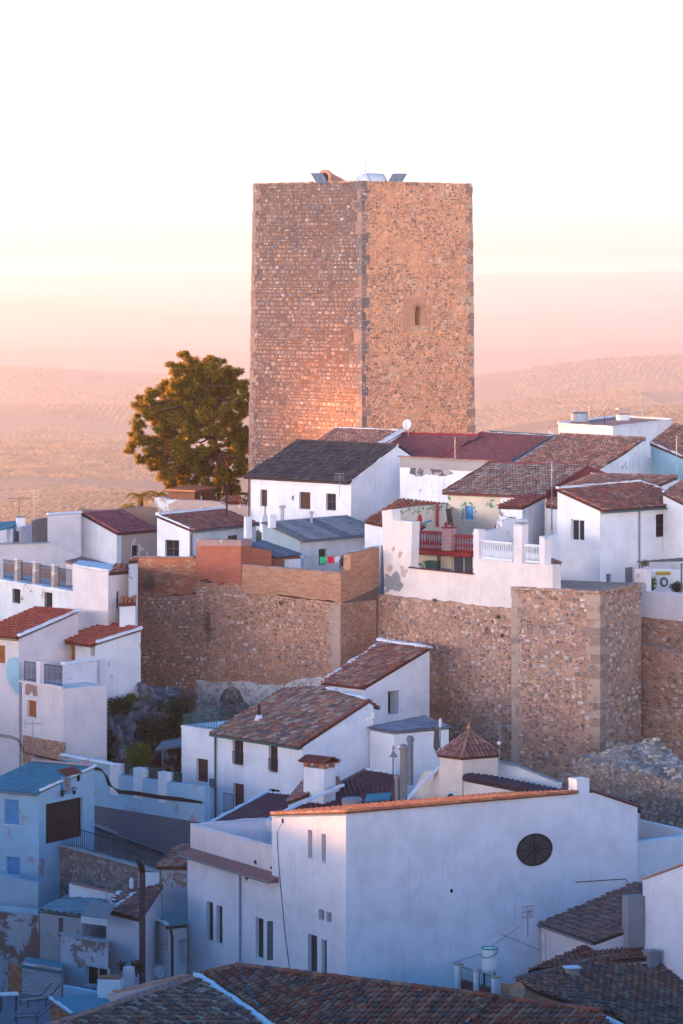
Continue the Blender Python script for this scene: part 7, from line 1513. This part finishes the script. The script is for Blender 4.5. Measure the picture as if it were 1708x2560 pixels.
body(T, [p-UP*.2 for p in (KB_[0], KB_[1], onp(*pl, 700, 2590), onp(*pl, 1120, 2640), h1, bk1, bk0, h0)], -34, W3); tiles(T, po, MIXB, .24, .38, 1.2); tiles(T, [h1, bk1, bk0, h0], MIXB, .24, .38); ridge(T, h0, h1, MIXB, .12, .42)
coping(T, [onp(*pl, 598, 2420), onp(*pl, 620, 2465), onp(*pl, 648, 2520)], .25, .03, TEAL, 'valley_flashing')
j1 = P(484, 2450, 134.6); j0 = lvl(j1, 110, 2572); tt2 = (j1-j0).normalized(); d2 = Vector((tt2.y, -tt2.x, 0)); j2 = j0.lerp(j1, .5)+d2*4-UP*1.45; pl2 = (j0, j1, j2)
T = thing('house', 'house with a weathered pinkish tile roof in the bottom left, ridge climbing to the right', 'house', base_of([j0, j1, j2], -33)); po = [j0, onp(*pl2, 100, 2640), onp(*pl2, 770, 2640), onp(*pl2, 670, 2566), onp(*pl2, 600, 2518), onp(*pl2, 492, 2446), j1]
WP = [(.28, .13, .09), (.34, .18, .12), (.22, .12, .09), (.40, .25, .18), (.16, .10, .09), (.32, .11, .07), (.13, .09, .09), (.44, .31, .24)]
body(T, [p-UP*.2 for p in (j0, onp(*pl2, 100, 2640), onp(*pl2, 690, 2640), j1)], -34, W3); tiles(T, po, WP, .23, .37, 1.3); ridge(T, j0, j1, [(.45, .22, .17), (.38, .2, .17)], .12, .42)
T = thing('gable_wall', 'pink-lit gable wall with a tile edge above the bottom left ridge', 'wall', base_of([j0, j1], -32)); extr(T, 'wall', W3, j0-d2*.3, j1-d2*.3, [(285, 2484), (470, 2441), (488, 2452), (484, 2475), (300, 2530)], 0, .3); coping(T, [onv(j0-d2*.3, j1-d2*.3, 288, 2482), onv(j0-d2*.3, j1-d2*.3, 470, 2440)], .35, .06, plain('rim_brick_b', (.50, .22, .15)), 'top_tiles')
k0 = P(1236, 2496, 131.4); k1 = lvl(k0, 1500, 2530); tt3 = (k1-k0).normalized(); d3 = Vector((tt3.y, -tt3.x, 0)); k2 = k0.lerp(k1, .5)+d3*4-UP*1.4; pl3 = (k0, k1, k2)
T = thing('house', 'house with dark tiles at the bottom centre right, beyond the white valley kerb', 'house', base_of([k0, k1, k2], -33)); po = [k0, onp(*pl3, 1165, 2566), onp(*pl3, 1130, 2640), onp(*pl3, 1600, 2640), k1]; body(T, [p-UP*.2 for p in (onp(*pl3, 1130, 2640), onp(*pl3, 1600, 2640), k1, k0)], -34, W3); tiles(T, po, MIXB, .24, .38, 1.2); ridge(T, k0, k1, MIXB, .12, .42)
coping(T, [onp(*pl3, 1226, 2502)+UP*.05, onp(*pl3, 1160, 2568)+UP*.05], .32, .2, WHITEP, 'valley_kerb', 0, .03)
T = thing('gable_wall', 'pale gable top poking up at the bottom edge right of centre', 'wall', P(1490, 2600, 129.5)-UP*3); a, b = P(1420, 2580, 130), P(1570, 2580, 129.5); extr(T, 'wall', BW, a, b, [(1425, 2570), (1490, 2537), (1500, 2537), (1575, 2572), (1575, 2640), (1425, 2640)], 0, .3)
# ================================================ lower left yards
T, ps = H4('lean-to with a green-grey corrugated roof below the retaining wall', [(100, 2274, 151), (206, 2288, 149.8), (266, 2252, 153.6), (174, 2238)], -33, plaster('grey_dirty', (.38, .37, .38), (.25, .23, .23), .6, .6, 131), ('s', (.15, .25, .27), .34, .07), .06, {0: [(146, 2295, 158, 2342, 'dark')]}, name='lean_to', cat='shed')
a = P(173, 2212, 154.2); b = P(305, 2240, 153.8); T = thing('garden_wall', 'white upstand wall with a brick top behind the corrugated lean-to', 'wall', base_of([a, b], -30)); extr(T, 'wall', WHITEP, a, b, [(173, 2209), (305, 2238), (305, 2300), (173, 2300)], 0, .25); coping(T, [onv(a, b, 180, 2211), onv(a, b, 305, 2238)], .3, .05, plain('brick_edge_c', (.34, .14, .11)))
T, ps = H4('whitewashed house with a rusty tile roof left of the black flue', [(266, 2276, 150), (350, 2297, 148.3), (404, 2215, 153.8), (300, 2232)], -33, plaster('cold_white', (.56, .58, .62), (.36, .3, .3), .64, .45, 132), ('t', [(.28, .12, .09), (.22, .11, .10), (.34, .18, .14), (.16, .11, .12)], .21, .33, 1.1), .05)
coping(T, [ps[0], ps[3]], .3, .12, WHITEP, 'verge_mortar', 0, .05); coping(T, [P(275, 2275, 149.7), onp(ps[0], ps[1], ps[2], 345, 2230)], .2, .10, WHITEP, 'ridge_mortar', 0, .05)
S = thing('chimney_pipe', 'small white pipe chimney with a pointed cap behind the rusty tile roof', 'chimney', P(329, 2235, 153.5)); p = P(329, 2235, 153.5); m = MB(); m.lathe(p-UP*.1, [(.09, 0), (.09, .65), (.12, .66), (.02, .8)], 10); m.lathe(p-UP*.15, [(.4, 0), (.25, .2), (.1, .26)], 8); m.build('pipe', WHITEP, S)
T, ps = H4('terrace with flaking lime parapet in front of the rusty tiled house', [(152, 2330, 149), (270, 2352, 147.2), (272, 2340, 150.2), (158, 2320, 152)], -33, plaster('flaking_lime', (.52, .53, .58), (.26, .18, .16), .53, .7, 133, (.14, .13, .14)), None, 0, {0: [(213, 2418, 268, 2467, 'glass')]}, name='house'); coping(T, [ps[0]-UP*.1, ps[1]-UP*.1], .25, .06, GREY)
S = thing('awning', 'pale striped awning over the flaking terrace', 'awning', P(235, 2300, 149)); m = MB(); a, b = P(203, 2290, 148.6), P(268, 2298, 147.6); m.box(a, b-a, Vector((.3, 1.1, .4)), UP*.03); m.build('canopy', LGREY, S); m = MB()
for k in range(14): q = a.lerp(b, k/14); m.box(q+Vector((0, -.01, 0)), (b-a)/14*.8, Vector((0, .01, 0)), -UP*.28)
m.build('valance', MATS['white_paint'], S)
T, ps = H4('low whitewashed brick shed with a flat roof in the lower left yard', [(56, 2412, 146.8), (154, 2428, 145.6), (160, 2408, 148.5), (66, 2392)], -33, BR4, ('f', TEAL), .0, name='shed', cat='shed'); coping(T, [ps[0], ps[1]], .25, .07, MATS['plaster_brown'])
T, ps = H4('brick side wall at the left end of the whitewashed shed', [(20, 2398, 148.5), (55, 2412, 146.9), (60, 2408, 148), (26, 2392, 149.5)], -33, BR1, None, 0, name='garden_wall', cat='wall')
T, ps = H4('white house left of the big building with a pale green roof and dark doorway', [(362, 2283, 154), (418, 2313, 151.2), (467.5, 2309, 153), (464, 2268, 157)], -33, W_, ('f', plain('pale_green_roof', (.14, .30, .30), .8)), .0, {1: [(449, 2348, 465, 2414, 'dark')]}, name='house'); coping(T, [ps[0], ps[1]], .2, .1, W2, 'verge_mortar', 0, .05)
pipe(T, [ps[1]+Vector((0, -.1, -.1)), ps[2]+Vector((0, -.1, -.1))], .06, IRON, 'gutter'); pipe(T, [ps[1]+Vector((.15, -.12, -.15)), ps[1]+Vector((.22, -.1, -.5)), ps[1]+Vector((.22, -.1, -2.4))], .06, IRON)
T, ps = H4('rust-streaked grey house wall with old tiles between the black flue and the big building', [(398, 2166, 155.6), (468, 2168, 154.8), (468, 2114, 159), (440, 2122)], -31, plaster('rust_streaks', (.40, .42, .46), (.26, .17, .14), .60, .5, 134, (.3, .18, .14)), ('t', OLD), .08); pipe(T, [ps[0]+Vector((.06, -.1, -.1)), ps[0]+Vector((.06, -.1, -2.)),], .04, LGREY)
a = P(344, 2180, 156.9); b = P(400, 2184, 156.4); T = thing('garden_wall', 'white slab wall behind the black flue pipe', 'wall', base_of([a, b], -31)); extr(T, 'wall', WHITEP, a, b, [(347, 2182), (400, 2183), (400, 2205), (365, 2226), (347, 2235)], .1, .2)
p = P(356, 2465, 146); T = thing('flue_pipe', 'tall black sooty flue pipe standing in the lower left yards', 'flue', p); m = MB(); m.tube([p-UP*.3, P(356, 2185, 146)], .13, 12); m.build('pipe', plain('sooty', (.05, .045, .055), .7), T); m = MB(); m.tube([P(356, 2190, 146), P(356, 2175, 146), P(352, 2160, 145.8), P(348, 2152, 145.5)], [.13, .135, .14, .13], 12); m.build('cowl', IRON, T)
dish('round grey satellite dish left of the drainpipe on the pale green roofed house', P(399, 2428, 148), .26, Vector((.4, -1, .25)), plain('dish_grey', (.33, .37, .42)), post=.3)
yagi('grid tv aerial left of the black drainpipe', P(404, 2400, 150), .7, 'panel', .1, .9, mat=plain('rusty_aerial_b', (.36, .16, .13)))
yagi('spindly tv aerial above the rusty tile roof', P(266, 2262, 150.5), .85, 'vhf', .4, .4)
m = MB(); p = P(276, 2487, 141.5); m.cbox(p-UP*.2, .92, .6, .85, -.12); S = single('planter_box', 'white masonry box topped with red tiles in the lower left yard', 'planter', m, W_); S2 = MB(); S2.cbox(p+UP*.65, .86, .5, .08, -.12); o = S2.build('tile_lid', MATS['brick_red'], None); o.parent = S; o.location = -S.location
m = MB(); p = P(322, 2474, 143.2); m.lathe(p-UP*.3, [(.23, 0), (.24, 1.1), (.22, 1.2)], 14); single('water_barrel', 'tall pale cylinder tank beside the black flue', 'barrel', m, plaster('tank_pale', (.55, .54, .56), (.4, .3, .25), .66, .4, 135))
bush('scraggly potted plant behind the pale cylinder', 342, 2420, 145, 20, 22, BUSHM, 300, .09)
bush('small leafy plant left of the pale cylinder', 305, 2415, 146, 10, 14, BUSHM, 130, .08)
T, ps = H4('low shed with a smooth blue roof at the bottom left', [(126, 2496, 140.8), (180, 2533, 138.6), (290, 2508, 140.5), (243, 2486)], -33, MATS['brick_old'], ('f', plain('blue_sheet', (.05, .24, .31), .7)), .0, name='shed', cat='shed'); coping(T, [ps[0], ps[1]], .18, .08, WHITEP, 'verge_mortar', 0, .04)
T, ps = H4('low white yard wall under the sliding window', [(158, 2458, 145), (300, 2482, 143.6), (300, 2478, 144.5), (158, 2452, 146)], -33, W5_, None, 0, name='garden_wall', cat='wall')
m = MB(); m.add([P(-80, 2480, 147), P(-80, 2640, 138), P(130, 2640, 138), P(170, 2490, 146)][0:4]); struct('yard_floor', m, MATS['grey_dado'])
def lounger(lab, u, v, Y, ang):
    c = P(u, v, Y); T = thing('lounger', lab, 'lounger', c, 'wire loungers in the lower left yard'); t = Vector((math.cos(ang), math.sin(ang), 0)); s = Vector((-t.y, t.x, 0)); m = MB()
    for q in (-.3, .3): m.tube([c+s*q-t*.8+UP*.28, c+s*q+t*.2+UP*.28, c+s*q+t*.75+UP*.75], .02, 5)
    for e in (-.7, .1): 
        for q in (-.3, .3): m.tube([c+s*q+t*e+UP*.28, c+s*q+t*e], .018, 5)
    m.build('frame', IRON, T); m = MB()
    for k in range(12): f = k/11; b = c-t*.8+t*f+UP*.28; m.tube([b-s*.3, b+s*.3], .012, 4)
    for k in range(7): f = k/6; b = c+t*(.2+.55*f)+UP*(.28+.47*f); m.tube([b-s*.3, b+s*.3], .012, 4)
    m.build('slats', GALV, T)
lounger('wire lounger nearest the bottom edge in the lower left yard', 85, 2556, 139.5, .2); lounger('upright wire lounger beside the whitewashed brick shed', 100, 2512, 142, .6)
p = P(22, 2528, 141.5); T = thing('table', 'small white square table in the lower left yard', 'table', p); m = MB(); m.cbox(p+UP*.66, .75, .6, .04, .2); m.build('tabletop', DISH, T)
for i, j in ((-1, -1), (1, -1), (1, 1), (-1, 1)): m = MB(); m.tube([p+Vector((i*.3, j*.24, 0)), p+Vector((i*.3, j*.24, .66))], .02, 5); m.build('leg', IRON, T)
